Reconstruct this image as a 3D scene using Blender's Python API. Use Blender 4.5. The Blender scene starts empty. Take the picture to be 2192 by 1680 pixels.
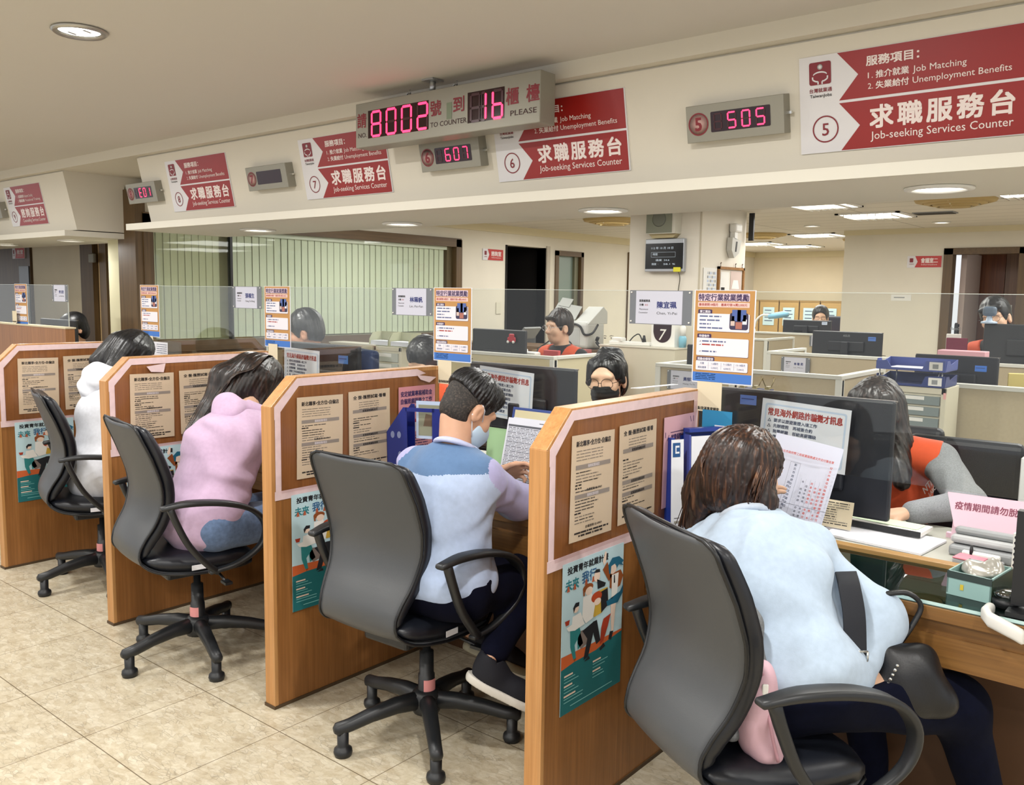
import bpy, bmesh, math, random
import numpy as np
from mathutils import Vector, Matrix
random.seed(7)
R_ = math.radians
SC = bpy.context.scene
COL = SC.collection

# ------------------------------------------------------------------ camera
RX = np.array([[0.770538, 0.637361, -0.006475],
               [0.081971, -0.108826, -0.990675],
               [-0.632123, 0.762822, -0.136099]])   # rows replaced below
FPX = 1876.31


def cam_axes(yaw, pit, rol):
    c, s = math.cos, math.sin
    f = np.array([s(yaw) * c(pit), c(yaw) * c(pit), s(pit)])
    r = np.array([c(yaw), -s(yaw), 0.0])
    d = np.cross(f, r)
    return np.stack([r * c(rol) + d * s(rol), -r * s(rol) + d * c(rol), f])


RX = cam_axes(-0.690431, -0.1112936, -0.0147811)
EYE = np.array([0.0, 0.0, 1.5])
cam_d = bpy.data.cameras.new('camera')
cam = bpy.data.objects.new('camera', cam_d)
COL.objects.link(cam)
cam_d.sensor_width = 36.0
cam_d.lens = 36.0 * FPX / 2192.0
cam_d.clip_start = 0.05
m3 = Matrix((RX[0], -RX[1], -RX[2])).transposed()
cam.matrix_world = Matrix.Translation(Vector(EYE)) @ m3.to_4x4()
SC.camera = cam

# ------------------------------------------------------------------ view, world
SC.view_settings.view_transform = 'Standard'
SC.view_settings.look = 'None'
SC.view_settings.exposure = EXPOSURE = 0.12
SC.view_settings.gamma = 1.0
SC.view_settings.use_curve_mapping = False
w = bpy.data.worlds.new('world')
SC.world = w
w.use_nodes = True
w.node_tree.nodes['Background'].inputs[0].default_value = (0.95, 0.97, 1.0, 1)
w.node_tree.nodes['Background'].inputs[1].default_value = 0.9


def lamp(name, loc, size, watts, col=(1, 0.97, 0.9), shape='DISK', sy=None, spread=180):
    d = bpy.data.lights.new(name, 'AREA')
    d.shape = shape
    d.size = size
    if sy:
        d.size_y = sy
    d.energy = watts
    d.color = col
    d.spread = R_(spread)
    o = bpy.data.objects.new(name, d)
    o.location = loc
    COL.objects.link(o)
    return o


# hall downlights (a regular grid in the hall ceiling, the lamp at -2.9 / 1.34 is in view)
for gx in (-6.5, -4.7, -2.9, -1.1, 0.7, 2.5):
    for gy in (1.34, -0.5, -2.3):
        lamp('hall_light', (gx, gy, 2.28), 0.13, 21.0, (1, 0.985, 0.955))
# soffit downlights over the counter
for gx in (-7.62, -6.46, -4.33, -3.19, -1.96, -0.73, 0.5):
    lamp('soffit_light', (gx, 2.91, 1.815), 0.15, 8.0, (1, 0.985, 0.955))
# office louvre lights
for gx, gy in ((-4.6, 4.9), (-2.6, 4.9), (-0.4, 4.9), (-4.6, 6.9), (-2.4, 7.3), (-0.4, 7.0), (-4.4, 9.2), (-5.0, 11.4), (-3.9, 10.9), (1.6, 5.5), (1.6, 8.0)):
    lamp('office_light', (gx, gy, 2.15), 1.1, 25.0, (1, 0.985, 0.96), 'SQUARE')
# back room behind the dark doorway stays unlit


# ------------------------------------------------------------------ helpers
def ray(px, py):
    return RX.T @ np.array([(px - 1096.0) / FPX, (py - 840.0) / FPX, 1.0])


def AT(px, py, x=None, y=None, z=None):
    """place of a photo point on the plane x, y or z = const (used to survey where things stand)"""
    v = ray(px, py)
    i, q = (0, x) if x is not None else (1, y) if y is not None else (2, z)
    return EYE + v * ((q - EYE[i]) / v[i])


def lin(h):
    h = h.lstrip('#')
    v = [int(h[i:i + 2], 16) / 255 for i in (0, 2, 4)]
    return tuple(c / 12.92 if c <= 0.04045 else ((c + 0.055) / 1.055) ** 2.4 for c in v) + (1.0,)


MATS = {}


class NT:
    def __init__(s, name):
        s.m = bpy.data.materials.new(name)
        s.m.use_nodes = True
        s.t = s.m.node_tree
        s.b = s.t.nodes['Principled BSDF']

    def n(s, kind, **kw):
        nd = s.t.nodes.new(kind)
        for k, v in kw.items():
            if k.startswith('i_'):
                key = k[2:]
                nd.inputs[int(key) if key.isdigit() else key.replace('_', ' ')].default_value = v
            else:
                setattr(nd, k, v)
        return nd

    def l(s, a, ao, b, bi):
        s.t.links.new(a.outputs[ao], b.inputs[bi])

    def ramp(s, src, so, stops):
        r = s.n('ShaderNodeValToRGB')
        e = r.color_ramp.elements
        while len(e) < len(stops):
            e.new(0.5)
        for k, (p, c) in zip(e, stops):
            k.position = p
            k.color = lin(c) if isinstance(c, str) else (c, c, c, 1)
        s.l(src, so, r, 0)
        return r

    def coords(s, scale=(1, 1, 1), obj=True):
        tc = s.n('ShaderNodeTexCoord')
        mp = s.n('ShaderNodeMapping')
        mp.inputs['Scale'].default_value = scale
        s.l(tc, 'Object' if obj else 'Generated', mp, 0)
        return mp

    def bump(s, src, so, strength, dist=0.002):
        b = s.n('ShaderNodeBump')
        b.inputs['Strength'].default_value = strength
        b.inputs['Distance'].default_value = dist
        s.l(src, so, b, 'Height')
        s.l(b, 0, s.b, 'Normal')


def M(name, col='#808080', rough=0.5, metal=0.0, spec=None, emit=None, estr=0.0, var=0.0, vscale=30.0, bump=0.0, bscale=120.0, bd=0.002, sheen=0.0, alpha=1.0):
    """plain procedural material; var adds a soft noise in the colour, bump a fine grain"""
    if name in MATS:
        return MATS[name]
    t = NT(name)
    b = t.b
    c = lin(col)
    b.inputs['Base Color'].default_value = c
    b.inputs['Roughness'].default_value = rough
    b.inputs['Metallic'].default_value = metal
    if spec is not None:
        b.inputs['Specular IOR Level'].default_value = spec
    if sheen:
        b.inputs['Sheen Weight'].default_value = sheen
    if alpha < 1:
        b.inputs['Alpha'].default_value = alpha
    if emit:
        b.inputs['Emission Color'].default_value = lin(emit)
        b.inputs['Emission Strength'].default_value = estr
    if var or bump:
        mp = t.coords()
        if var:
            nz = t.n('ShaderNodeTexNoise', i_Scale=vscale, i_Detail=4.0)
            t.l(mp, 0, nz, 'Vector')
            rp = t.n('ShaderNodeValToRGB')
            rp.color_ramp.elements[0].position = 0.3
            rp.color_ramp.elements[1].position = 0.7
            rp.color_ramp.elements[0].color = tuple(x * (1 - var) for x in c[:3]) + (1,)
            rp.color_ramp.elements[1].color = tuple(min(1, x * (1 + var)) for x in c[:3]) + (1,)
            t.l(nz, 0, rp, 0)
            t.l(rp, 0, b, 'Base Color')
        if bump:
            n2 = t.n('ShaderNodeTexNoise', i_Scale=bscale, i_Detail=3.0)
            t.l(mp, 0, n2, 'Vector')
            t.bump(n2, 0, bump, bd)
    MATS[name] = t.m
    return t.m


def wood(name, c0, c1, c2, axis=2, scale=1.0, rough=0.42, fine=1.0):
    """straight-grained veneer, the grain runs along the given axis"""
    if name in MATS:
        return MATS[name]
    t = NT(name)
    sc = [28.0 * scale] * 3
    sc[axis] = 1.2 * scale
    mp = t.coords(tuple(sc))
    n1 = t.n('ShaderNodeTexNoise', i_Scale=1.6, i_Detail=6.0, i_Roughness=0.62, i_Distortion=0.35)
    t.l(mp, 0, n1, 'Vector')
    rp = t.ramp(n1, 0, [(0.28, c0), (0.5, c1), (0.74, c2)])
    sc2 = [150.0 * scale * fine] * 3
    sc2[axis] = 3.0 * scale
    m2 = t.coords(tuple(sc2))
    n2 = t.n('ShaderNodeTexNoise', i_Scale=1.0, i_Detail=3.0)
    t.l(m2, 0, n2, 'Vector')
    r2 = t.ramp(n2, 0, [(0.35, 0.72), (0.62, 1.0)])
    mx = t.n('ShaderNodeMix', data_type='RGBA', blend_type='MULTIPLY')
    mx.inputs[0].default_value = 0.55
    t.l(rp, 0, mx, 6)
    t.l(r2, 0, mx, 7)
    t.l(mx, 2, t.b, 'Base Color')
    t.b.inputs['Roughness'].default_value = rough
    t.bump(n2, 0, 0.12, 0.001)
    MATS[name] = t.m
    return t.m


def glass_mat(name, tint='#f4f8f7', refl=0.06, rough=0.02):
    """clear sheet: straight-through light plus a weak mirror"""
    if name in MATS:
        return MATS[name]
    t = NT(name)
    out = t.t.nodes['Material Output']
    tr = t.n('ShaderNodeBsdfTransparent')
    tr.inputs[0].default_value = lin(tint)
    gl = t.n('ShaderNodeBsdfGlossy')
    gl.inputs['Roughness'].default_value = rough
    fr = t.n('ShaderNodeLayerWeight', i_Blend=0.25)
    ml = t.n('ShaderNodeMath', operation='MULTIPLY_ADD')
    ml.inputs[1].default_value = 0.16
    ml.inputs[2].default_value = refl
    t.l(fr, 'Fresnel', ml, 0)
    mx = t.n('ShaderNodeMixShader')
    t.l(ml, 0, mx, 0)
    t.l(tr, 0, mx, 1)
    t.l(gl, 0, mx, 2)
    t.l(mx, 0, out, 0)
    MATS[name] = t.m
    return t.m


class B:
    """collects shapes (in one local frame) into ONE mesh with several materials"""

    def __init__(s):
        s.v = []
        s.f = []
        s.mi = []
        s.sm = []
        s.mats = []
        s.T = Matrix.Identity(4)

    def mat(s, m):
        if m not in s.mats:
            s.mats.append(m)
        return s.mats.index(m)

    def add(s, vs, fs, m, smooth=False, T=None):
        k = len(s.v)
        X = s.T @ T if T is not None else s.T
        s.v += [tuple(X @ Vector(p)) for p in vs]
        i = s.mat(m)
        for f in fs:
            s.f.append([k + q for q in f])
            s.mi.append(i)
            s.sm.append(smooth)
        return s

    def box(s, x0, x1, y0, y1, z0, z1, m, T=None):
        v = [(x, y, z) for x in (x0, x1) for y in (y0, y1) for z in (z0, z1)]
        f = [(0, 1, 3, 2), (4, 6, 7, 5), (0, 4, 5, 1), (2, 3, 7, 6), (0, 2, 6, 4), (1, 5, 7, 3)]
        return s.add(v, f, m, False, T)

    def cbox(s, c, d, m, rz=0.0, T=None, bev=0.0):
        Q = Matrix.Translation(Vector(c)) @ Matrix.Rotation(rz, 4, 'Z')
        if T is not None:
            Q = T @ Q
        if bev:
            return s.rbox(d, bev, m, Q)
        return s.box(-d[0] / 2, d[0] / 2, -d[1] / 2, d[1] / 2, -d[2] / 2, d[2] / 2, m, Q)

    def rbox(s, d, r, m, T=None, seg=2):
        bm = bmesh.new()
        bmesh.ops.create_cube(bm, size=1.0)
        for v in bm.verts:
            v.co = Vector((v.co.x * d[0], v.co.y * d[1], v.co.z * d[2]))
        bmesh.ops.bevel(bm, geom=bm.edges[:], offset=min(r, min(d) * 0.49), segments=seg, profile=0.5, affect='EDGES')
        bm.verts.index_update()
        s.add([v.co[:] for v in bm.verts], [[v.index for v in f.verts] for f in bm.faces], m, False, T)
        bm.free()
        return s

    def quad(s, pts, m, T=None):
        return s.add(pts, [tuple(range(len(pts)))], m, False, T)

    def prism(s, poly, h0, h1, m, axis='z', T=None):
        """polygon extruded along an axis; polygon coordinates are the two other axes in order"""
        def mk(a, b, h):
            return {'z': (a, b, h), 'y': (a, h, b), 'x': (h, a, b)}[axis]
        n = len(poly)
        v = [mk(a, b, h0) for a, b in poly] + [mk(a, b, h1) for a, b in poly]
        f = [tuple(range(n))[::-1], tuple(range(n, 2 * n))] + [(i, (i + 1) % n, n + (i + 1) % n, n + i) for i in range(n)]
        return s.add(v, f, m, False, T)

    def tube(s, pts, r, m, n=10, T=None, cap=True, flat=1.0, up=(0, 0, 1)):
        """round (or flattened) tube along points; r may be a list"""
        P = [Vector(p) for p in pts]
        rs = r if isinstance(r, (list, tuple)) else [r] * len(P)
        v, f = [], []
        u0 = Vector(up)
        for i, p in enumerate(P):
            t = (P[min(i + 1, len(P) - 1)] - P[max(i - 1, 0)]).normalized()
            a = t.cross(u0)
            if a.length < 1e-4:
                a = t.cross(Vector((1, 0, 0.01)))
            a.normalize()
            b = a.cross(t).normalized()
            for k in range(n):
                q = 2 * math.pi * k / n
                v.append(tuple(p + (a * math.cos(q) + b * math.sin(q) * flat) * rs[i]))
        for i in range(len(P) - 1):
            for k in range(n):
                f.append((i * n + k, i * n + (k + 1) % n, (i + 1) * n + (k + 1) % n, (i + 1) * n + k))
        if cap:
            f.append(tuple(range(n))[::-1])
            f.append(tuple(range((len(P) - 1) * n, len(P) * n)))
        return s.add(v, f, m, True, T)

    def lathe(s, prof, m, n=24, T=None, cap=True):
        """profile [(radius, z)] turned round z"""
        v, f = [], []
        for r_, z in prof:
            for k in range(n):
                q = 2 * math.pi * k / n
                v.append((r_ * math.cos(q), r_ * math.sin(q), z))
        for i in range(len(prof) - 1):
            for k in range(n):
                f.append((i * n + k, i * n + (k + 1) % n, (i + 1) * n + (k + 1) % n, (i + 1) * n + k))
        if cap:
            f.append(tuple(range(n))[::-1])
            f.append(tuple(range((len(prof) - 1) * n, len(prof) * n)))
        return s.add(v, f, m, True, T)

    def sweep(s, pts, wid, thk, m, T=None, xdir=(1, 0, 0), n=4, seg=3, ends=0.4, offs=None):
        """rounded rectangle swept along a path; wid across xdir, thk normal to path and xdir"""
        P = [Vector(p) for p in pts]
        X0 = Vector(xdir).normalized()
        W = wid if isinstance(wid, (list, tuple)) else [wid] * len(P)
        H = thk if isinstance(thk, (list, tuple)) else [thk] * len(P)
        rings = []

        def ring(p, t, w_, h_):
            nrm = X0.cross(t).normalized()
            out = []
            r = min(h_ * 0.5, w_ * 0.5) * 0.9
            for cx, cy, a0 in ((1, 1, 0), (-1, 1, 90), (-1, -1, 180), (1, -1, 270)):
                for k in range(seg + 1):
                    a = R_(a0 + 90 * k / seg)
                    x = cx * (w_ / 2 - r) + r * math.cos(a)
                    y = cy * (h_ / 2 - r) + r * math.sin(a)
                    out.append(tuple(p + X0 * x + nrm * y))
            return out
        N = len(P)
        for i, p in enumerate(P):
            t = (P[min(i + 1, N - 1)] - P[max(i - 1, 0)]).normalized()
            if i == 0:
                rings.append(ring(p - t * H[0] * 0.25, t, W[0] - H[0] * ends, H[0] * 0.45))
            rings.append(ring(p, t, W[i], H[i]))
            if i == N - 1:
                rings.append(ring(p + t * H[i] * 0.25, t, W[i] - H[i] * ends, H[i] * 0.45))
        q = len(rings[0])
        v = [c for r_ in rings for c in r_]
        f = []
        for i in range(len(rings) - 1):
            for k in range(q):
                f.append((i * q + k, i * q + (k + 1) % q, (i + 1) * q + (k + 1) % q, (i + 1) * q + k))
        f.append(tuple(range(q))[::-1])
        f.append(tuple(range((len(rings) - 1) * q, len(rings) * q)))
        return s.add(v, f, m, True, T)

    def text(s, txt, size, m, T, bold=0.0, align='LEFT', width=None, space=1.0, shear=0.0):
        """flat lettering in the local xy plane, baseline at the origin; width squeezes the line to a length"""
        vs, fs, x0, x1 = glyphs(txt, size, space, shear)
        if not vs:
            return s
        wd = x1 - x0
        kx = width / wd if width else 1.0
        off = {'LEFT': -x0, 'CENTER': -(x0 + x1) / 2, 'RIGHT': -x1}[align]
        d = bold * size * 0.9
        for i, (dx, dy) in enumerate(((0, 0),) if not bold else ((0, 0), (-d, -d), (d, -d), (-d, d), (d, d))):
            s.add([((x + off) * kx + dx, y + dy, z + 0.00002 * i) for x, y, z in vs], fs, m, False, T)
        return s

    def obj(s, name, parent=None, loc=None, bevel=0.0, sub=0, autosmooth=None):
        me = bpy.data.meshes.new(name)
        me.from_pydata(s.v, [], s.f)
        for m in s.mats:
            me.materials.append(m)
        me.polygons.foreach_set('material_index', s.mi)
        me.polygons.foreach_set('use_smooth', s.sm)
        me.update()
        bm = bmesh.new()
        bm.from_mesh(me)
        bmesh.ops.recalc_face_normals(bm, faces=bm.faces[:])
        bm.to_mesh(me)
        bm.free()
        o = bpy.data.objects.new(name, me)
        COL.objects.link(o)
        if loc is not None:
            o.location = loc
        if parent is not None:
            o.parent = parent
        if bevel:
            b = o.modifiers.new('bevel', 'BEVEL')
            b.width = bevel
            b.segments = 2
            b.limit_method = 'ANGLE'
        if sub:
            q = o.modifiers.new('subsurf', 'SUBSURF')
            q.levels = q.render_levels = sub
        return o


_GL = {}


def glyphs(txt, size, space, shear):
    key = (txt, round(size, 5), space, shear)
    if key in _GL:
        return _GL[key]
    cu = bpy.data.curves.new('txt', 'FONT')
    cu.body = txt
    cu.size = size
    cu.space_character = space
    cu.shear = shear
    cu.resolution_u = 2
    o = bpy.data.objects.new('txt', cu)
    COL.objects.link(o)
    dg = bpy.context.evaluated_depsgraph_get()
    me = bpy.data.meshes.new_from_object(o.evaluated_get(dg))
    vs = [tuple(v.co) for v in me.vertices]
    fs = [list(p.vertices) for p in me.polygons]
    bpy.data.objects.remove(o)
    bpy.data.curves.remove(cu)
    bpy.data.meshes.remove(me)
    xs = [v[0] for v in vs] or [0]
    _GL[key] = (vs, fs, min(xs), max(xs))
    return _GL[key]


def tag(o, label=None, cat=None, group=None, kind=None):
    if label:
        o['label'] = label
    if cat:
        o['category'] = cat
    if group:
        o['group'] = group
    if kind:
        o['kind'] = kind
    return o


def thing(name, label, cat, loc=(0, 0, 0), rz=0.0, group=None):
    o = bpy.data.objects.new(name, None)
    o.empty_display_size = 0.05
    o.location = loc
    o.rotation_euler = (0, 0, rz)
    COL.objects.link(o)
    return tag(o, label, cat, group)


def struct(o):
    o['kind'] = 'structure'
    return o


def dup(o, parent=None):
    c = o.copy()
    COL.objects.link(c)
    if parent is not None:
        c.parent = parent
    for ch in list(o.children):
        dup(ch, c)
    return c


def frame(origin, xdir, ydir):
    """matrix whose local x, y run along the given directions"""
    x = Vector(xdir).normalized()
    z = x.cross(Vector(ydir)).normalized()
    y = z.cross(x)
    m = Matrix((x, y, z)).transposed().to_4x4()
    return Matrix.Translation(Vector(origin)) @ m


def offz(T, x, y, z=0.0):
    return T @ Matrix.Translation(Vector((x, y, z)))
# ------------------------------------------------------------------ materials of the room
S = 1.204                                    # booth pitch
XR = [-1.3595 - S * k for k in range(4)]     # right faces of the four booth partitions
TH, YF, YE, ZC, ZT = 0.057, 1.794, 2.625, 1.098, 1.195
GY = 2.62                                    # plane of the glass screens
m_wall = M('cream_wall', '#d9d3c3', 0.75, var=0.03, vscale=3)
m_wall2 = M('warm_wall', '#dcd0b4', 0.75, var=0.03, vscale=3)
m_ceil = M('ceiling_paint', '#cbc7bf', 0.9)
m_fascia = M('fascia_paint', '#d3cdbf', 0.7)
m_ledge = M('ledge_paint', '#d9d5c8', 0.6)
m_brown = wood('brown_frame', '#4f3c22', '#5d472a', '#6b5433', 2, 0.8, 0.5)
m_brown_h = wood('brown_frame_flat', '#4f3c22', '#5d472a', '#6b5433', 1, 0.8, 0.5)
m_dark = M('dark_room', '#15110f', 0.9)  # near-black walls put the darkness of the back room into the colour
m_white = M('white_plastic', '#e6e5e0', 0.45)
m_black = M('black_plastic', '#17181b', 0.4)
m_grey = M('grey_plastic', '#8d9092', 0.5)
m_metal = M('satin_metal', '#b9bbbd', 0.35, 0.9)
m_glow = M('lamp_glow', '#ffffff', 0.5, emit='#fffaf0', estr=9.0)
m_chrome = M('lamp_reflector', '#d6d6d2', 0.2, 0.9)


def floor_mat():
    t = NT('marble_tiles')
    mp = t.coords((1, 1, 1))
    # drawn-out flakes of the stone
    warp = t.n('ShaderNodeTexNoise', i_Scale=5.0, i_Detail=5.0)
    t.l(mp, 0, warp, 'Vector')
    mixv = t.n('ShaderNodeMix', data_type='RGBA', blend_type='LINEAR_LIGHT')
    mixv.inputs[0].default_value = 0.035
    t.l(mp, 0, mixv, 6)
    t.l(warp, 1, mixv, 7)
    m2 = t.n('ShaderNodeMapping')
    m2.inputs['Rotation'].default_value = (0, 0, 0.5)
    m2.inputs['Scale'].default_value = (30, 75, 1)
    t.l(mixv, 2, m2, 0)
    v = t.n('ShaderNodeTexVoronoi', feature='F1', i_Scale=1.0)
    t.l(m2, 0, v, 'Vector')
    n1 = t.n('ShaderNodeTexNoise', i_Scale=16.0, i_Detail=9.0, i_Roughness=0.75)
    t.l(mixv, 2, n1, 'Vector')
    r0 = t.ramp(n1, 0, [(0.3, '#94856b'), (0.45, '#b3a68c'), (0.58, '#c6bca5'), (0.75, '#d9d2c0')])
    sep = t.n('ShaderNodeSeparateColor')
    t.l(v, 'Color', sep, 0)
    r1 = t.ramp(sep, 0, [(0.0, '#ada088'), (0.3, '#beb39b'), (0.7, '#cbc2ad'), (1.0, '#d6cfbd')])
    mx = t.n('ShaderNodeMix', data_type='RGBA')
    mx.inputs[0].default_value = 0.4
    t.l(r0, 0, mx, 6)
    t.l(r1, 0, mx, 7)
    # thin dark veins on the flake borders
    ve = t.n('ShaderNodeTexVoronoi', feature='DISTANCE_TO_EDGE', i_Scale=1.0)
    t.l(m2, 0, ve, 'Vector')
    n3 = t.n('ShaderNodeTexNoise', i_Scale=14.0, i_Detail=4.0)
    t.l(mp, 0, n3, 'Vector')
    rv = t.ramp(ve, 0, [(0.0, 0.70), (0.09, 1.0)])
    rn = t.ramp(n3, 0, [(0.42, 0.0), (0.62, 1.0)])
    mv = t.n('ShaderNodeMix', data_type='RGBA', blend_type='MULTIPLY')
    t.l(rn, 0, mv, 0)
    t.l(mx, 2, mv, 6)
    t.l(rv, 0, mv, 7)
    # joints every 0.46 m
    sx = t.n('ShaderNodeSeparateXYZ')
    t.l(mp, 0, sx, 0)
    facs = []
    for ax, o, pitch in ((0, 2.88, 0.4605), (1, -1.705, 0.4525)):
        a = t.n('ShaderNodeMath', operation='ADD')
        a.inputs[1].default_value = o + pitch * 40.5
        t.l(sx, ax, a, 0)
        d = t.n('ShaderNodeMath', operation='DIVIDE')
        d.inputs[1].default_value = pitch
        t.l(a, 0, d, 0)
        f = t.n('ShaderNodeMath', operation='FRACT')
        t.l(d, 0, f, 0)
        s2 = t.n('ShaderNodeMath', operation='SUBTRACT')
        s2.inputs[1].default_value = 0.5
        t.l(f, 0, s2, 0)
        ab = t.n('ShaderNodeMath', operation='ABSOLUTE')
        t.l(s2, 0, ab, 0)
        lt = t.n('ShaderNodeMath', operation='LESS_THAN')
        lt.inputs[1].default_value = 0.0042 if ax else 0.0034
        t.l(ab, 0, lt, 0)
        facs.append(lt)
    mxx = t.n('ShaderNodeMath', operation='MAXIMUM')
    t.l(facs[0], 0, mxx, 0)
    t.l(facs[1], 0, mxx, 1)
    fin = t.n('ShaderNodeMix', data_type='RGBA')
    fin.inputs[7].default_value = lin('#5c4b33')
    sc = t.n('ShaderNodeMath', operation='MULTIPLY')
    sc.inputs[1].default_value = 0.8
    t.l(mxx, 0, sc, 0)
    t.l(sc, 0, fin, 0)
    t.l(mv, 2, fin, 6)
    t.l(fin, 2, t.b, 'Base Color')
    t.b.inputs['Roughness'].default_value = 0.32
    t.b.inputs['Specular IOR Level'].default_value = 0.35
    return t.m


def ceiling_tiles():
    t = NT('ceiling_tiles')
    mp = t.coords((1, 1, 1))
    sx = t.n('ShaderNodeSeparateXYZ')
    t.l(mp, 0, sx, 0)
    facs = []
    for ax, pitch, wd in ((0, 1.2, 0.006), (1, 0.3, 0.022)):
        d = t.n('ShaderNodeMath', operation='DIVIDE')
        d.inputs[1].default_value = pitch
        t.l(sx, ax, d, 0)
        f = t.n('ShaderNodeMath', operation='FRACT')
        t.l(d, 0, f, 0)
        lt = t.n('ShaderNodeMath', operation='LESS_THAN')
        lt.inputs[1].default_value = wd * 1.3
        t.l(f, 0, lt, 0)
        facs.append(lt)
    mxx = t.n('ShaderNodeMath', operation='MAXIMUM')
    t.l(facs[0], 0, mxx, 0)
    t.l(facs[1], 0, mxx, 1)
    fin = t.n('ShaderNodeMix', data_type='RGBA')
    fin.inputs[6].default_value = lin('#d6d1c6')
    fin.inputs[7].default_value = lin('#8d877c')
    t.l(mxx, 0, fin, 0)
    t.l(fin, 2, t.b, 'Base Color')
    t.b.inputs['Roughness'].default_value = 0.9
    return t.m


# ------------------------------------------------------------------ shell
m_floor = floor_mat()
fl = B()
fl.box(-15, 5, -4.5, 14, -0.1, 0.0, m_floor)
struct(fl.obj('floor'))
struct(B().box(-15, 5, -4.5, 2.60, 2.31, 2.41, m_ceil).obj('ceiling'))
ZO = 2.19
struct(B().box(-15, 5, 3.2, 14, ZO, ZO + 0.1, ceiling_tiles()).obj('ceiling_office'))

# bulkhead: a beam along the whole counter with two slanted sign fascias hung below it
bk = B()
bk.box(-15, 5, 2.55, 3.3, 2.254, 2.4, m_fascia)
for x0, x1 in ((-4.97, 4.0), (-15, -5.93)):
    bk.prism([(2.67, 1.88), (2.592, 2.247), (3.2, 2.247), (3.2, 1.88)], x0, x1, m_fascia, 'x')
    bk.prism([(2.602, 2.247), (2.602, 2.256), (3.2, 2.256), (3.2, 2.247)], x0, x1, m_fascia, 'x')
struct(bk.obj('beam_counter'))
sf = B()
sf.box(-5.03, 4.0, 2.545, 3.205, 1.838, 1.874, m_ledge)
sf.box(-15, -5.93, 2.59, 3.205, 1.838, 1.874, m_ledge)
struct(sf.obj('trim_ledge'))

# left wall of the office with the blind window, a dark doorway and a glazed door
wl = B()
XW = -5.8
Y_D0, Y_D1, Y_G0, Y_G1 = 6.893, 7.56, 7.72, 8.25
WY0, WY1, WZ0, WZ1 = 3.06, 6.2, 1.14, 2.01
for y0, y1, z0, z1 in ((3.0, WY0, 0, ZO), (WY0, WY1, 0, WZ0), (WY0, WY1, WZ1, ZO), (WY1, Y_D0, 0, ZO), (Y_D0, Y_D1, 2.0, ZO),
                       (Y_D1, Y_G0, 0, ZO), (Y_G0, Y_G1, 1.98, ZO), (Y_G1, 12.8, 0, ZO)):
    wl.box(XW - 0.12, XW, y0, y1, z0, z1, m_wall)
struct(wl.obj('wall_left'))
struct(B().box(XW, XW + 0.025, 3.0, 12.8, ZO - 0.075, ZO, M('cornice', '#d9cfae', 0.7)).obj('trim_1'))
bb = B()
bb.box(XW, XW + 0.02, 3.0, WY1 + 0.08, 0, 1.06, m_brown_h)
struct(bb.obj('trim_2'))
# window: frame, sill, two panes and vertical blinds
wf = B()
fr = 0.075
wf.box(XW - 0.03, XW + 0.03, WY0 - 0.02, WY1, WZ1 - 0.07, WZ1 + 0.01, m_brown_h)
wf.box(XW - 0.03, XW + 0.03, WY1 - 0.07, WY1 + 0.01, WZ0, WZ1, m_brown)
wf.box(XW - 0.10, XW - 0.03, WY1 - 0.14, WY1 - 0.07, WZ0, WZ1, m_brown)
wf.box(XW - 0.03, XW + 0.03, WY0 - 0.02, WY0 + 0.05, WZ0, WZ1, m_brown)
wf.box(XW - 0.02, XW + 0.045, WY0 - 0.02, WY1 + 0.01, WZ0 - 0.075, WZ0, m_brown_h)
wf.box(XW - 0.03, XW + 0.01, 3.715, 3.735, WZ0, WZ1 - 0.05, m_black)
wfo = struct(wf.obj('window_1'))
for nm, y0, y1 in (('pane', 3.1, 3.715), ('pane', 3.735, 6.12)):
    B().box(XW - 0.006, XW - 0.002, y0, y1, WZ0, WZ1 - 0.06, glass_mat('window_glass', '#fafdf8', 0.03)).obj(nm, wfo)
m_slat = M('blind_slat', '#dfe2d6', 0.8)
m_slat2 = M('blind_slat_darker', '#cfcfb8', 0.8)  # slightly darker colour for the narrow set of slats
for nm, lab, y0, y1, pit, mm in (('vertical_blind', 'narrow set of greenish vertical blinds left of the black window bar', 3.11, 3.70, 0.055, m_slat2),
                                 ('vertical_blind', 'wide run of pale green vertical blinds behind the long brown window', 3.745, 6.05, 0.0655, m_slat)):
    b = B()
    b.box(XW - 0.075, XW - 0.02, y0, y1, WZ1 - 0.10, WZ1 - 0.068, m_white)
    y = y0 + pit * 0.5
    while y < y1 - pit * 0.3:
        Q = Matrix.Translation((XW - 0.05, y, (WZ0 + WZ1) / 2 - 0.04)) @ Matrix.Rotation(R_(96 + random.uniform(-2, 2)), 4, 'Z')
        b.box(-pit * 0.5, pit * 0.49, -0.001, 0.001, -(WZ1 - WZ0) / 2 + 0.05, (WZ1 - WZ0) / 2 - 0.045, mm, Q)
        y += pit
    tag(b.obj(nm), lab, 'blinds')
struct(B().box(XW - 0.4, XW - 0.13, 3.0, 6.3, 1.0, ZO, M('room_behind_blinds', '#c9c4a4', 0.9)).obj('wall_behind'))
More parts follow.
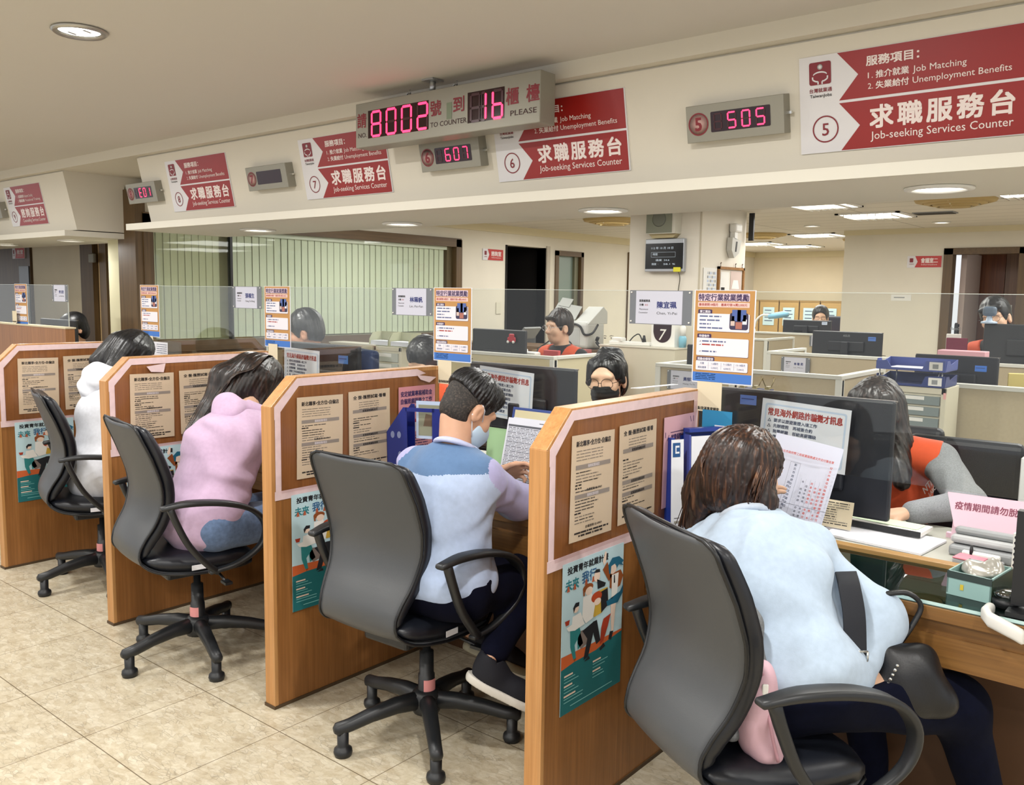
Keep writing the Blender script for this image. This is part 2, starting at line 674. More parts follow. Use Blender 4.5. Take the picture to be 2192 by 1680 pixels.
# dark doorway
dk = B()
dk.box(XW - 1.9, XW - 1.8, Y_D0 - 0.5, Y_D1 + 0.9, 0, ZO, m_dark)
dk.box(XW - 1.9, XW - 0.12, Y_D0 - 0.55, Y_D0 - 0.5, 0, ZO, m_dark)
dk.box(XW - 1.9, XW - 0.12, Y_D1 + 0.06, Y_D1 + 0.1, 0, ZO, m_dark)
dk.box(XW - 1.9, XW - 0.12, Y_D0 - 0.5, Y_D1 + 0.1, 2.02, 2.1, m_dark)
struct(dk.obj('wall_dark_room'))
dj = B()
dj.box(XW - 0.12, XW + 0.015, Y_D1, Y_D1 + 0.06, 0, 2.02, M('door_jamb', '#b7afa0', 0.6))
dj.box(XW - 0.12, XW + 0.01, Y_D0 - 0.01, Y_D0 + 0.012, 0, 2.0, m_dark)
struct(dj.obj('trim_3'))
# two small control plates in the dark room
for yy in (6.62, 7.2):
    pl = B()
    pl.rbox((0.008, 0.09, 0.055), 0.003, M('dim_plate', '#6a5f58', 0.6), Matrix.Translation((XW - 1.795, yy + 0.55, 1.69)))
    tag(pl.obj('wall_plate'), ['small dim control plate in the dark doorway, the one by its edge', 'small dim control plate in the dark doorway, the one by its middle'][yy > 7], 'switch plate', 'plates in the dark room')
cb = B()
cb.box(XW - 1.78, XW - 1.3, Y_D0 - 0.3, Y_D1 + 0.05, 0, 1.56, M('dark_cabinet', '#3b2e22', 0.6))
cbo = cb.obj('cabinet')
tag(cbo, 'dim brown cabinet inside the dark doorway', 'cabinet')
# glazed door
dg = B()
dg.box(XW - 0.1, XW + 0.015, Y_G0, Y_G0 + 0.06, 0, 1.98, m_brown)
dg.box(XW - 0.1, XW + 0.015, Y_G1 - 0.05, Y_G1, 0, 1.98, m_brown)
dg.box(XW - 0.1, XW + 0.015, Y_G0, Y_G1, 1.93, 1.985, m_brown_h)
dgo = struct(dg.obj('door_1'))
B().box(XW - 0.07, XW - 0.05, Y_G0 + 0.06, Y_G1 - 0.05, 0, 1.93, M('frosted_pane', '#7f9088', 0.35)).obj('pane', dgo)
B().box(XW - 0.05, XW - 0.02, Y_G1 - 0.13, Y_G1 - 0.06, 0.0, 1.93, M('stile', '#6c6c55', 0.5)).obj('stile', dgo)
struct(B().box(XW - 0.05, XW + 0.02, 9.19, 9.27, 0, 2.03, m_brown).obj('door_2'))

# far wall, right block with a doorway
wr = B()
wr.box(-6, -3.15, 12.8, 12.9, 0, ZO, m_wall2)
struct(wr.obj('wall_far'))
struct(B().box(-6, -3.15, 12.76, 12.8, ZO - 0.08, ZO, M('cornice', '#d9cfae', 0.7)).obj('trim_4'))
wr = B()
YRW = 9.07
wr.box(-3.15, -2.21, YRW, YRW + 0.12, 0, ZO, m_wall)
wr.box(-2.21, -1.5, YRW, YRW + 0.12, 1.99, ZO, m_wall)
wr.box(-1.5, 5, YRW, YRW + 0.12, 0, ZO, m_wall)
wr.box(-3.15, -3.03, YRW + 0.12, 12.9, 0, ZO, m_wall)
struct(wr.obj('wall_right'))
struct(B().box(-3.155, 5, YRW - 0.02, YRW, ZO - 0.05, ZO, M('cornice', '#d9cfae', 0.7)).obj('trim_5'))
dr = B()
dr.box(-2.21, -2.13, YRW - 0.015, YRW + 0.12, 0, 1.99, m_brown)
dr.box(-1.58, -1.5, YRW - 0.015, YRW + 0.12, 0, 1.99, m_brown)
dr.box(-2.21, -1.5, YRW - 0.015, YRW + 0.12, 1.935, 1.995, m_brown_h)
struct(dr.obj('door_3'))
bx = B()
bx.box(-2.4, -1.2, 10.6, 10.7, 0, ZO, M('room_beyond', '#a8998a', 0.8))
bx.box(-2.6, -2.5, 9.2, 10.7, 0, ZO, M('room_beyond', '#a8998a', 0.8))
struct(bx.obj('wall_beyond'))
wd = thing('wardrobe', 'tall brown wooden wardrobe seen through the right doorway', 'wardrobe', (-1.95, 9.95, 0))
m_wd = wood('wardrobe_wood', '#5c3826', '#6d452f', '#7c543c', 2, 0.8)
m_wd2 = wood('wardrobe_wood_pale', '#745745', '#826553', '#907260', 2, 0.8)
B().box(-0.22, 0.55, 0, 0.55, 0, 2.15, m_wd).obj('body', wd)
B().box(-0.215, 0.105, -0.02, 0, 0.05, 2.13, wood('wardrobe_door_red', '#5e2f16', '#74401f', '#85502a', 2, 0.8)).obj('door', wd)
d2 = B().box(0.11, 0.47, -0.02, 0, 0.05, 2.13, m_wd2).obj('door', wd)
for xx in (0.16, 0.36):
    for zz in (1.40, 1.30):
        B().box(xx, xx + 0.03, -0.035, -0.02, zz, zz + 0.07, m_white).obj('handle', wd)
tag(B().box(-2.11, -2.06, 9.3, 9.9, 0, 1.96, M('door_leaf', '#c9b7b0', 0.6)).obj('door_leaf'), 'pale pinkish door leaf standing open in the right doorway', 'door leaf')

# the wall behind the left counter: doors and a cream panel
YL = 3.9
wq = B()
wq.box(-15, -9.70, YL, YL + 0.1, 0, ZO, m_brown)
wq.box(-9.70, -8.56, YL, YL + 0.1, 0, ZO, m_wall2)
wq.box(-8.12, -7.76, YL + 0.28, YL + 0.3, 0, ZO, M('pale_door', '#cdc9b6', 0.5))
wq.box(-7.2, -5.92, YL, YL + 0.1, 0, ZO, m_wall)
struct(wq.obj('wall_left_counter'))
df = B()
df.box(-8.56, -8.31, YL - 0.03, YL + 0.1, 0, ZO, m_brown)
df.box(-8.30, -8.24, YL + 0.02, YL + 0.1, 0, ZO, M('lit_gap', '#e3c28e', 0.7))  # solid strip; light through the door gap is put into its pale colour
df.box(-8.24, -8.11, YL, YL + 0.1, 0, ZO, wood('door_edge', '#6a5236', '#7a6243', '#8a714f', 2))
df.box(-8.11, -7.76, YL + 0.1, YL + 0.14, 1.86, ZO, wood('door_edge', '#6a5236', '#7a6243', '#8a714f', 2))
df.box(-7.78, -7.70, YL - 0.02, YL + 0.1, 0, ZO, m_brown)
df.box(-7.70, -7.60, YL - 0.02, YL + 0.1, 0, ZO, M('jamb_white', '#cfcac0', 0.6))
df.box(-7.60, -7.2, YL - 0.05, YL + 0.1, 0, ZO, m_brown)
struct(df.obj('trim_6'))
cl = B()
cl.rbox((0.1, 0.03, 0.085), 0.008, M('door_closer', '#8b8778', 0.5), Matrix.Translation((-8.28, YL - 0.045, 1.78)))
tag(cl.obj('door_closer'), 'small grey bracket on the brown door frame', 'bracket')
d0 = B()
d0.box(-10.6, -9.72, YL - 0.02, YL, 0, ZO, wood('door_dark_brown', '#4b3722', '#584329', '#664f33', 2))  # door leaf a little darker than the brown frame wood
d0o = struct(d0.obj('door_4'))
B().box(-9.98, -9.74, YL - 0.03, YL - 0.02, 0, 1.72, M('door_glass_dark', '#39434a', 0.2)).obj('pane', d0o)
# end of the left wall
struct(B().box(-6.02, -5.78, 2.985, 3.06, 0, ZO - 0.02, m_brown).obj('trim_7'))

# column with two visible faces
cm = B()
cm.box(-3.77, -3.155, 6.0, 6.78, 0, ZO, M('column_paint', '#dcd6c8', 0.7))
cm.box(-3.158, -3.150, 5.995, 6.012, 0, ZO, M('column_joint', '#b9b09b', 0.7))
struct(cm.obj('column'))

# ------------------------------------------------------------------ lights that are seen
def downlight(x, y, z, r, label, name='downlight', group='round downlights in the counter soffit'):
    t = thing(name, label, 'ceiling light', (x, y, z), 0, group)
    B().lathe([(r * 0.99, -0.001), (r * 1.25, -0.001), (r * 1.25, -0.007), (r * 0.98, -0.010), (r * 0.9, -0.002)], m_white, 32, cap=False).obj('trim_ring', t)
    B().lathe([(r * 0.97, -0.0022), (r * 0.5, -0.004), (0.01, -0.0045)], m_glow, 32).obj('diffuser', t)
    return t


sl = ['round downlight in the soffit left of the plate for counter five', 'round downlight in the soffit below the sign for counter six', 'round downlight in the soffit below the sign for counter seven',
      'round downlight in the soffit below the sign for counter eight', 'round downlight in the soffit of the far left unit, nearer the corner', 'round downlight in the soffit of the far left unit, at the picture edge']
for (x, y), lb in zip(((-0.73, 2.885), (-1.975, 2.94), (-3.19, 3.0), (-4.245, 2.9), (-6.459, 2.86), (-7.62, 2.87)), sl):
    downlight(x, y, 1.838, 0.078 if x > -6 else 0.07, lb)
t = thing('downlight', 'recessed hall downlight with a chrome ring in the plain ceiling', 'ceiling light', (-2.897, 1.336, 2.31))
B().lathe([(0.062, -0.002), (0.082, -0.002), (0.084, -0.006), (0.074, -0.014), (0.062, -0.008)], M('nickel_ring', '#b4b2ac', 0.3, 0.7), 40, cap=False).obj('trim_ring', t)
B().lathe([(0.062, -0.003), (0.04, -0.004), (0.006, -0.0042)], m_glow, 32).obj('diffuser', t)
for a in (20, 200):
    g = B()
    g.cbox((0.03 * math.cos(R_(a)), 0.03 * math.sin(R_(a)), -0.0065), (0.035, 0.012, 0.003), m_chrome, R_(a + 90))
    g.obj('tube_holder', t)


def troffer(x, y, lab, w=0.6, d=0.6):
    t = thing('louvre_light', lab, 'ceiling light', (x, y, ZO), 0, 'louvred lights in the office ceiling')
    b = B()
    b.box(-w / 2, w / 2, -d / 2, -d / 2 + 0.03, -0.012, -0.001, m_white)
    b.box(-w / 2, w / 2, d / 2 - 0.03, d / 2, -0.012, -0.001, m_white)
    b.box(-w / 2, -w / 2 + 0.03, -d / 2, d / 2, -0.012, -0.001, m_white)
    b.box(w / 2 - 0.03, w / 2, -d / 2, d / 2, -0.012, -0.001, m_white)
    b.obj('frame', t)
    b = B()
    for k in range(3):
        yy = -d / 2 + d * (k + 0.5) / 3
        b.box(-w / 2 + 0.03, w / 2 - 0.03, yy - 0.05, yy + 0.05, -0.004, -0.002, m_glow)
    b.obj('tube', t)
    b = B()
    for k in range(1, 8):
        xx = -w / 2 + w * k / 8
        b.box(xx - 0.003, xx + 0.003, -d / 2 + 0.03, d / 2 - 0.03, -0.03, -0.005, m_chrome)
    b.obj('louvre', t)


for x, y, w_, lb in ((-2.42, 6.47, 0.42, 'louvred ceiling light just past the counter soffit, beside the column'), (-2.36, 7.49, 0.5, 'louvred ceiling light above the nearest black monitors, second behind the soffit'),
                     (-1.06, 6.36, 0.45, 'louvred ceiling light at the right picture edge behind the round vent'), (-3.57, 9.48, 0.5, 'louvred ceiling light at the corner of the grey beige block'),
                     (-4.56, 11.35, 0.55, 'louvred ceiling light farthest back near the yellow wall'), (-4.74, 10.6, 0.5, 'louvred ceiling light behind the column, toward the yellow wall')):
    troffer(x, y, lb, w_, 0.5)


def air_diffuser(x, y, lab, r=0.3):
    t = thing('air_diffuser', lab, 'air vent', (x, y, ZO), 0, 'round air diffusers')
    m_d = M('diffuser_beige', '#b39a63', 0.6)
    b = B()
    for k, rr in enumerate((1.0, 0.78, 0.56)):
        b.lathe([(r * rr, -0.002 - 0.012 * k), (r * rr * 0.96, -0.02 - 0.012 * k), (r * rr * 0.8, -0.03 - 0.012 * k), (r * rr * 0.78, -0.024 - 0.012 * k)], m_d, 28, cap=False)
    b.obj('ring', t)
    B().lathe([(r * 0.38, -0.045), (r * 0.36, -0.055), (0.01, -0.058)], m_d, 24).obj('centre_plate', t)
    for a in (30, 150, 270):
        b = B()
        b.tube([(0.1 * math.cos(R_(a)), 0.1 * math.sin(R_(a)), -0.05), (r * 0.95 * math.cos(R_(a)), r * 0.95 * math.sin(R_(a)), -0.012)], 0.006, M('stay', '#e0d8bd', 0.5), 6)
        b.obj('stay', t)


air_diffuser(-1.56, 6.6, 'round beige air diffuser behind the nearest soffit lamp', 0.26)
air_diffuser(-4.05, 9.1, 'round beige air diffuser beside the column top', 0.26)
air_diffuser(-4.45, 6.78, 'round beige air diffuser left of the column', 0.27)
air_diffuser(-3.35, 10.35, 'round beige air diffuser cut by the corner of the grey block', 0.26)
vb = B()
vb.box(-0.15, 0.15, -0.08, 0.08, -0.008, -0.001, m_grey)
for k in range(5):
    vb.box(-0.14, 0.14, -0.07 + k * 0.03, -0.055 + k * 0.03, -0.012, -0.008, M('vent_dark', '#4a4740', 0.7))
tag(vb.obj('ceiling_vent', loc=(-1.92, 7.52, ZO)), 'flat slotted ceiling vent beyond the round diffuser', 'air vent')
for x, y, lb in ((-2.1, 8.45, 'small office downlight above the grey beige wall'), (-4.95, 6.0, 'small office downlight left of the column'), (-3.2, 8.3, 'small office downlight right of the hanging monitor')):
    downlight(x, y, ZO, 0.06, lb, 'downlight', 'small downlights in the office ceiling')
# ------------------------------------------------------------------ booth partitions
m_oak = wood('oak_veneer', '#84562a', '#936133', '#a06c3b', 2, 1.0, 0.38)
m_oak_edge = wood('oak_edge', '#aa7640', '#b8844e', '#c2915c', 2, 1.2, 0.38)
m_tape = M('pink_tape', '#d9bfc0', 0.45, var=0.05, vscale=40, bump=0.15, bscale=90)
m_film = glass_mat('clear_film', '#f6f0f0', 0.03, 0.12)
m_paper = M('beige_paper', '#dccfb2', 0.8)
m_ink = M('print_black', '#2a2724', 0.8)
m_inkg = M('print_grey', '#7f7a6e', 0.8)
m_band = M('print_band', '#99948a', 0.8)
m_pp = M('pink_paper', '#d99ba4', 0.75)
m_pp2 = M('pale_pink_paper', '#e3bcc6', 0.75)
m_wp = M('white_paper', '#e6e5e8', 0.75)
m_navy = M('print_navy', '#3b2a63', 0.75)

ORD = ['nearest', 'second nearest', 'third from the front', 'farthest']
WHO = ['by the pale blue sweatshirt', 'by the two-tone shirt', 'by the lilac hoodie', 'by the white hoodie']


def bars(b, x0, x1, z, h, m, rnd, fill=0.75, gap=0.15):
    """a line of small print: runs of ink with word gaps"""
    x = x0
    end = x0 + (x1 - x0) * fill
    while x < end:
        w_ = rnd.uniform(0.006, 0.03)
        b.quad([(x, z, 0), (min(x + w_, end), z, 0), (min(x + w_, end), z + h, 0), (x, z + h, 0)], m)
        x += w_ + rnd.uniform(0.001, 0.004) * (1 + gap)


def side(k, y, z, off=0.001):
    """frame on the right face of partition k: local x runs into the booth (+Y), local y up"""
    return frame((XR[k] + off, y, z), (0, 1, 0), (0, 0, 1))


def info_sheet(k, y, z, kind, tilt=0.0):
    b = B()
    T = side(k, y, z, 0.004)
    b.T = T @ Matrix.Rotation(tilt, 4, 'Z')
    W, H = 0.208, 0.296
    b.box(0, W, 0, H, -0.0008, 0, m_paper)
    b.T = b.T @ Matrix.Translation((0, 0, 0.0006))
    rnd = random.Random(10 * k + kind)
    one = Matrix.Identity(4)
    if kind == 0:
        b.text('新北職享•全方位•自僱店', 0.0165, m_ink, offz(one, 0.02, 0.265), 0.028, width=0.168)
    else:
        b.text('全 盤‧履歷試寫‧看看', 0.0155, m_ink, offz(one, 0.022, 0.265), 0.028, width=0.165)
    for i in range(4):
        bars(b, 0.022 if kind == 0 else 0.05, 0.15, 0.250 - i * 0.0085, 0.0022, m_inkg, rnd, 1.0)
    bands = (0.2, 0.118) if kind == 0 else (0.212, 0.118, 0.082)
    for z_ in bands:
        b.quad([(0.02, z_, 0), (0.19, z_, 0), (0.19, z_ + 0.0125, 0), (0.02, z_ + 0.0125, 0)], m_band)
        b.T = b.T @ Matrix.Translation((0, 0, 0.0004))
        b.text('服務就業項目' if kind == 0 else '就業服務據點說明', 0.0095, m_ink if kind else m_wp, offz(one, 0.105, z_ + 0.0025), 0.02, 'CENTER')
        b.T = b.T @ Matrix.Translation((0, 0, -0.0004))
    z_ = 0.19
    while z_ > 0.045:
        if not any(abs(z_ - q - 0.006) < 0.011 for q in bands):
            if rnd.random() < 0.25:
                bars(b, 0.02, 0.05, z_, 0.0042, m_ink, rnd, 1.0)
            else:
                bars(b, 0.022, 0.155, z_, 0.0026, m_ink if rnd.random() < 0.5 else m_inkg, rnd, rnd.uniform(0.5, 1.0))
        z_ -= 0.0088
    if kind == 0:
        b.text('免費諮詢 02-8969', 0.0085, m_ink, offz(one, 0.075, 0.136), 0.015, width=0.075)
        b.text('自僱諮詢 02-8969', 0.0085, m_ink, offz(one, 0.075, 0.032), 0.015, width=0.08)
    for i in range(2):
        bars(b, 0.022 + 0.02 * i, 0.19 - 0.03 * i, 0.02 - 0.009 * i, 0.005, m_ink, rnd, 1.0)
    names = ['beige sheet with two grey bands, first behind the film ' , 'beige sheet with three grey bands, second behind the film ']
    o = b.obj('info_sheet')
    tag(o, names[kind] + WHO[k], 'notice', 'beige information sheets on the booth partitions')
    return o


def pink_sheet(k, y, z, style):
    b = B()
    b.T = side(k, y, z, 0.004)
    W, H = 0.205, 0.29
    one = Matrix.Identity(4)
    mm = [m_pp2, m_pp, m_wp, m_pp2][k]
    b.box(0, W, 0, H, -0.0008, 0, mm)
    b.T = b.T @ Matrix.Translation((0, 0, 0.0006))
    if k == 1:
        b.text('安定就業專案補助金', 0.023, m_navy, offz(one, 0.012, 0.252), 0.03, width=0.175)
        b.text('自僱照顧服務之工作', 0.023, m_navy, offz(one, 0.012, 0.222), 0.03, width=0.175)
        b.text('從事', 0.023, m_navy, offz(one, 0.085, 0.19), 0.03)
        for i, (x, c) in enumerate(((0.03, '#5a3226'), (0.06, '#6d3a2a'))):
            b.lathe([(0.016, 0), (0.001, 0.0003)], M('print_hair%d' % i, c, 0.8), 14, offz(one, x, 0.175))
            b.lathe([(0.010, 0.0005), (0.001, 0.0007)], M('print_skin', '#e5bfa6', 0.8), 14, offz(one, x + 0.002, 0.172))
        b.quad([(0.008, 0.11, 0), (0.1, 0.11, 0), (0.1, 0.155, 0), (0.008, 0.155, 0)], M('print_red', '#b5323c', 0.8))
        b.quad([(0.012, 0.104, 0.0003), (0.098, 0.104, 0.0003), (0.098, 0.142, 0.0003), (0.012, 0.142, 0.0003)], m_wp)
        rnd = random.Random(3)
        for i in range(7):
            bars(b, 0.015, 0.18, 0.085 - i * 0.011, 0.004, m_navy, rnd, 0.9)
    elif k == 2:
        b.quad([(0.03, 0.2, 0), (0.19, 0.2, 0), (0.19, 0.28, 0), (0.03, 0.28, 0)], m_band)
        b.quad([(0.03, 0.16, 0), (0.09, 0.16, 0), (0.09, 0.205, 0), (0.03, 0.205, 0)], m_black)
    else:
        b.text('就業保險給付', 0.02, m_navy, offz(one, 0.045, 0.215), 0.03, width=0.1)
        b.quad([(0.04, 0.208, 0), (0.15, 0.208, 0), (0.15, 0.2105, 0), (0.04, 0.2105, 0)], m_navy)
        b.quad([(0.04, 0.238, 0), (0.15, 0.238, 0), (0.15, 0.2405, 0), (0.04, 0.2405, 0)], m_navy)
        for x, z_, d in ((0.172, 0.262, -0.006), (0.188, 0.262, 0.0), (0.018, 0.215, 0.012), (0.008, 0.225, 0)):
            b.quad([(x, z_, 0), (x + 0.003, z_, 0), (x + 0.003 + d, z_ + 0.018, 0), (x + d, z_ + 0.018, 0)], m_navy)
    lab = ['pale pink notice with a framed title beyond the beige sheets by the pale blue sweatshirt', 'rose notice with purple headline and two heads by the two-tone shirt',
           'white notice with a grey picture beside the woman in the lilac hoodie', '']
    tag(b.obj('notice_sheet'), lab[k], 'notice')


def blob(b, pts, m, z):
    b.quad([(x, y, z) for x, y in pts], m)


def youth_poster(k, y, z):
    """pale blue poster of five drawn office workers over an orange floor and a teal text block"""
    b = B()
    b.T = side(k, y, z, 0.0035)
    W, H = 0.305, 0.432
    one = Matrix.Identity(4)
    c = lambda n, h: M('print_' + n, h, 0.6)
    b.box(0, W, 0, H, -0.0008, 0, c('sky', '#b9d3da'))
    sx, sy = W / 590.0, H / 1420.0
    b.T = b.T @ Matrix.Translation((0, 0, 0.0004))

    def P(lst, m, lay):
        # picture coordinates of the poster: 0..590 across, 0..1420 down
        blob(b, [(x * sx, H - yy * sy) for x, yy in lst], m, lay * 0.00012)

    def E(x, yy, rx, ry, m, lay, n=18):
        P([(x + rx * math.cos(2 * math.pi * i / n), yy + ry * math.sin(2 * math.pi * i / n)) for i in range(n)], m, lay)
    og, te, bk_, wh, sk = c('orange', '#c65e2e'), c('teal', '#17666a'), c('dark', '#1c1d22'), c('pale', '#e8e4de'), c('skinp', '#e7cdbb')
    br, blu, red, yel, gry, tealp = c('brownp', '#8d4a1f'), c('bluehair', '#17607c'), c('redp', '#a5371f'), c('yellowp', '#c7a13c'), c('greyp', '#7e706a'), c('tealp', '#2b7f80')
    P([(0, 860), (300, 870), (590, 870), (590, 940), (0, 1000)], og, 1)
    P([(0, 985), (120, 960), (330, 955), (420, 925), (590, 890), (590, 1420), (0, 1420)], te, 2)
    # five figures, built of a few flat shapes each
    P([(75, 640), (150, 600), (175, 700), (120, 800), (135, 930), (110, 935), (80, 800)], tealp, 4)
    P([(150, 620), (200, 820), (150, 860), (140, 700)], tealp, 3)
    P([(95, 520), (170, 510), (210, 640), (120, 660), (60, 640), (40, 600), (90, 590)], wh, 5)
    E(125, 460, 26, 34, sk, 6)
    P([(98, 440), (120, 400), (155, 405), (152, 440), (120, 445), (105, 490)], bk_, 7)
    P([(25, 535), (70, 535), (62, 580), (35, 580)], red, 6)
    P([(120, 960), (140, 930), (112, 930)], br, 5)
    P([(190, 700), (300, 660), (300, 760), (250, 980), (205, 990), (240, 800)], bk_, 5)
    P([(290, 660), (330, 660), (370, 880), (330, 900), (300, 790)], bk_, 4)
    P([(190, 380), (270, 370), (310, 480), (290, 620), (220, 640), (185, 560)], wh, 6)
    E(245, 340, 35, 40, sk, 7)
    E(235, 305, 50, 40, br, 6)
    P([(185, 300), (200, 300), (205, 370), (190, 370)], br, 8)
    P([(320, 260), (410, 330), (400, 360), (330, 360)], bk_, 6)
    E(320, 230, 30, 55, sk, 6)
    P([(290, 185), (310, 160), (345, 170), (350, 200), (315, 195)], bk_, 7)
    P([(265, 440), (330, 380), (430, 380), (440, 520), (380, 610), (300, 620), (270, 560)], yel, 5)
    P([(360, 400), (430, 390), (440, 560), (370, 610)], bk_, 6)
    E(320, 430, 52, 50, c('redhair', '#b3441f'), 8)
    E(330, 480, 34, 34, sk, 9)
    P([(395, 680), (470, 660), (440, 780), (400, 900), (365, 920), (375, 760)], red, 6)
    P([(360, 960), (400, 920), (420, 960), (370, 985)], bk_, 7)
    P([(220, 1000), (260, 975), (270, 1010), (215, 1010)], bk_, 7)
    P([(150, 690), (250, 700), (270, 830), (180, 870), (150, 800)], gry, 3)
    # the tall woman with blue hair
    P([(375, 190), (420, 130), (470, 290), (440, 330)], br, 6)
    P([(375, 110), (395, 20), (410, 30), (405, 130), (385, 150)], sk, 6)
    P([(450, 270), (560, 260), (590, 330), (560, 420), (500, 440), (450, 400)], br, 6)
    P([(470, 280), (540, 280), (530, 480), (470, 520)], wh, 7)
    P([(490, 290), (500, 290), (505, 370), (490, 370)], bk_, 8)
    P([(420, 520), (560, 480), (590, 420), (590, 500), (540, 580), (430, 570)], blu, 7)
    P([(465, 570), (520, 570), (500, 860), (478, 860)], sk, 6)
    P([(465, 840), (500, 850), (480, 930), (450, 910)], bk_, 7)
    E(480, 225, 34, 48, sk, 8)
    P([(440, 260), (430, 170), (470, 110), (540, 120), (590, 180), (570, 200), (590, 230), (540, 200), (520, 230), (500, 175), (460, 190), (455, 260)], blu, 9)
    # lettering
    b.text('投資青年就業計畫', 0.0225, bk_, offz(one, 0.022, H - 0.032), 0.035, width=0.2)
    b.text('未來', 0.035, c('tealtext', '#2c7c86'), offz(one, 0.014, H - 0.078), 0.03, width=0.062)
    b.text('我行', 0.035, c('bluetext', '#35628c'), offz(one, 0.092, H - 0.072), 0.03, width=0.07)
    for x in (0.02, 0.05, 0.105, 0.14):
        b.quad([(x, H - 0.082, 0.0004), (x + 0.014, H - 0.082, 0.0004), (x + 0.010, H - 0.066, 0.0004), (x + 0.004, H - 0.066, 0.0004)], c('rust', '#b0593a'))
    rnd = random.Random(4)
    for cx_, top, n in ((30, 1050, 9), (300, 1050, 6)):
        for i in range(n):
            m_ = sk if i % 3 == 0 else c('minttext', '#7fc0bf')
            ln = rnd.uniform(90, 200) if i % 3 else rnd.uniform(70, 110)
            P([(cx_, top + i * 32), (cx_ + ln, top + i * 32), (cx_ + ln, top + i * 32 + (16 if i % 3 == 0 else 7)), (cx_, top + i * 32 + (16 if i % 3 == 0 else 7))], m_, 4)
    P([(90, 1360), (500, 1360), (500, 1368), (90, 1368)], c('minttext', '#7fc0bf'), 4)
    tag(b.obj('poster'), 'pale blue poster of drawn workers low on the partition ' + WHO[k], 'poster', 'drawn youth posters on the booth partitions')


def partition(k):
    xr = XR[k]
    t = thing('booth_partition', ['nearest wide oak booth partition, right of the man in the two-tone shirt', 'oak booth partition between the man in the two-tone shirt and the lilac hoodie',
                                  'oak booth partition between the lilac hoodie and the white hoodie', 'oak booth partition cut by the left picture edge behind the white hoodie'][k],
              'partition', (xr - TH / 2, YF, 0), 0, 'oak partitions between the counter booths')
    h = TH / 2
    L = YE - YF
    prof = [(0.0, 0.0), (0.0, ZC), (0.103, ZT), (L, ZT), (L, 0.0)]
    # veneer faces
    b = B()
    e = 0.0012
    b.prism([(p[0] + (e if p[0] == 0 else 0), p[1]) for p in prof], -h + 0.0015, h - 0.0015, m_oak, 'x')
    b.obj('panel', t)
    b = B()
    b.box(-h, h, -0.004, 0.012, 0.0, ZC, m_oak_edge)
    b.prism([(0.0, ZC), (-0.004, ZC), (0.103, ZT + 0.004), (L, ZT + 0.004), (L, ZT - 0.012), (0.107, ZT - 0.012), (0.012, ZC - 0.003)], -h, h, m_oak_edge, 'x')
    b.obj('edge_band', t, bevel=0.0015)
    B().box(-h - 0.002, h + 0.002, -0.008, L, 0.0, 0.012, M('dark_foot', '#4d3a24', 0.7)).obj('foot', t)
    # pink tape frame on the right face
    b = B()
    x0, x1 = h + 0.0003, h + 0.0012
    zt = ZT - 0.002
    E_ = 0.70 if k == 1 else L - 0.015
    w_ = 0.028
    b.prism([(0.01, ZC - 0.045), (0.01, ZC - 0.0), (0.108, zt), (E_, zt), (E_ + (0.05 if k in (1, 2) else 0), zt - 0.02), (E_, zt - w_), (0.115, zt - w_), (0.012 + 0.0, ZC - 0.045)], x0, x1, m_tape, 'x')
    b.prism([(0.012, 0.79), (0.012, ZC - 0.04), (0.036, ZC - 0.02), (0.036, 0.79)], x0, x1 - 0.0003, m_tape, 'x')
    b.prism([(0.008, 0.765), (0.008, 0.797), (L - 0.02, 0.797), (L - 0.02, 0.768)], x0, x1 + 0.0003, m_tape, 'x')
    if k == 0:
        b.prism([(L - 0.04, 0.95), (L - 0.04, zt - 0.01), (L - 0.012, zt - 0.01), (L - 0.012, 0.95)], x0, x1 - 0.0002, m_tape, 'x')
    b.obj('tape_border', t)
    b = B()
    b.quad([(h + 0.0088, yy, zz) for yy, zz in ((0.03, 0.79), (0.03, ZC - 0.02), (0.12, zt - 0.03), (L - 0.03, zt - 0.03), (L - 0.03, 0.79))], m_film)
    b.obj('clear_film', t)
    return t


for k in range(4):
    partition(k)
    info_sheet(k, YF + 0.1, 0.828, 0, -0.015)
    info_sheet(k, YF + 0.342, 0.83, 1, 0.01)
    if k < 3:
        pink_sheet(k, YF + 0.595, 0.835, k)
    youth_poster(k, YF + 0.075, 0.342 if k < 2 else 0.352)

# loose bits of tape
for k, pts, lab in ((1, [(0.69, 1.17), (0.80, 1.155), (0.76, 1.135), (0.71, 1.15)], 'loose torn pink tape tail above the rose notice'),
                    (2, [(0.18, 1.155), (0.27, 1.165), (0.26, 1.125), (0.2, 1.13)], 'loose pink paper scrap on the partition beside the lilac hoodie')):
    b = B()
    b.prism([(YF + y, z) for y, z in pts], XR[k] + 0.010, XR[k] + 0.0115, m_tape, 'x')
    tag(b.obj('tape_scrap'), lab, 'tape')

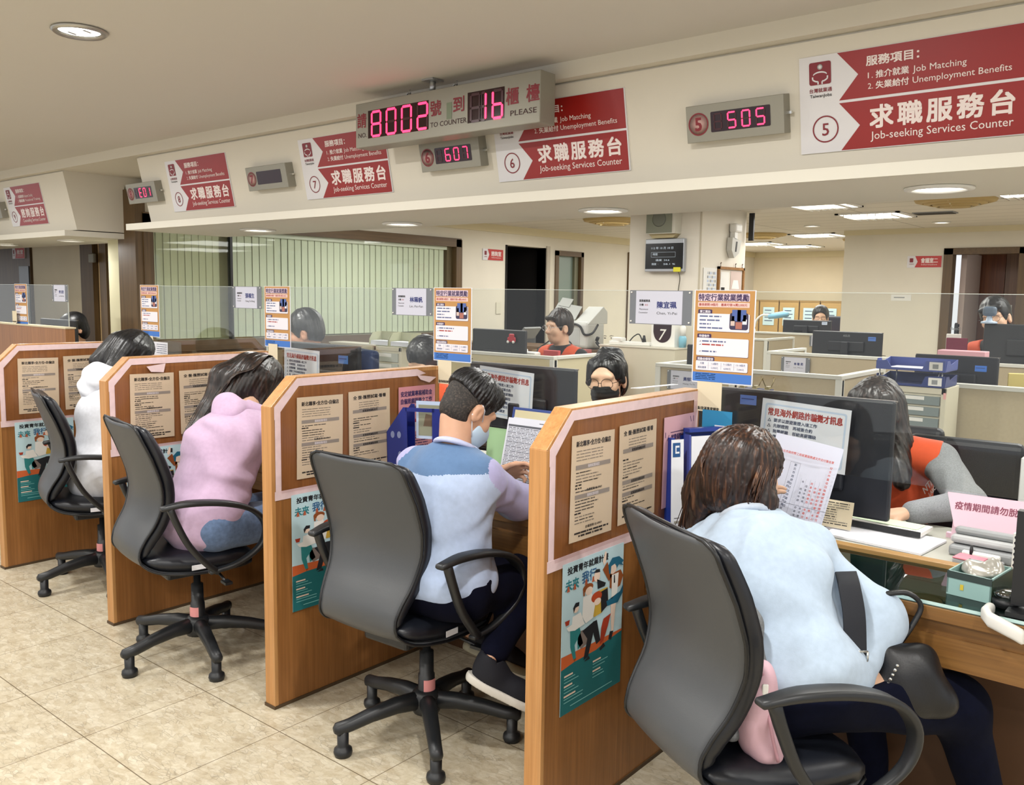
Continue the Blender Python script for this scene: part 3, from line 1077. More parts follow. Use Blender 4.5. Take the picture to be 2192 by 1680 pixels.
# ------------------------------------------------------------------ desks between the partitions
m_desk = wood('desk_wood', '#6d4a24', '#7d572c', '#8c6536', 0, 1.0, 0.4)
m_gtop = glass_mat('green_glass', '#8fb3ae', 0.16, 0.01)
m_gedge = M('glass_edge', '#b9d6d3', 0.1, spec=0.8)
m_desk_sheet = M('desk_blotter', '#6e8a88', 0.4)
m_sill = wood('desk_strip', '#94703f', '#a5804c', '#b3905d', 0, 1.0, 0.4)
DZ, DF = 0.755, 2.30
for k in range(5):
    x1 = (XR[k] if k < 4 else XR[3] - S) + (S - TH) - 0.001
    x0 = (XR[k] if k < 4 else XR[3] - S) + 0.002
    if k == 4:
        continue
    t = thing('service_desk', ['glass topped counter desk in front of the woman in pale blue', 'glass topped counter desk under the arm of the man in the two-tone shirt', 'counter desk in front of the woman in the lilac hoodie', 'counter desk in front of the woman in the white hoodie'][k],
              'desk', ((x0 + x1) / 2, DF, 0), 0, 'counter desks in the booths')
    h = (x1 - x0) / 2
    b = B()
    b.box(-h, h, 0, 0.36, DZ - 0.047, DZ - 0.012, m_desk)
    b.obj('desk_top', t, bevel=0.002)
    b = B()
    b.box(-h + 0.004, h - 0.004, 0.006, 0.315, DZ - 0.0118, DZ - 0.0085, m_desk_sheet)
    b.obj('blotter', t)
    b = B()
    b.box(-h + 0.003, h - 0.003, 0.003, 0.318, DZ - 0.008, DZ, m_gtop)
    b.box(-h + 0.003, h - 0.003, 0.0015, 0.003, DZ - 0.0082, DZ - 0.0002, m_gedge)
    b.obj('glass_top', t)
    b = B()
    b.box(-h, h, 0.02, 0.05, DZ - 0.165, DZ - 0.047, m_desk)
    b.box(-h, h, 0.012, 0.022, DZ - 0.165, DZ - 0.085, m_desk)
    b.obj('apron', t)
    b = B()
    b.box(-h, h, 0.322, 0.36, DZ - 0.012, DZ + 0.012, m_sill)
    b.obj('screen_rail', t, bevel=0.002)
    b = B()
    b.box(-h, h, 0.34, 0.365, 0, DZ - 0.05, M('kick_board', '#4b2f16', 0.6))
    b.obj('back_board', t)

# wooden board under the glass of the left counter
t = thing('counter_board', 'brown wooden counter board under the leftmost glass screen', 'counter', (-7.5, 2.62, 0))
B().box(-3.0, 1.52, -0.03, 0.03, 0, 1.23, m_oak).obj('panel', t)
B().box(-3.0, 1.53, -0.035, 0.035, 1.23, 1.24, M('pale_edge', '#cdbf9e', 0.5)).obj('edge_band', t)

# ------------------------------------------------------------------ glass screens
m_screen = glass_mat('screen_glass', '#fafbf9', 0.025)
m_gline = M('screen_edge', '#c6ccc4', 0.15, spec=0.7)
gl = [((XR[0] + 0.01, XR[0] + S - 0.01), 0.98, 'clear glass screen between the vest woman and the woman in pale blue'),
      ((XR[1] + 0.0, XR[0] - 0.005), 0.98, 'clear glass screen facing the man in the two-tone shirt'),
      ((XR[2] + 0.0, XR[1] - 0.005), 0.98, 'clear glass screen facing the woman in the lilac hoodie'),
      ((XR[3] + 0.0, XR[2] - 0.005), 0.98, 'clear glass screen facing the woman in the white hoodie'),
      ((-10.5, -5.99), 1.245, 'clear glass screen on the leftmost counter board')]
for (x0, x1), z0, lab in gl:
    z1 = 1.519
    t = thing('glass_screen', lab, 'glass screen', ((x0 + x1) / 2, GY, z0), 0, 'glass screens along the counter')
    h = (x1 - x0) / 2
    B().box(-h, h, -0.0035, 0.0035, 0, z1 - z0, m_screen).obj('pane', t)
    b = B()
    b.box(-h, h, -0.0035, 0.0035, z1 - z0, z1 - z0 + 0.0015, m_gline)
    b.box(h, h + 0.0012, -0.0035, 0.0035, 0, z1 - z0, m_gline)
    b.obj('polished_edge', t)
    if z0 < 1.2:
        b = B()
        b.tube([(-h + 0.03, 0, z0 * 0 - 0.0), (-h + 0.03, 0, DZ - z0 + 0.012)], 0.009, m_metal, 10)
        b.obj('support_post', t)
        b = B()
        b.tube([(h - 0.03, 0, 0), (h - 0.03, 0, DZ - z0 + 0.012)], 0.009, m_metal, 10)
        b.obj('support_post', t)

# ------------------------------------------------------------------ posters and name plates on the glass
m_or = M('poster_tan', '#bb8a4d', 0.55)
m_pur = M('poster_purple', '#3a2350', 0.55)
m_lil = M('poster_lilac', '#d9c4cf', 0.55)
m_pk = M('poster_pink', '#e2c3bb', 0.55)
m_bl = M('poster_blue', '#3f74c2', 0.55)
m_wh = M('poster_white', '#e4e0e6', 0.55)
m_ptx = M('poster_text', '#55618a', 0.6)
m_ptr = M('poster_red', '#a2332c', 0.6)


def rrect(b, x0, x1, y0, y1, r, m, z, n=4):
    pts = []
    for cx_, cy_, a0 in ((x1 - r, y1 - r, 0), (x0 + r, y1 - r, 90), (x0 + r, y0 + r, 180), (x1 - r, y0 + r, 270)):
        for i in range(n + 1):
            a = R_(a0 + 90 * i / n)
            pts.append((cx_ + r * math.cos(a), cy_ + r * math.sin(a), z))
    b.quad(pts, m)


def reward_poster(x0, lab):
    W, H = 0.206, 0.296
    t = thing('reward_poster', lab, 'poster', (x0, GY - 0.0062, 1.226), 0, 'tan reward posters on the glass screens')
    T = frame((0, 0, 0), (1, 0, 0), (0, 0, 1))
    b = B()
    b.T = T
    b.box(-0.004, W + 0.004, -0.004, H + 0.002, -0.0012, -0.0004, M('sleeve', '#dfe2ea', 0.3))
    b.obj('sleeve', t)
    b = B()
    b.T = T
    b.box(0, W, 0, H, -0.0003, 0.0004, m_or)
    b.T = T @ Matrix.Translation((0, 0, 0.0008))
    one = Matrix.Identity(4)
    L = 0.00018
    b.quad([(0, 0, 0), (W, 0, 0), (W, 0.03, 0), (0, 0.03, 0)], m_bl)
    rnd = random.Random(5)
    for i in range(4):
        bars(b, 0.01, 0.1, 0.024 - i * 0.0055, 0.0018, M('poster_sky', '#9cc0ea', 0.6), rnd, 0.8)
    rrect(b, 0.01, 0.19, 0.262, 0.288, 0.004, m_lil, L)
    b.text('特定行業就業獎勵', 0.0235, m_pur, offz(one, 0.0125, 0.2655, 2 * L), 0.028, width=0.174)
    rrect(b, 0.01, 0.19, 0.243, 0.2585, 0.002, m_pk, L)
    b.text('最長期間18個月　最高可領16萬2,000元', 0.0095, m_ptr, offz(one, 0.014, 0.2475, 2 * L), 0.02, width=0.168)
    for y0, y1, hx, ht in ((0.165, 0.222, 0.05, '勞工獎助'), (0.085, 0.143, 0.05, '申請條件'), (0.037, 0.068, 0.064, '獎勵金額發放')):
        rrect(b, 0.012, 0.012 + hx, y1 - 0.002, y1 + 0.013, 0.003, m_pur, L)
        b.text(ht, 0.0095, m_wh, offz(one, 0.012 + hx / 2, y1 + 0.0025, 2 * L), 0.02, 'CENTER')
        rrect(b, 0.011, 0.193, y0 - 0.0012, y1 - 0.0008, 0.004, m_pur, L * 1.2)
        rrect(b, 0.01, 0.192, y0, y1, 0.004, m_wh, 2 * L)
    b.T = b.T @ Matrix.Translation((0, 0, 3 * L))
    for i, f in enumerate((0.75, 0.7, 0.4, 0.8)):
        bars(b, 0.018, 0.12, 0.211 - i * 0.0125, 0.0045, m_ptx, rnd, f)
    for i, (f, yy) in enumerate(((0.8, 0.13), (0.72, 0.119), (0.5, 0.097))):
        bars(b, 0.03, 0.135, yy, 0.0045, m_ptr if i == 1 else m_ptx, rnd, f)
        b.quad([(0.018, yy, 0), (0.026, yy + 0.0005, 0), (0.026, yy + 0.0035, 0)], m_pur)
    for xx in (0.055, 0.1, 0.145):
        b.quad([(xx, 0.042, 0), (xx + 0.0008, 0.042, 0), (xx + 0.0008, 0.064, 0), (xx, 0.064, 0)], m_ptx)
    b.quad([(0.014, 0.0525, 0), (0.188, 0.0525, 0), (0.188, 0.0532, 0), (0.014, 0.0532, 0)], m_lil)
    for j, tx in enumerate((('月數', '獎助標準'), ('1-6個月', '5,000元'), ('7-12個月', '6,000元'), ('13-18個月', '7,000元'))):
        for i in range(2):
            b.text(tx[i], 0.0078, m_ptx, offz(one, (0.033, 0.078, 0.1225, 0.168)[j], 0.0565 - i * 0.0135), 0.012, 'CENTER')
    # the drawn office scene
    rrect(b, 0.124, 0.188, 0.172, 0.226, 0.008, M('poster_night', '#332c4c', 0.55), 0)
    for xx, yy, ww, hh, cc in ((0.132, 0.2, 0.048, 0.036, '#4d63a0'), (0.15, 0.2, 0.012, 0.036, '#6f86c4'), (0.145, 0.175, 0.022, 0.022, '#a9695a'), (0.128, 0.185, 0.014, 0.018, '#cdb7ac'), (0.168, 0.19, 0.015, 0.016, '#e5e2ea'), (0.17, 0.206, 0.01, 0.014, '#1f1b30'), (0.126, 0.2, 0.014, 0.016, '#241a2c')):
        b.quad([(xx, yy, L), (xx + ww, yy, L), (xx + ww, yy + hh, L), (xx, yy + hh, L)], M('poster_c' + cc[1:], cc, 0.55))
    b.obj('print', t)
    return t


for x0, lb in ((-1.383, 'tan reward poster with purple title on the glass right of the nearest partition'), (-2.585, 'tan reward poster on the glass above the head of the man in the two-tone shirt'),
               (-3.778, 'tan reward poster on the glass above the woman in the lilac hoodie'), (-5.02, 'tan reward poster on the glass above the woman in the white hoodie'),
               (-6.83, 'tan reward poster on the glass at the left picture edge')):
    reward_poster(x0, lb)

m_np = M('plate_grey', '#6e7278', 0.45)
m_npp = M('plate_paper', '#c4c5d2', 0.7)
m_npt = M('plate_ink', '#26306e', 0.7)


def name_plate(x0, wd, ht, big, small, lab, y=GY - 0.0068, z1=1.521, grp='name plates on the glass screens', tex=None):
    t = thing('name_plate', lab, 'name plate', (x0, y, z1 - ht), 0, grp)
    T = frame((0, 0, 0), (1, 0, 0), (0, 0, 1))
    b = B()
    b.T = T
    b.box(0, wd, 0, ht, -0.001, 0.001, m_np)
    b.obj('holder', t)
    b = B()
    b.T = T @ Matrix.Translation((0, 0, 0.0016))
    px0, px1 = wd * 0.105, wd * 0.855
    b.quad([(px0, 0.002, 0), (px1, 0.002, 0), (px1, ht - 0.002, 0), (px0, ht - 0.002, 0)], m_npp)
    b.T = b.T @ Matrix.Translation((0, 0, 0.0004))
    one = Matrix.Identity(4)
    k = wd / 0.24
    b.text(big, 0.024 * k, m_npt, offz(one, wd * 0.455, ht * 0.5), 0.03, width=0.074 * k)
    b.text(small, 0.0125 * k, m_ink, offz(one, wd * 0.45, ht * 0.3), 0.0, width=0.078 * k)
    b.text('業務輔導員', 0.0095 * k, m_ink, offz(one, wd * 0.16, ht * 0.66), 0.02, width=0.043 * k)
    b.text('分機', 0.0085 * k, m_ink, offz(one, wd * 0.165, ht * 0.545), 0.02)
    b.text('315', 0.0085 * k, m_ptr, offz(one, wd * 0.255, ht * 0.545), 0.01)
    b.text('Placement', 0.0085 * k, m_ink, offz(one, wd * 0.165, ht * 0.42), 0.0)
    b.text('Counselor', 0.0085 * k, m_ink, offz(one, wd * 0.155, ht * 0.32), 0.0)
    b.obj('paper', t)
    for xx in (0.03, 0.965):
        for zz in (0.08, 0.94):
            B().lathe([(0.0035, 0.001), (0.003, 0.004), (0.001, 0.0045)], m_white, 10, T @ Matrix.Translation((wd * xx, ht * zz, 0))).obj('pin', t)
    return t


name_plate(-1.634, 0.239, 0.115, '陳宜珮', 'Chen, Yi-Pei', 'grey name plate on the glass left of the nearest tan poster')
name_plate(-2.84, 0.245, 0.116, '林珮帆', 'Lin, Pei-Fan', 'grey name plate on the glass above the masked woman in front of the blinds')
name_plate(-4.056, 0.252, 0.112, '張福生', 'Chang, Fu-Sheng', 'grey name plate on the glass left of the man bent behind the blue tag monitor')
name_plate(-6.205, 0.225, 0.113, '李文君', 'Lee, Wen-Chun', 'white name plate on the leftmost glass before the cream wall')


def code_card(x, y, z, w_, h_, lab, txt='點我滿意度調查', tilt=0.0):
    b = B()
    b.T = frame((x, y, z), (1, 0, 0), (0, -math.sin(tilt), math.cos(tilt)))
    b.box(0, w_, 0, h_, -0.001, 0, m_paper)
    b.T = b.T @ Matrix.Translation((0, 0, 0.0006))
    b.text(txt, h_ * 0.115, m_ink, offz(Matrix.Identity(4), w_ * 0.06, h_ * 0.06), 0.025, width=w_ * 0.86)
    tag(b.obj('survey_card'), lab, 'card', 'beige survey cards on the booth ends')


code_card(-1.362, GY - 0.012, 1.128, 0.088, 0.098, 'beige survey card hanging under the nearest tan poster')
code_card(-2.555, GY - 0.012, 1.128, 0.075, 0.098, 'beige survey card behind the hair of the man in the two-tone shirt')
code_card(-3.745, GY - 0.012, 1.128, 0.075, 0.11, 'pale survey card above the hair of the woman in lilac')
code_card(-4.955, GY - 0.012, 1.118, 0.075, 0.11, 'pale survey card right of the black haired woman in the white hoodie')
code_card(-6.83, GY - 0.03, 1.245, 0.075, 0.085, 'pale survey card at the left picture edge')

# ------------------------------------------------------------------ counter signs on the slanted fascia
m_red = M('sign_red', '#8f1712', 0.35, var=0.03, vscale=4)
m_sw = M('sign_white', '#d6d4d6', 0.4)
m_swt = M('sign_lettering', '#e4d6d2', 0.45)
m_drd = M('sign_dark_red', '#7a1220', 0.45)
SB = Vector((0, 2.661, 1.936))
SU = Vector((0, 2.607 - 2.661, 2.205 - 1.936)).normalized()


def sign_frame(x, off=0.003):
    T = frame((x, SB.y, SB.z), (1, 0, 0), SU)
    return T @ Matrix.Translation((0, 0, off))


def ringpoly(b, cx_, cy_, r0, r1, m, z, n=40):
    v, f = [], []
    for i in range(n):
        a = 2 * math.pi * i / n
        v += [(cx_ + r0 * math.cos(a), cy_ + r0 * math.sin(a), z), (cx_ + r1 * math.cos(a), cy_ + r1 * math.sin(a), z)]
    for i in range(n):
        j = (i + 1) % n
        f.append((2 * i, 2 * i + 1, 2 * j + 1, 2 * j))
    b.add(v, f, m)


def counter_sign(x, num, lab, big='求職服務台', eng='Job-seeking Services Counter', l1=('推介就業', 'Job Matching'), l2=('失業給付', 'Unemployment Benefits')):
    T = sign_frame(x)
    t = thing('counter_sign', lab, 'sign', T.translation, 0, 'red counter signs on the fascia')
    T = Matrix.Translation(-T.translation) @ T
    W, H = 0.598, 0.2744
    b = B()
    b.T = T
    b.box(0, W, 0, H, -0.003, 0.006, m_sw)
    b.obj('board', t)
    b = B()
    b.T = T @ Matrix.Translation((0, 0, 0.0066))
    b.quad([(0.112, H - 0.001, 0), (0.171, 0.208, 0), (0.116, 0.1425, 0), (W - 0.004, 0.1425, 0), (W - 0.004, H - 0.001, 0)][::-1], m_red)
    b.quad([(0.116, 0.135, 0), (0.175, 0.068, 0), (0.121, 0.002, 0), (W - 0.004, 0.002, 0), (W - 0.004, 0.135, 0)][::-1], m_red)
    b.obj('red_panels', t)
    b = B()
    b.T = T @ Matrix.Translation((0, 0, 0.0074))
    one = Matrix.Identity(4)
    # emblem: red tile with a standing figure holding up open arms
    rrect(b, 0.03, 0.094, 0.194, 0.257, 0.006, m_drd, 0)
    e = 0.0004
    b.lathe([(0.008, e), (0.001, e * 1.2)], m_sw, 18, offz(one, 0.062, 0.243))
    for s_ in (-1, 1):
        arc = [(0.062 + s_ * 0.021 * math.sin(a), 0.219 + 0.010 * math.cos(a)) for a in [R_(q) for q in range(0, 80, 12)]]
        for i in range(len(arc) - 1):
            (xa, ya), (xb, yb) = arc[i], arc[i + 1]
            b.quad([(xa, ya - 0.002, e), (xb, yb - 0.002, e), (xb, yb + 0.002, e), (xa, ya + 0.002, e)], m_sw)
        pth = [(0.022, 0.217), (0.0215, 0.209), (0.013, 0.204), (0.006, 0.203), (0.006, 0.195)]
        for i in range(len(pth) - 1):
            a_, c_ = pth[i], pth[i + 1]
            d = Vector((c_[0] - a_[0], c_[1] - a_[1])).normalized()
            nx, ny = -d.y * 0.002, d.x * 0.002
            b.quad([(0.062 + s_ * (a_[0] + nx), a_[1] + ny, e), (0.062 + s_ * (a_[0] - nx), a_[1] - ny, e), (0.062 + s_ * (c_[0] - nx), c_[1] - ny, e), (0.062 + s_ * (c_[0] + nx), c_[1] + ny, e)], m_sw)
    b.text('台灣就業通', 0.013, m_drd, offz(one, 0.03, 0.1735), 0.015, width=0.066)
    b.text('TaiwanJobs', 0.0125, m_ink, offz(one, 0.031, 0.159), 0.01, width=0.064)
    ringpoly(b, 0.0755, 0.067, 0.0345, 0.0385, m_drd, 0)
    b.text(num, 0.05, m_drd, offz(one, 0.0755, 0.049), 0.008, 'CENTER')
    b.text('服務項目：', 0.028, m_swt, offz(one, 0.194, 0.229), 0.03, width=0.14)
    for tx, yy, wz in ((('1.',) + l1, 0.193, (0.045, 0.135)), (('2.',) + l2, 0.164, (0.09, 0.242))):
        b.text(tx[0], 0.022, m_swt, offz(one, 0.198, yy), 0.0, width=0.014)
        b.text(tx[1], 0.0215, m_swt, offz(one, 0.22, yy), 0.02, width=0.088)
        b.text(tx[2], 0.024, m_swt, offz(one, 0.318, yy), 0.002, width=wz[1])
    b.text(big, 0.066, m_swt, offz(one, 0.204, 0.062), 0.03, width=0.365, space=1.25)
    b.text(eng, 0.031, m_swt, offz(one, 0.205, 0.025), 0.002, width=0.363)
    b.obj('lettering', t)
    return t


for k, num in enumerate('5678'):
    counter_sign(-1.0665 - S * k, num, ['large red and white counter five sign at the right picture edge', 'red and white counter six sign right of the big number display',
                                       'red and white counter seven sign partly under the big number display', 'red and white counter eight sign at the left end of the long fascia'][k])
counter_sign(-6.905, '9', 'red and white counselling counter sign on the far left fascia', '諮詢服務台', 'Counselling Services Counter', ('就業諮詢', 'Employment Counselling'), ('職業訓練', 'Vocational Training'))

# ------------------------------------------------------------------ number displays
m_case = M('display_case', '#8f8c80', 0.45, 0.25)
m_win = M('display_window', '#26060c', 0.15)
m_led = M('led_lit', '#ff3b5c', 0.4, emit='#ff2a55', estr=3.2)
m_off = M('led_unlit', '#3c0a14', 0.3)
SEG = {'0': 'abcdef', '1': 'bc', '2': 'abged', '5': 'afgcd', '6': 'afgedc', '7': 'abc', '8': 'abcdefg', 'E': 'afged', '3': 'abgcd', 'b': 'fgedc', 'G': 'afgedc'}


def digit(b, ch, x, y, w_, h_, th, on, off, z):
    segs = {'a': ((0, h_), (w_, h_)), 'b': ((w_, h_), (w_, h_ / 2)), 'c': ((w_, h_ / 2), (w_, 0)), 'd': ((0, 0), (w_, 0)), 'e': ((0, 0), (0, h_ / 2)), 'f': ((0, h_ / 2), (0, h_)), 'g': ((0, h_ / 2), (w_, h_ / 2))}
    for s_, (a, c) in segs.items():
        lit = s_ in SEG.get(ch, '')
        m = on if lit else off
        if m is None:
            continue
        a, c = Vector(a), Vector(c)
        d = (c - a).normalized()
        a = a + d * th * 0.55
        c = c - d * th * 0.55
        nv = Vector((-d.y, d.x)) * th / 2
        pts = [a - d * th * 0.4, a + nv, c + nv, c + d * th * 0.4, c - nv, a - nv]
        b.quad([(x + p.x, y + p.y, z) for p in pts], m)


def counter_display(x, num, txt, lab):
    T0 = sign_frame(x, 0.0)
    t = thing('counter_display', lab, 'number display', T0.translation, 0, 'small number displays beside the counter signs')
    T = Matrix.Translation(-T0.translation) @ T0
    W, H, y0, D = 0.325, 0.114, 0.068, 0.05
    b = B()
    b.T = T
    b.box(0, W, y0, y0 + H, 0.002, D, m_case)
    b.obj('case', t, bevel=0.002)
    b = B()
    b.T = T @ Matrix.Translation((0, 0, D + 0.0008))
    rrect(b, 0.086, 0.283, y0 + 0.027, y0 + 0.089, 0.004, m_win, 0)
    b.obj('window', t)
    b = B()
    b.T = T @ Matrix.Translation((0, 0, D + 0.0018))
    for i, ch in enumerate(txt):
        if ch != ' ' or txt.strip():
            digit(b, ch, 0.098 + i * 0.047, y0 + 0.035, 0.025, 0.046, 0.0048, m_led, m_off if txt.strip() else None, 0)
    if not txt.strip():
        b.quad([(0.0862, y0 + 0.028, -0.0006), (0.0863, y0 + 0.028, -0.0006), (0.0863, y0 + 0.0281, -0.0006)], m_win)
    b.obj('digits', t)
    b = B()
    b.T = T @ Matrix.Translation((0, 0, D + 0.0008))
    b.lathe([(0.031, 0), (0.001, 0.0001)], M('display_badge', '#b9948e', 0.5), 36, offz(Matrix.Identity(4), 0.043, y0 + 0.056))
    ringpoly(b, 0.043, y0 + 0.056, 0.031, 0.035, m_drd, 0.0003)
    b.text(num, 0.056, m_drd, offz(Matrix.Identity(4), 0.043, y0 + 0.037, 0.0006), 0.03, 'CENTER')
    b.obj('badge', t)
    b = B()
    b.T = T
    b.box(W, W + 0.014, y0 + 0.055, y0 + 0.063, 0.015, 0.028, m_chrome)
    b.obj('screw', t)
    return t


counter_display(-1.425, '5', ' 505', 'grey display reading 505 in red beside the counter five sign')
counter_display(-2.644, '6', ' 607', 'grey display reading 607 in red under the big number display')
counter_display(-3.872, '7', '    ', 'grey display with an unlit dark window beside the counter seven sign')
counter_display(-5.085, '8', ' E01', 'grey display reading E01 in red beside the counter eight sign')
counter_display(-7.265, '9', '    ', 'grey display cut off by the left picture edge')

# the big queue display hung from the ceiling
BY, BZ0, BZ1, BX0, BX1 = 2.42, 2.085, 2.26, -2.848, -1.894
t = thing('queue_display', 'large hanging grey queue display reading 8002 and 16 in red', 'number display', (BX0, BY, BZ0))
T = frame((0, 0, 0), (1, 0, 0), (0, 0, 1))
W, H = BX1 - BX0, BZ1 - BZ0
b = B()
b.T = T
b.box(0, W, 0, H, -0.085, 0, m_case)
b.obj('case', t, bevel=0.003)
b = B()
b.T = T @ Matrix.Translation((0, 0, 0.0008))
# windows and lettering as shares of the face
w1, w2 = (0.08, 0.44), (0.65, 0.834)
wy0, wy1 = 2.117 - BZ0, 2.225 - BZ0
for a, c in (w1, w2):
    b = B()
    b.T = T @ Matrix.Translation((0, 0, 0.0008))
    b.quad([(a * W, wy0, 0), (c * W, wy0, 0), (c * W, wy1, 0), (a * W, wy1, 0)], m_win)
    b.obj('window', t)
b = B()
b.T = T @ Matrix.Translation((0, 0, 0.0022))
for i, ch in enumerate('8002'):
    digit(b, ch, (0.105 + i * 0.0915) * W, 0.038, 0.054 * W, 0.094, 0.0095, m_led, m_off, 0)
for i, ch in enumerate(' 1b'):
    digit(b, ch, (0.668 + i * 0.055 - (0.004 if i == 1 else 0)) * W, 0.036, (0.03 if i == 1 else 0.052) * W - 0.006, 0.094, 0.0095, m_led, m_off, 0)
b.obj('digits', t)
b = B()
b.T = T @ Matrix.Translation((0, 0, 0.0010))
one = Matrix.Identity(4)
for tx, x, y, sz, wd in (('請', 0.012, 0.083, 0.06, 0.054), ('號', 0.45, 0.083, 0.06, 0.056), ('到', 0.575, 0.083, 0.06, 0.054), ('櫃', 0.842, 0.078, 0.062, 0.056), ('檯', 0.938, 0.078, 0.062, 0.056)):
    b.text(tx, sz, m_drd, offz(one, x * W, y), 0.02, width=wd)
for tx, x, y, wd in (('NO.', 0.018, 0.039, 0.05), ('TO COUNTER', 0.45, 0.037, 0.186), ('PLEASE', 0.863, 0.035, 0.117)):
    b.text(tx, 0.026, M('display_ink', '#3c1c1c', 0.6), offz(one, x * W, y), 0.004, width=wd)
b.quad([(0.539 * W, 0.058, 0), (0.567 * W, 0.058, 0), (0.567 * W, 0.118, 0), (0.539 * W, 0.118, 0)], M('display_sensor', '#6f7a62', 0.5))
b.obj('lettering', t)
b = B()
b.tube([(0.42 * W, 0.04, H), (0.42 * W, 0.04, 2.31 - BZ0)], 0.012, m_metal, 10)
b.cbox((0.42 * W, 0.04, 2.31 - BZ0 - 0.004), (0.06, 0.06, 0.006), m_metal)
b.obj('hanger', t)
for xx in (0.30, 0.56):
    b = B()
    b.tube([(xx * W - 0.012, 0.02, H - 0.002), (xx * W, 0.02, H + 0.012), (xx * W + 0.014, 0.02, H + 0.006), (xx * W + 0.012, 0.02, H + 0.022)], 0.0035, m_metal, 8)
    b.obj('hook', t)


# small red door signs
def door_sign(T, lab, txt):
    t = thing('door_sign', lab, 'sign', T.translation, 0, 'small red door signs')
    T = Matrix.Translation(-T.translation) @ T
    b = B()
    b.T = T
    b.box(0, 0.31, 0, 0.112, 0, 0.008, m_sw)
    b.obj('board', t)
    b = B()
    b.T = T @ Matrix.Translation((0, 0, 0.0088))
    b.quad([(0.07, 0.002, 0), (0.308, 0.002, 0), (0.308, 0.11, 0), (0.07, 0.11, 0), (0.095, 0.056, 0)], M('door_sign_red', '#b3221c', 0.4))
    b.text(txt, 0.05, m_swt, offz(Matrix.Identity(4), 0.125, 0.048, 0.001), 0.03, width=0.15)
    b.text('Information', 0.02, m_swt, offz(Matrix.Identity(4), 0.13, 0.022, 0.001), 0.0, width=0.14)
    rrect(b, 0.022, 0.055, 0.05, 0.09, 0.004, m_drd, 0.0004)
    b.text('台灣就業通', 0.01, m_drd, offz(Matrix.Identity(4), 0.018, 0.03), 0.01, width=0.045)
    b.obj('print', t)


door_sign(frame((XW + 0.001, 6.53, 1.835), (0, 1, 0), (0, 0, 1)), 'small red sign left of the dark doorway', '諮詢室')
door_sign(frame((-2.535, YRW - 0.001, 1.815), (1, 0, 0), (0, 0, 1)), 'small red sign left of the wardrobe doorway on the right wall', '會議室二')
door_sign(frame((-10.13, YL - 0.021, 1.80), (1, 0, 0), (0, 0, 1)), 'small red sign over the dark door at the left picture edge', '教室')
door_sign(frame((-8.02, YL + 0.099, 1.87), (1, 0, 0), (0, 0, 1)), 'small red sign over the pale door left of the blinds', '會談')
# ------------------------------------------------------------------ smooth bodies: distance fields meshed by surface nets
def V3(*a):
    return np.array(a, float)


def unit(v):
    v = np.asarray(v, float)
    return v / (np.linalg.norm(v) + 1e-12)


def s_cap(a, b, r1, r2, flat=None):
    """tapered limb from a to b; flat = (direction, factor) squeezes it along a direction"""
    a, b = np.asarray(a, float), np.asarray(b, float)
    ab = b - a
    L2 = float(ab @ ab) + 1e-12

    def f(p):
        q = p - a
        t = np.clip(q @ ab / L2, 0, 1)
        d = q - t[:, None] * ab
        if flat is not None:
            n, k = unit(flat[0]), flat[1]
            c = d @ n
            d = d + (c * (1.0 / k - 1.0))[:, None] * n
            return (np.sqrt((d * d).sum(1)) - (r1 + (r2 - r1) * t)) * min(1.0, k ** 0.5)
        return np.sqrt((d * d).sum(1)) - (r1 + (r2 - r1) * t)
    return f


def s_ell(c, r, A=None):
    """ellipsoid; A rows are its axes"""
    c, r = np.asarray(c, float), np.asarray(r, float)

    def f(p):
        q = p - c
        if A is not None:
            q = q @ A.T
        k0 = np.sqrt(((q / r) ** 2).sum(1))
        k1 = np.sqrt(((q / (r * r)) ** 2).sum(1)) + 1e-9
        return k0 * (k0 - 1.0) / k1
    return f


def s_union(fs, k):
    def f(p):
        d = fs[0](p)
        for g in fs[1:]:
            e = g(p)
            h = np.clip(0.5 + 0.5 * (e - d) / k, 0, 1)
            d = e * (1 - h) + d * h - k * h * (1 - h)
        return d
    return f


def s_cut(f, g, k=0.004):
    """f minus g"""
    def o(p):
        a, b = f(p), -g(p)
        h = np.clip(0.5 - 0.5 * (a - b) / k, 0, 1)
        return a * (1 - h) + b * h + k * h * (1 - h)
    return o


def s_and(f, g):
    return lambda p: np.maximum(f(p), g(p))


def s_plane(o, n):
    """keeps the side the normal points away from"""
    o, n = np.asarray(o, float), unit(n)
    return lambda p: (p - o) @ n


def s_off(f, t):
    return lambda p: f(p) - t


def folds(f, amp, dirs, seed=0, warp=0.5):
    """cloth folds: a few warped waves pushed into the surface"""
    rg = np.random.RandomState(seed)
    W = rg.normal(0, 1, (3, 3)) * 14

    def g(p):
        w_ = np.sin(p @ W + rg.uniform(0, 0) + np.arange(3) * 2.1)
        s_ = 0
        for i, (dv, a) in enumerate(dirs):
            ph = p @ np.asarray(dv, float) + warp * w_[:, i % 3] * 2.2 + i * 1.7
            m_ = 0.5 + 0.5 * np.sin(p @ W[:, (i + 1) % 3] * 0.55 + i)
            s_ = s_ + a * m_ * np.sin(ph)
        return f(p) + amp * s_
    return g


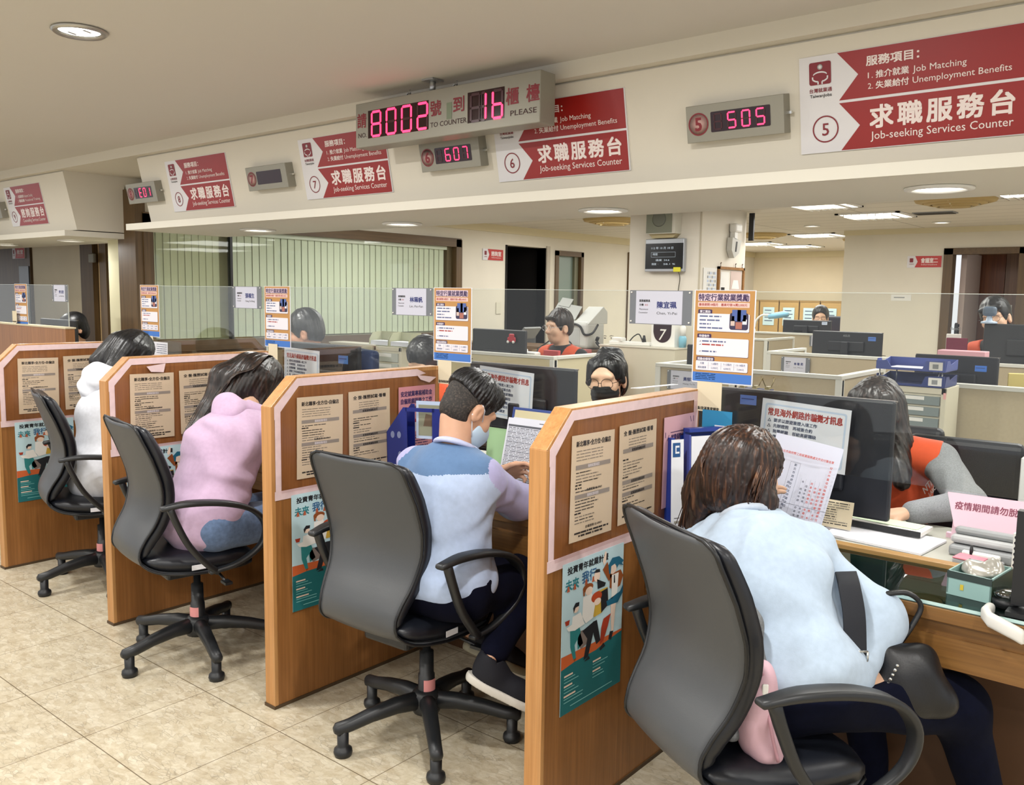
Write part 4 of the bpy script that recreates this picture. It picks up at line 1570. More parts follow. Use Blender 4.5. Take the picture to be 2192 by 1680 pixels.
def sdf_mesh(f, lo, hi, res):
    lo, hi = np.asarray(lo, float), np.asarray(hi, float)
    Bk = 8
    cs = res * Bk
    n = np.ceil((hi - lo) / cs).astype(int) + 1
    gi = np.stack(np.meshgrid(*[np.arange(k) for k in n], indexing='ij'), -1).reshape(-1, 3)
    cen = lo + (gi + 0.5) * cs
    d = np.concatenate([f(cen[i:i + 200000]) for i in range(0, len(cen), 200000)])
    act = gi[np.abs(d) < cs * 1.35]
    N = n * Bk + 2
    o9 = np.stack(np.meshgrid(*[np.arange(Bk + 1)] * 3, indexing='ij'), -1).reshape(-1, 3)
    cells, vals = [], []
    for i in range(0, len(act), 300):
        a = act[i:i + 300]
        P = (a[:, None, :] * Bk + o9[None]).reshape(-1, 3)
        vv = f(lo + P * res).reshape(-1, Bk + 1, Bk + 1, Bk + 1)
        c8 = np.stack([vv[:, x:x + Bk, y:y + Bk, z:z + Bk] for x in (0, 1) for y in (0, 1) for z in (0, 1)], -1)
        inside = c8 < 0
        m = inside.any(-1) & ~inside.all(-1)
        b_, x, y, z = np.nonzero(m)
        cells.append(a[b_] * Bk + np.stack([x, y, z], -1))
        vals.append(c8[m])
    cells = np.concatenate(cells)
    vals = np.concatenate(vals)
    cid = (cells[:, 0] * N[1] + cells[:, 1]) * N[2] + cells[:, 2]
    order = np.argsort(cid)
    cells, vals, cid = cells[order], vals[order], cid[order]
    corner = np.array([(x, y, z) for x in (0, 1) for y in (0, 1) for z in (0, 1)], float)
    edges = [(i, j) for i in range(8) for j in range(i + 1, 8) if np.abs(corner[i] - corner[j]).sum() == 1]
    acc = np.zeros((len(cells), 3))
    cnt = np.zeros(len(cells))
    for i, j in edges:
        a, b = vals[:, i], vals[:, j]
        cr = (a < 0) != (b < 0)
        t = np.where(cr, a / np.where(cr, a - b, 1), 0)
        acc += np.where(cr[:, None], corner[i] + t[:, None] * (corner[j] - corner[i]), 0)
        cnt += cr
    verts = lo + (cells + acc / cnt[:, None]) * res

    def find(c):
        k = (c[:, 0] * N[1] + c[:, 1]) * N[2] + c[:, 2]
        p = np.searchsorted(cid, k)
        p = np.minimum(p, len(cid) - 1)
        return p, cid[p] == k
    faces = []
    for ax, ci in ((0, 4), (1, 2), (2, 1)):
        a, b = vals[:, 0] < 0, vals[:, ci] < 0
        m = np.nonzero(a != b)[0]
        c = cells[m]
        u, v = [(1, 2), (2, 0), (0, 1)][ax]
        e1 = np.zeros(3, int)
        e1[u] = 1
        e2 = np.zeros(3, int)
        e2[v] = 1
        q0, k0 = find(c)
        q1, k1 = find(c - e1)
        q2, k2 = find(c - e1 - e2)
        q3, k3 = find(c - e2)
        ok = k1 & k2 & k3
        F = np.stack([q0, q1, q2, q3], -1)[ok]
        fl = a[m][ok]
        F[~fl] = F[~fl][:, ::-1]
        faces.append(F)
    return verts, np.concatenate(faces)


def relax(v, F, it):
    """a few rounds of smoothing"""
    for _ in range(it):
        s_ = np.zeros_like(v)
        c = np.zeros(len(v))
        for i in range(4):
            j = (i + 1) % 4
            np.add.at(s_, F[:, i], v[F[:, j]])
            np.add.at(c, F[:, i], 1)
            np.add.at(s_, F[:, j], v[F[:, i]])
            np.add.at(c, F[:, j], 1)
        v = v * 0.5 + 0.5 * s_ / np.maximum(c, 1)[:, None]
    return v


def blob_obj(name, f, lo, hi, res, mats, parent=None, matfn=None, smooth=1):
    v, F = sdf_mesh(f, lo, hi, res)
    if smooth:
        v = relax(v, F, smooth)
    me = bpy.data.meshes.new(name)
    me.vertices.add(len(v))
    me.vertices.foreach_set('co', v.astype(np.float32).ravel())
    me.loops.add(F.size)
    me.loops.foreach_set('vertex_index', F.astype(np.int32).ravel())
    me.polygons.add(len(F))
    me.polygons.foreach_set('loop_start', np.arange(0, F.size, 4, dtype=np.int32))
    me.polygons.foreach_set('use_smooth', np.ones(len(F), bool))
    for m in mats:
        me.materials.append(m)
    if matfn is not None:
        me.polygons.foreach_set('material_index', matfn(v[F].mean(1)).astype(np.int32))
    me.update(calc_edges=True)
    me.validate()
    o = bpy.data.objects.new(name, me)
    COL.objects.link(o)
    if parent is not None:
        o.parent = parent
        o.matrix_parent_inverse = Matrix.Translation(-Vector(parent.location))
    return o
# ------------------------------------------------------------------ the clients' swivel chairs
m_shell = M('chair_shell', '#434548', 0.42, bump=0.25, bscale=500, bd=0.0006)
m_pad = M('chair_pad', '#14171f', 0.38, bump=0.2, bscale=400, bd=0.0006)
m_pipe = M('chair_piping', '#0d0f13', 0.4)
m_arm = M('chair_plastic', '#1b1d20', 0.42)
m_stick = M('white_sticker', '#dfe0e6', 0.5)
m_pinktag = M('pink_tag', '#d99090', 0.6)


def bez(pts, n):
    """smooth curve through points (Catmull-Rom)"""
    P = [Vector(p) for p in pts]
    P = [P[0] * 2 - P[1]] + P + [P[-1] * 2 - P[-2]]
    out = []
    for i in range(1, len(P) - 2):
        for k in range(n):
            t = k / n
            a, b, c, d = P[i - 1], P[i], P[i + 1], P[i + 2]
            out.append(0.5 * ((2 * b) + (c - a) * t + (2 * a - 5 * b + 4 * c - d) * t * t + (3 * b - a - 3 * c + d) * t ** 3))
    out.append(P[-2])
    return out


SHELL = [(0, -0.285, 0.985), (0, -0.268, 0.93), (0, -0.242, 0.85), (0, -0.216, 0.76), (0, -0.208, 0.69), (0, -0.222, 0.62), (0, -0.255, 0.555), (0, -0.272, 0.50), (0, -0.258, 0.445),
         (0, -0.19, 0.402), (0, -0.06, 0.383), (0, 0.08, 0.385), (0, 0.21, 0.392)]


def lerp_list(keys, n):
    out = []
    for i in range(n):
        t = i / (n - 1) * (len(keys) - 1)
        k = min(int(t), len(keys) - 2)
        out.append(keys[k] + (keys[k + 1] - keys[k]) * (t - k))
    return out


def curved_sheet(b, path, wid, thk, bow, m, rim=0.25, edge=5, nu=18):
    """closed padded sheet along a path; bow bends it forward (normal) at the sides; corners follow wid"""
    N = len(path)
    top, bot = [], []
    for i, p in enumerate(path):
        t = (path[min(i + 1, N - 1)] - path[max(i - 1, 0)]).normalized()
        nrm = Vector((1, 0, 0)).cross(t).normalized()
        rt, rb = [], []
        for k in range(nu + 1):
            u = -1 + 2 * k / nu
            x = wid[i] / 2 * u
            e = max(0.0, 1 - abs(u) ** edge)
            ee = min(1.0, (min(i, N - 1 - i) / 3.0)) ** 0.5 if min(i, N - 1 - i) < 3 else 1.0
            h = thk[i] * (rim + (1 - rim) * e) * (0.4 + 0.6 * ee)
            q = p + Vector((x, 0, 0)) + nrm * (bow[i] * u * u)
            rt.append(tuple(q + nrm * h))
            rb.append(tuple(q))
        top.append(rt)
        bot.append(rb)
    v = [c for r_ in top for c in r_] + [c for r_ in bot for c in r_]
    K = nu + 1
    o = N * K
    f = []
    for i in range(N - 1):
        for k in range(nu):
            f.append((i * K + k, i * K + k + 1, (i + 1) * K + k + 1, (i + 1) * K + k))
            f.append((o + i * K + k, o + (i + 1) * K + k, o + (i + 1) * K + k + 1, o + i * K + k + 1))
    for i in range(N - 1):
        f.append((i * K, (i + 1) * K, o + (i + 1) * K, o + i * K))
        f.append((i * K + nu, o + i * K + nu, o + (i + 1) * K + nu, (i + 1) * K + nu))
    for k in range(nu):
        f.append((k, o + k, o + k + 1, k + 1))
        f.append(((N - 1) * K + k, (N - 1) * K + k + 1, o + (N - 1) * K + k + 1, o + (N - 1) * K + k))
    b.add(v, f, m, True)
    return [Vector(r_[0]) for r_ in bot], [Vector(r_[-1]) for r_ in bot]


def swivel_chair(name, label, x, y, face, phase, group='grey and black swivel chairs at the booths', tagpos=None, dx=0.07):
    """face: turn of the chair about z (0 looks along +Y); phase: turn of the star base"""
    t = thing(name, label, 'chair', (x, y, 0), R_(face), group)
    path = bez(SHELL, 4)
    n = len(path)
    # length along the path
    acc = [0.0]
    for i in range(1, n):
        acc.append(acc[-1] + (path[i] - path[i - 1]).length)

    def widths(base, r0, r1):
        out = []
        for i in range(n):
            s0, s1 = acc[i], acc[-1] - acc[i]
            w_ = base[i]
            if s0 < r0:
                w_ -= 2 * (r0 - math.sqrt(max(0, r0 * r0 - (r0 - s0) ** 2)))
            if s1 < r1:
                w_ -= 2 * (r1 - math.sqrt(max(0, r1 * r1 - (r1 - s1) ** 2)))
            out.append(w_)
        return out
    base = lerp_list([0.405, 0.42, 0.435, 0.43, 0.41, 0.38, 0.355, 0.34, 0.345, 0.385, 0.43, 0.44, 0.43], n)
    wd = widths(base, 0.035, 0.09)
    bow = lerp_list([0.018, 0.022, 0.03, 0.035, 0.035, 0.03, 0.025, 0.02, 0.01, 0.006, 0.004, 0.0, 0.0], n)
    b = B()
    L, Rr = curved_sheet(b, path, wd, [0.016] * n, bow, m_shell)
    b.obj('shell', t)
    # black piping round the shell
    b = B()
    loop = L + Rr[::-1]
    b.tube([tuple(p) for p in loop] + [tuple(loop[0])], 0.0052, m_pipe, 8)
    b.obj('piping', t)
    # pads
    k1 = [i for i in range(n) if path[i].z > 0.49 and i < n * 0.7]
    ins = 0.02

    def sub(idx, thk, shrink, r0, r1):
        pp = []
        for i in idx:
            tt = (path[min(i + 1, n - 1)] - path[max(i - 1, 0)]).normalized()
            nr = Vector((1, 0, 0)).cross(tt).normalized()
            pp.append(path[i] + nr * 0.014)
        a = [0.0]
        for i in range(1, len(pp)):
            a.append(a[-1] + (pp[i] - pp[i - 1]).length)
        ww = []
        for j, i in enumerate(idx):
            w_ = base[i] - shrink
            for s_, r_ in ((a[j], r0), (a[-1] - a[j], r1)):
                if s_ < r_:
                    w_ -= 2 * (r_ - math.sqrt(max(0, r_ * r_ - (r_ - s_) ** 2)))
            ww.append(w_)
        return pp, ww, [bow[i] for i in idx]
    i1 = list(range(1, int(n * 0.68)))
    pp, ww, bb_ = sub(i1, 0.035, 0.006, 0.03, 0.03)
    b = B()
    curved_sheet(b, pp, ww, lerp_list([0.045, 0.055, 0.058, 0.056, 0.05, 0.042], len(pp)), bb_, m_pad, 0.55, 9)
    b.obj('backrest', t)
    i2 = list(range(int(n * 0.66), n))
    pp, ww, bb_ = sub(i2, 0.05, 0.006, 0.03, 0.08)
    b = B()
    curved_sheet(b, pp, ww, lerp_list([0.03, 0.055, 0.065, 0.065, 0.06, 0.045], len(pp)), bb_, m_pad, 0.55, 9)
    b.obj('seat', t)
    # white sticker low on the seat side
    b = B()
    T = frame((0.222, -0.075, 0.405), (0.03, 1, 0.0), (0, 0, 1))
    b.box(0, 0.055, 0, 0.02, -0.0008, 0.0008, m_stick, T)
    b.obj('sticker', t)
    # armrests: an open loop and a rear post
    for s_ in (1, -1):
        ax = 0.325 if s_ > 0 else -0.265
        lp = bez([(ax * 0.97, -0.215, 0.690), (ax, -0.12, 0.700), (ax, 0.02, 0.682), (ax, 0.13, 0.640), (ax, 0.185, 0.570), (ax * 0.99, 0.165, 0.490), (ax * 0.95, 0.075, 0.430), (ax * 0.9, -0.03, 0.408)], 5)
        b = B()
        m_ = len(lp)
        b.sweep(lp, lerp_list([0.034, 0.05, 0.054, 0.05, 0.042, 0.034, 0.03, 0.03], m_), lerp_list([0.018, 0.022, 0.022, 0.02, 0.02, 0.02, 0.02, 0.018], m_), m_arm)
        a = b.obj('armrest', t)
        b = B()
        ps = bez([(ax * 0.985, -0.185, 0.686), (ax * 0.985, -0.160, 0.620), (ax * 0.97, -0.115, 0.53), (ax * 0.94, -0.045, 0.445), (ax * 0.9, 0.0, 0.405)], 4)
        b.sweep(ps, 0.032, lerp_list([0.026, 0.024, 0.024, 0.026], len(ps)), m_arm)
        b.obj('arm_post', a)
    # mechanism, gas column, star base with glides
    b = B()
    b.rbox((0.20, 0.26, 0.045), 0.012, m_arm, Matrix.Translation((0, 0.0, 0.362)))
    b.obj('tilt_mechanism', t)
    b = B()
    b.tube([(0.06, 0.03, 0.355), (0.16, 0.06, 0.35), (0.24, 0.05, 0.345)], 0.006, m_arm, 8)
    b.cbox((0.255, 0.05, 0.342), (0.05, 0.03, 0.01), m_arm)
    b.obj('lever', t)
    b = B()
    b.T = Matrix.Translation((dx, 0, 0))
    b.lathe([(0.014, 0.36), (0.014, 0.30), (0.024, 0.298), (0.025, 0.22), (0.028, 0.218), (0.03, 0.12), (0.03, 0.09)], m_arm, 20)
    b.obj('gas_column', t)
    if tagpos is not None:
        b = B()
        a0 = R_(tagpos)
        v = []
        for k in range(7):
            a = a0 + R_(-45 + 15 * k)
            for z_ in (0.165, 0.205):
                v.append((dx + 0.0312 * math.cos(a), 0.0312 * math.sin(a), z_))
        b.add(v, [(2 * k, 2 * k + 2, 2 * k + 3, 2 * k + 1) for k in range(6)], m_pinktag, True)
        b.obj('pink_label', t)
    b = B()
    b.T = Matrix.Translation((dx, 0, 0))
    b.lathe([(0.045, 0.085), (0.05, 0.1), (0.05, 0.15), (0.036, 0.165)], m_arm, 20)
    b.obj('hub', t)
    for i in range(5):
        a = R_(phase - face + 72 * i)
        Q = Matrix.Translation((dx, 0, 0)) @ Matrix.Rotation(a, 4, 'Z')
        b = B()
        b.T = Q
        pth = [Vector((0.03, 0, 0.128)), Vector((0.11, 0, 0.128)), Vector((0.2, 0, 0.115)), Vector((0.27, 0, 0.098)), Vector((0.315, 0, 0.092))]
        b.sweep(pth, [0.056, 0.052, 0.047, 0.043, 0.04], [0.062, 0.054, 0.046, 0.042, 0.042], m_arm, xdir=(0, 1, 0))
        lg = b.obj('leg', t)
        b = B()
        b.T = Q @ Matrix.Translation((0.295, 0, 0))
        b.lathe([(0.019, 0.085), (0.0185, 0.036), (0.021, 0.030), (0.029, 0.024), (0.031, 0.012), (0.027, 0.0)], m_arm, 18)
        b.obj('glide', lg)
    return t


CH1 = swivel_chair('swivel_chair', 'nearest swivel chair, holding a jacket and a pink pouch behind the pale blue sweatshirt', -0.845, 1.965, -30, 20, tagpos=None)
CH2 = swivel_chair('swivel_chair', 'swivel chair under the man in the two-tone shirt', -2.10, 2.02, 3, 33, tagpos=-20)
CH3 = swivel_chair('swivel_chair', 'swivel chair under the woman in the lilac hoodie', -3.29, 1.892, -10, 270, tagpos=-60)
CH4 = swivel_chair('swivel_chair', 'swivel chair at the far left under the woman in the white hoodie', -4.47, 2.07, -16, 270, tagpos=-60)
# ------------------------------------------------------------------ people
m_skin = M('skin', '#c79a7e', 0.5, var=0.05, vscale=25)
m_skin2 = M('skin_pale', '#d3ab90', 0.5, var=0.04, vscale=25)
m_eye = M('eye_white', '#d9d4cf', 0.3)
m_iris = M('iris', '#1a120e', 0.2)
m_brow = M('eyebrow', '#2e211b', 0.8)


def cloth(name, col, rough=0.85, var=0.05):
    return M(name, col, rough, var=var, vscale=60, bump=0.25, bscale=350, bd=0.0008, sheen=0.15)


def hair_mat(name, c0, c1, c2, sc=(110, 110, 7), rough=0.38, bump=0.35):
    if name in MATS:
        return MATS[name]
    t = NT(name)
    mp = t.coords(sc)
    n1 = t.n('ShaderNodeTexNoise', i_Scale=1.0, i_Detail=5.0, i_Distortion=0.3)
    t.l(mp, 0, n1, 'Vector')
    rp = t.ramp(n1, 0, [(0.35, c0), (0.52, c1), (0.7, c2)])
    t.l(rp, 0, t.b, 'Base Color')
    t.b.inputs['Roughness'].default_value = rough
    t.bump(n1, 0, bump, 0.002)
    MATS[name] = t.m
    return t.m


m_hblack = hair_mat('hair_black', '#060607', '#0e0e11', '#24242a')
m_hbrown = hair_mat('hair_brown', '#150a07', '#2a170f', '#5a3a26')
m_hdark = hair_mat('hair_dark_brown', '#0b0706', '#1b1210', '#3c2a22')


def axes(face, tilt=0.0, roll=0.0):
    """head axes: face turned about z from +Y (positive to the left), tilt looks down, roll leans to the person's right"""
    a, t = R_(face), R_(tilt)
    F = V3(-math.sin(a) * math.cos(t), math.cos(a) * math.cos(t), -math.sin(t))
    Rr = V3(math.cos(a), math.sin(a), 0)
    U = np.cross(Rr, F)
    q = R_(roll)
    R2 = Rr * math.cos(q) - U * math.sin(q)
    U2 = U * math.cos(q) + Rr * math.sin(q)
    return R2, F, U2


class Head:
    def __init__(s, c, face, tilt=0.0, roll=0.0, k=1.0):
        s.c = np.asarray(c, float)
        s.R, s.F, s.U = axes(face, tilt, roll)
        s.A = np.stack([s.R, s.F, s.U])
        s.k = k

    def p(s, r, f, u):
        return s.c + (s.R * r + s.F * f + s.U * u) * s.k

    def ell(s, r, f, u, a, b, c):
        return s_ell(s.p(r, f, u), V3(a, b, c) * s.k, s.A)

    def cap(s, a, b, r1, r2):
        return s_cap(s.p(*a), s.p(*b), r1 * s.k, r2 * s.k)

    def sdf(s):
        sk = s_union([s.ell(0, -0.015, 0.035, 0.073, 0.092, 0.080), s.ell(0, 0.018, -0.03, 0.061, 0.068, 0.084),
                      s.ell(0, 0.036, -0.080, 0.040, 0.042, 0.032), s.ell(0.034, 0.058, -0.022, 0.026, 0.022, 0.026), s.ell(-0.034, 0.058, -0.022, 0.026, 0.022, 0.026),
                      s.cap((-0.04, 0.072, 0.028), (0.04, 0.072, 0.028), 0.010, 0.010)], 0.022)
        for q in (-1, 1):
            sk = s_cut(sk, s.ell(q * 0.031, 0.096, 0.010, 0.020, 0.016, 0.011), 0.010)
        sk = s_union([sk, s.cap((0, 0.083, 0.010), (0, 0.103, -0.026), 0.006, 0.012), s.cap((-0.012, 0.09, -0.029), (0.012, 0.09, -0.029), 0.009, 0.009)], 0.012)
        sk = s_union([sk, s.cap((-0.020, 0.080, -0.054), (0.020, 0.080, -0.054), 0.0055, 0.0055), s.cap((-0.016, 0.080, -0.064), (0.016, 0.080, -0.064), 0.006, 0.006)], 0.006)
        ear = []
        for q in (-1, 1):
            e = s_cut(s.ell(q * 0.076, -0.012, -0.008, 0.011, 0.021, 0.033), s.ell(q * 0.088, -0.006, -0.006, 0.010, 0.011, 0.019), 0.006)
            ear.append(e)
        return s_union([sk] + ear, 0.008)


def hand_sdf(w_, d, n, side_, curl=25, k=1.0, spread=1.0):
    """wrist point, finger direction, back-of-hand normal, side of the thumb (+1 along d x n), finger curl in degrees"""
    w_, d = np.asarray(w_, float), unit(d)
    n = unit(np.asarray(n, float) - d * (np.asarray(n, float) @ d))
    l = np.cross(d, n) * side_
    fs = []
    kn = []
    for i, off in enumerate((0.030, 0.010, -0.010, -0.029)):
        b = w_ + (d * (0.088 - 0.006 * abs(i - 1)) + l * off) * k
        kn.append(b)
        fs.append(s_cap(w_ + l * off * 0.55 * k + d * 0.012 * k, b, 0.017 * k, 0.0125 * k))
    palm = s_union(fs, 0.012)
    fing = []
    for i, b in enumerate(kn):
        L = (0.072, 0.080, 0.074, 0.058)[i] * k
        a = R_(curl * 0.5)
        p = b
        for j, fr_ in enumerate((0.45, 0.32, 0.23)):
            ll = l * (0.06 * (1.5 - i)) * spread
            dv = unit(d * math.cos(a) - n * math.sin(a) + ll)
            q = p + dv * L * fr_
            fing.append(s_cap(p, q, (0.0092, 0.0084, 0.0075)[j] * k, (0.0084, 0.0075, 0.0066)[j] * k))
            p = q
            a += R_(curl * (1.0 + 0.2 * i))
    tb = w_ + (d * 0.028 + l * 0.026 - n * 0.006) * k
    t1 = tb + unit(d * 0.75 + l * 0.7 - n * 0.35) * 0.040 * k
    t2 = t1 + unit(d * 0.95 + l * 0.15 - n * 0.3) * 0.030 * k
    fing += [s_cap(tb, t1, 0.0135 * k, 0.0105 * k), s_cap(t1, t2, 0.0105 * k, 0.008 * k)]
    return s_union([palm, s_union(fing, 0.003)], 0.006)


class Body:
    """joints in world coordinates"""

    def __init__(s, hip, neck, sl, sr, el, er, wl, wr, kl=None, kr=None, al=None, ar=None, k=1.0, girth=1.0):
        for n, v in dict(hip=hip, neck=neck, sl=sl, sr=sr, el=el, er=er, wl=wl, wr=wr, kl=kl, kr=kr, al=al, ar=ar).items():
            setattr(s, n, None if v is None else np.asarray(v, float))
        s.k, s.g = k, girth
        s.up = unit(s.neck - s.hip)
        r_ = s.sr - s.sl
        s.R = unit(r_ - s.up * (r_ @ s.up))
        s.F = np.cross(s.up, s.R)
        s.A = np.stack([s.R, s.F, s.up])
        s.L = np.linalg.norm(s.neck - s.hip)

    def at(s, r, f, t):
        return s.hip + s.R * r + s.F * f + s.up * (t * s.L)

    def torso(s, g=0.0, curve=0.02):
        q = s.g
        parts = [s_ell(s.at(0, -0.01, 0.05), V3(0.172 * q + g, 0.128 * q + g, 0.12), s.A), s_ell(s.at(0, -0.005 - curve * 0.5, 0.32), V3(0.148 * q + g, 0.112 * q + g, 0.15), s.A),
                 s_ell(s.at(0, -0.012 - curve, 0.62), V3(0.16 * q + g, 0.118 * q + g, 0.15), s.A), s_ell(s.at(0, -0.008 - curve * 0.5, 0.84), V3(0.135 + g, 0.085 + g, 0.085), s.A),
                 s_cap(s.sl, s.neck - s.up * 0.035, 0.052 + g, 0.050 + g), s_cap(s.sr, s.neck - s.up * 0.035, 0.052 + g, 0.050 + g)]
        return s_union(parts, 0.05)

    def arm(s, sh, e, w_, g=0.0, cut=0.0):
        d = unit(w_ - e)
        return s_union([s_cap(sh, e, 0.052 * s.g ** 0.5 + g, 0.041 + g), s_cap(e, w_ - d * cut, 0.041 + g, 0.027 + g * 0.9)], 0.03)

    def legs(s, g=0.0, hem=0.0):
        out = []
        for sd, kn, an in ((-1, s.kl, s.al), (1, s.kr, s.ar)):
            if kn is None:
                continue
            hp = s.hip + s.R * sd * 0.085 - s.up * 0.01
            out.append(s_cap(hp, kn, 0.088 * s.g ** 0.5 + g, 0.062 + g))
            if an is not None:
                d = unit(an - kn)
                out.append(s_cap(kn, an - d * hem, 0.058 + g, 0.036 + g))
        out.append(s_ell(s.at(0, -0.015, 0.03), V3(0.172 * s.g + g, 0.13 * s.g + g, 0.13), s.A))
        return s_union(out, 0.045)


def bounds(pts, pad):
    P = np.array([p for p in pts if p is not None])
    return P.min(0) - pad, P.max(0) + pad


def person(label, H, Bd, hands=(None, None), res=0.006, skin=None, group=None, feet=()):
    t = thing('person', label, 'person', tuple(np.array([Bd.hip[0], Bd.hip[1], 0.0])), 0, group)
    fs = [H.sdf(), s_cap(H.p(0, -0.028, -0.055), Bd.neck - Bd.up * 0.03, 0.050, 0.056)]
    k = s_union(fs, 0.02)
    inner = [Bd.torso(-0.016), Bd.arm(Bd.sl, Bd.el, Bd.wl, -0.007), Bd.arm(Bd.sr, Bd.er, Bd.wr, -0.007)]
    if Bd.kl is not None or Bd.kr is not None:
        inner.append(Bd.legs(-0.014))
    k = s_union([k] + inner, 0.02)
    hs = [h for h in hands if h is not None]
    if hs:
        k = s_union([k] + hs, 0.008)
    lo, hi = bounds([H.c, H.p(0, 0.12, 0), H.p(0, -0.1, 0.1), Bd.hip, Bd.neck, Bd.sl, Bd.sr, Bd.el, Bd.er, Bd.wl, Bd.wr, Bd.kl, Bd.kr, Bd.al, Bd.ar], 0.22)
    blob_obj('body', k, lo, hi, res, [skin or m_skin], t)
    return t, lo, hi


def face_bits(t, H, eyes='open', brow_col=None):
    if eyes == 'open':
        for q in (-1, 1):
            b = B()
            pts = [(0.0125 * math.cos(a), 0.0048 * math.sin(a) * (1 if math.sin(a) > 0 else 0.7), 0) for a in [2 * math.pi * i / 16 for i in range(16)]]
            T = frame(H.p(q * 0.031, 0.0895, 0.010), -H.R, H.U)
            b.quad(pts, m_eye, T)
            ir = [(0.0048 * math.cos(a), 0.0046 * math.sin(a), 0.0006) for a in [2 * math.pi * i / 14 for i in range(14)]]
            b.quad(ir, m_iris, T)
            b.tube([(-0.0135, 0.0005, 0.001), (-0.006, 0.0046, 0.0012), (0.005, 0.0048, 0.0012), (0.0135, 0.0012, 0.001)], 0.0011, m_iris, 6, T)
            b.obj('eye', t)
    elif eyes == 'down':
        for q in (-1, 1):
            b = B()
            T = frame(H.p(q * 0.031, 0.0895, 0.006), -H.R, H.U)
            b.tube([(-0.0135, 0.001, 0.001), (-0.006, -0.0025, 0.0016), (0.005, -0.0025, 0.0016), (0.0135, 0.0012, 0.001)], 0.0013, m_iris, 6, T)
            b.obj('eye', t)
    for q in (-1, 1):
        b = B()
        b.tube([tuple(H.p(q * 0.014, 0.0945, 0.0285)), tuple(H.p(q * 0.030, 0.094, 0.034)), tuple(H.p(q * 0.048, 0.083, 0.029))], [0.0022, 0.003, 0.0015], brow_col or m_brow, 6)
        b.obj('eyebrow', t)


def local(t, o):
    """keeps a world-space mesh in place under its thing"""
    o.parent = t
    o.matrix_parent_inverse = Matrix.Translation(-Vector(t.location))
    return o


def strands(f, H, n=46, amp=0.0022, seed=1):
    """locks of hair: ridges that run down round the head"""
    rg = np.random.RandomState(seed)
    W = rg.normal(0, 1, (3, 3)) * 9

    def g(p):
        q = (p - H.c) @ H.A.T
        a = np.arctan2(q[:, 0], q[:, 1])
        w_ = np.sin(p @ W)
        return f(p) - amp * np.sin(a * n + 2.2 * w_[:, 0] + q[:, 2] * 18) - amp * 0.7 * np.sin(a * n * 0.37 + 1.5 * w_[:, 1] + 1.0)
    return g


def short_hair(H, thick=0.012, back=-0.05, fringe=0.055, seed=1, vol=0.0):
    """cap of short hair: open at the face, ends above the nape and over the ears"""
    k = H.k
    sk = s_union([H.ell(0, -0.018, 0.040 + vol * 0.5, 0.074 + thick, 0.090 + thick, 0.080 + thick + vol), H.ell(0, -0.035, -0.005, 0.070 + thick * 0.8, 0.068 + thick, 0.07)], 0.02)
    sk = strands(sk, H, 40, 0.002, seed)
    # cut away the face, the ears and the neck
    front = lambda p: -np.minimum.reduce([((p - H.c) @ H.F - 0.028 * k) * 0.8 - ((p - H.c) @ H.U - 0.02) * 0.25, (fringe * k - (p - H.c) @ H.U)])
    face = H.ell(0, 0.095, -0.02, 0.072, 0.090, 0.082 + fringe - 0.05)
    f = s_cut(sk, face, 0.006)
    low = H.cap((0, 0.1, -0.10), (0, 0.005, -0.070), 0.094, 0.080)
    f = s_cut(f, low, 0.008)
    f = s_and(f, s_plane(H.p(0, -0.09, back - 0.03), -H.U + H.F * 0.35))
    return f


# ================================================================== 1. woman in the pale blue sweatshirt (nearest booth)
H1 = Head((-1.012, 2.25, 1.022), -20, 14, 6, 1.0)
B1 = Body((-0.79, 2.035, 0.545), (-0.985, 2.19, 0.895), (-1.105, 2.21, 0.815), (-0.835, 2.225, 0.835), (-1.13, 2.36, 0.80), (-0.645, 2.235, 0.70), (-1.065, 2.41, 0.83), (-0.665, 2.095, 0.59),
          (-0.78, 2.52, 0.49), (-0.48, 2.40, 0.465), (-0.72, 2.56, 0.10), (-0.40, 2.52, 0.10), 1.0, 1.08)
m_sweat = cloth('pale_blue_sweat', '#aebfd2', 0.9)
hl = hand_sdf(B1.wl, (0.25, 0.2, 0.9), (-0.7, -0.6, 0.2), 1, 30)
hr = hand_sdf(B1.wr, (0.35, 0.1, -0.6), (0.6, -0.5, 0.4), -1, 55)
P1, lo, hi = person('woman in a pale blue sweatshirt with long brown hair at the nearest booth', H1, B1, (hl, hr), 0.006, m_skin2)
f = s_union([s_union([B1.torso(0.022, 0.03), s_ell(B1.at(0, -0.03, 0.16), V3(0.178, 0.14, 0.08), B1.A)], 0.03), B1.arm(B1.sl, B1.el, B1.wl, 0.022, 0.02), B1.arm(B1.sr, B1.er, B1.wr, 0.021, 0.004),
             s_cap((-0.81, 2.10, 0.80), (-0.69, 2.06, 0.62), 0.040, 0.036), s_cap((-0.99, 2.04, 0.76), (-0.78, 1.97, 0.60), 0.052, 0.042), s_cap((-1.02, 2.09, 0.83), (-0.86, 2.05, 0.80), 0.06, 0.05)], 0.022)
f = folds(f, 0.0105, [((26, 8, 20), 0.5), ((-14, 26, -38), 0.7), ((45, -25, 33), 0.5), ((10, 50, 60), 0.35)], 3, 0.7)
f = s_cut(f, s_ell(B1.neck + V3(0.0, 0.012, 0.055), V3(0.068, 0.068, 0.055)), 0.008)
f = s_and(f, s_plane(B1.hip - V3(0, 0, 0.055), tuple(B1.F * 0.42 + V3(0, 0, -1))))
blob_obj('sweatshirt', f, lo, hi, 0.006, [m_sweat], P1)
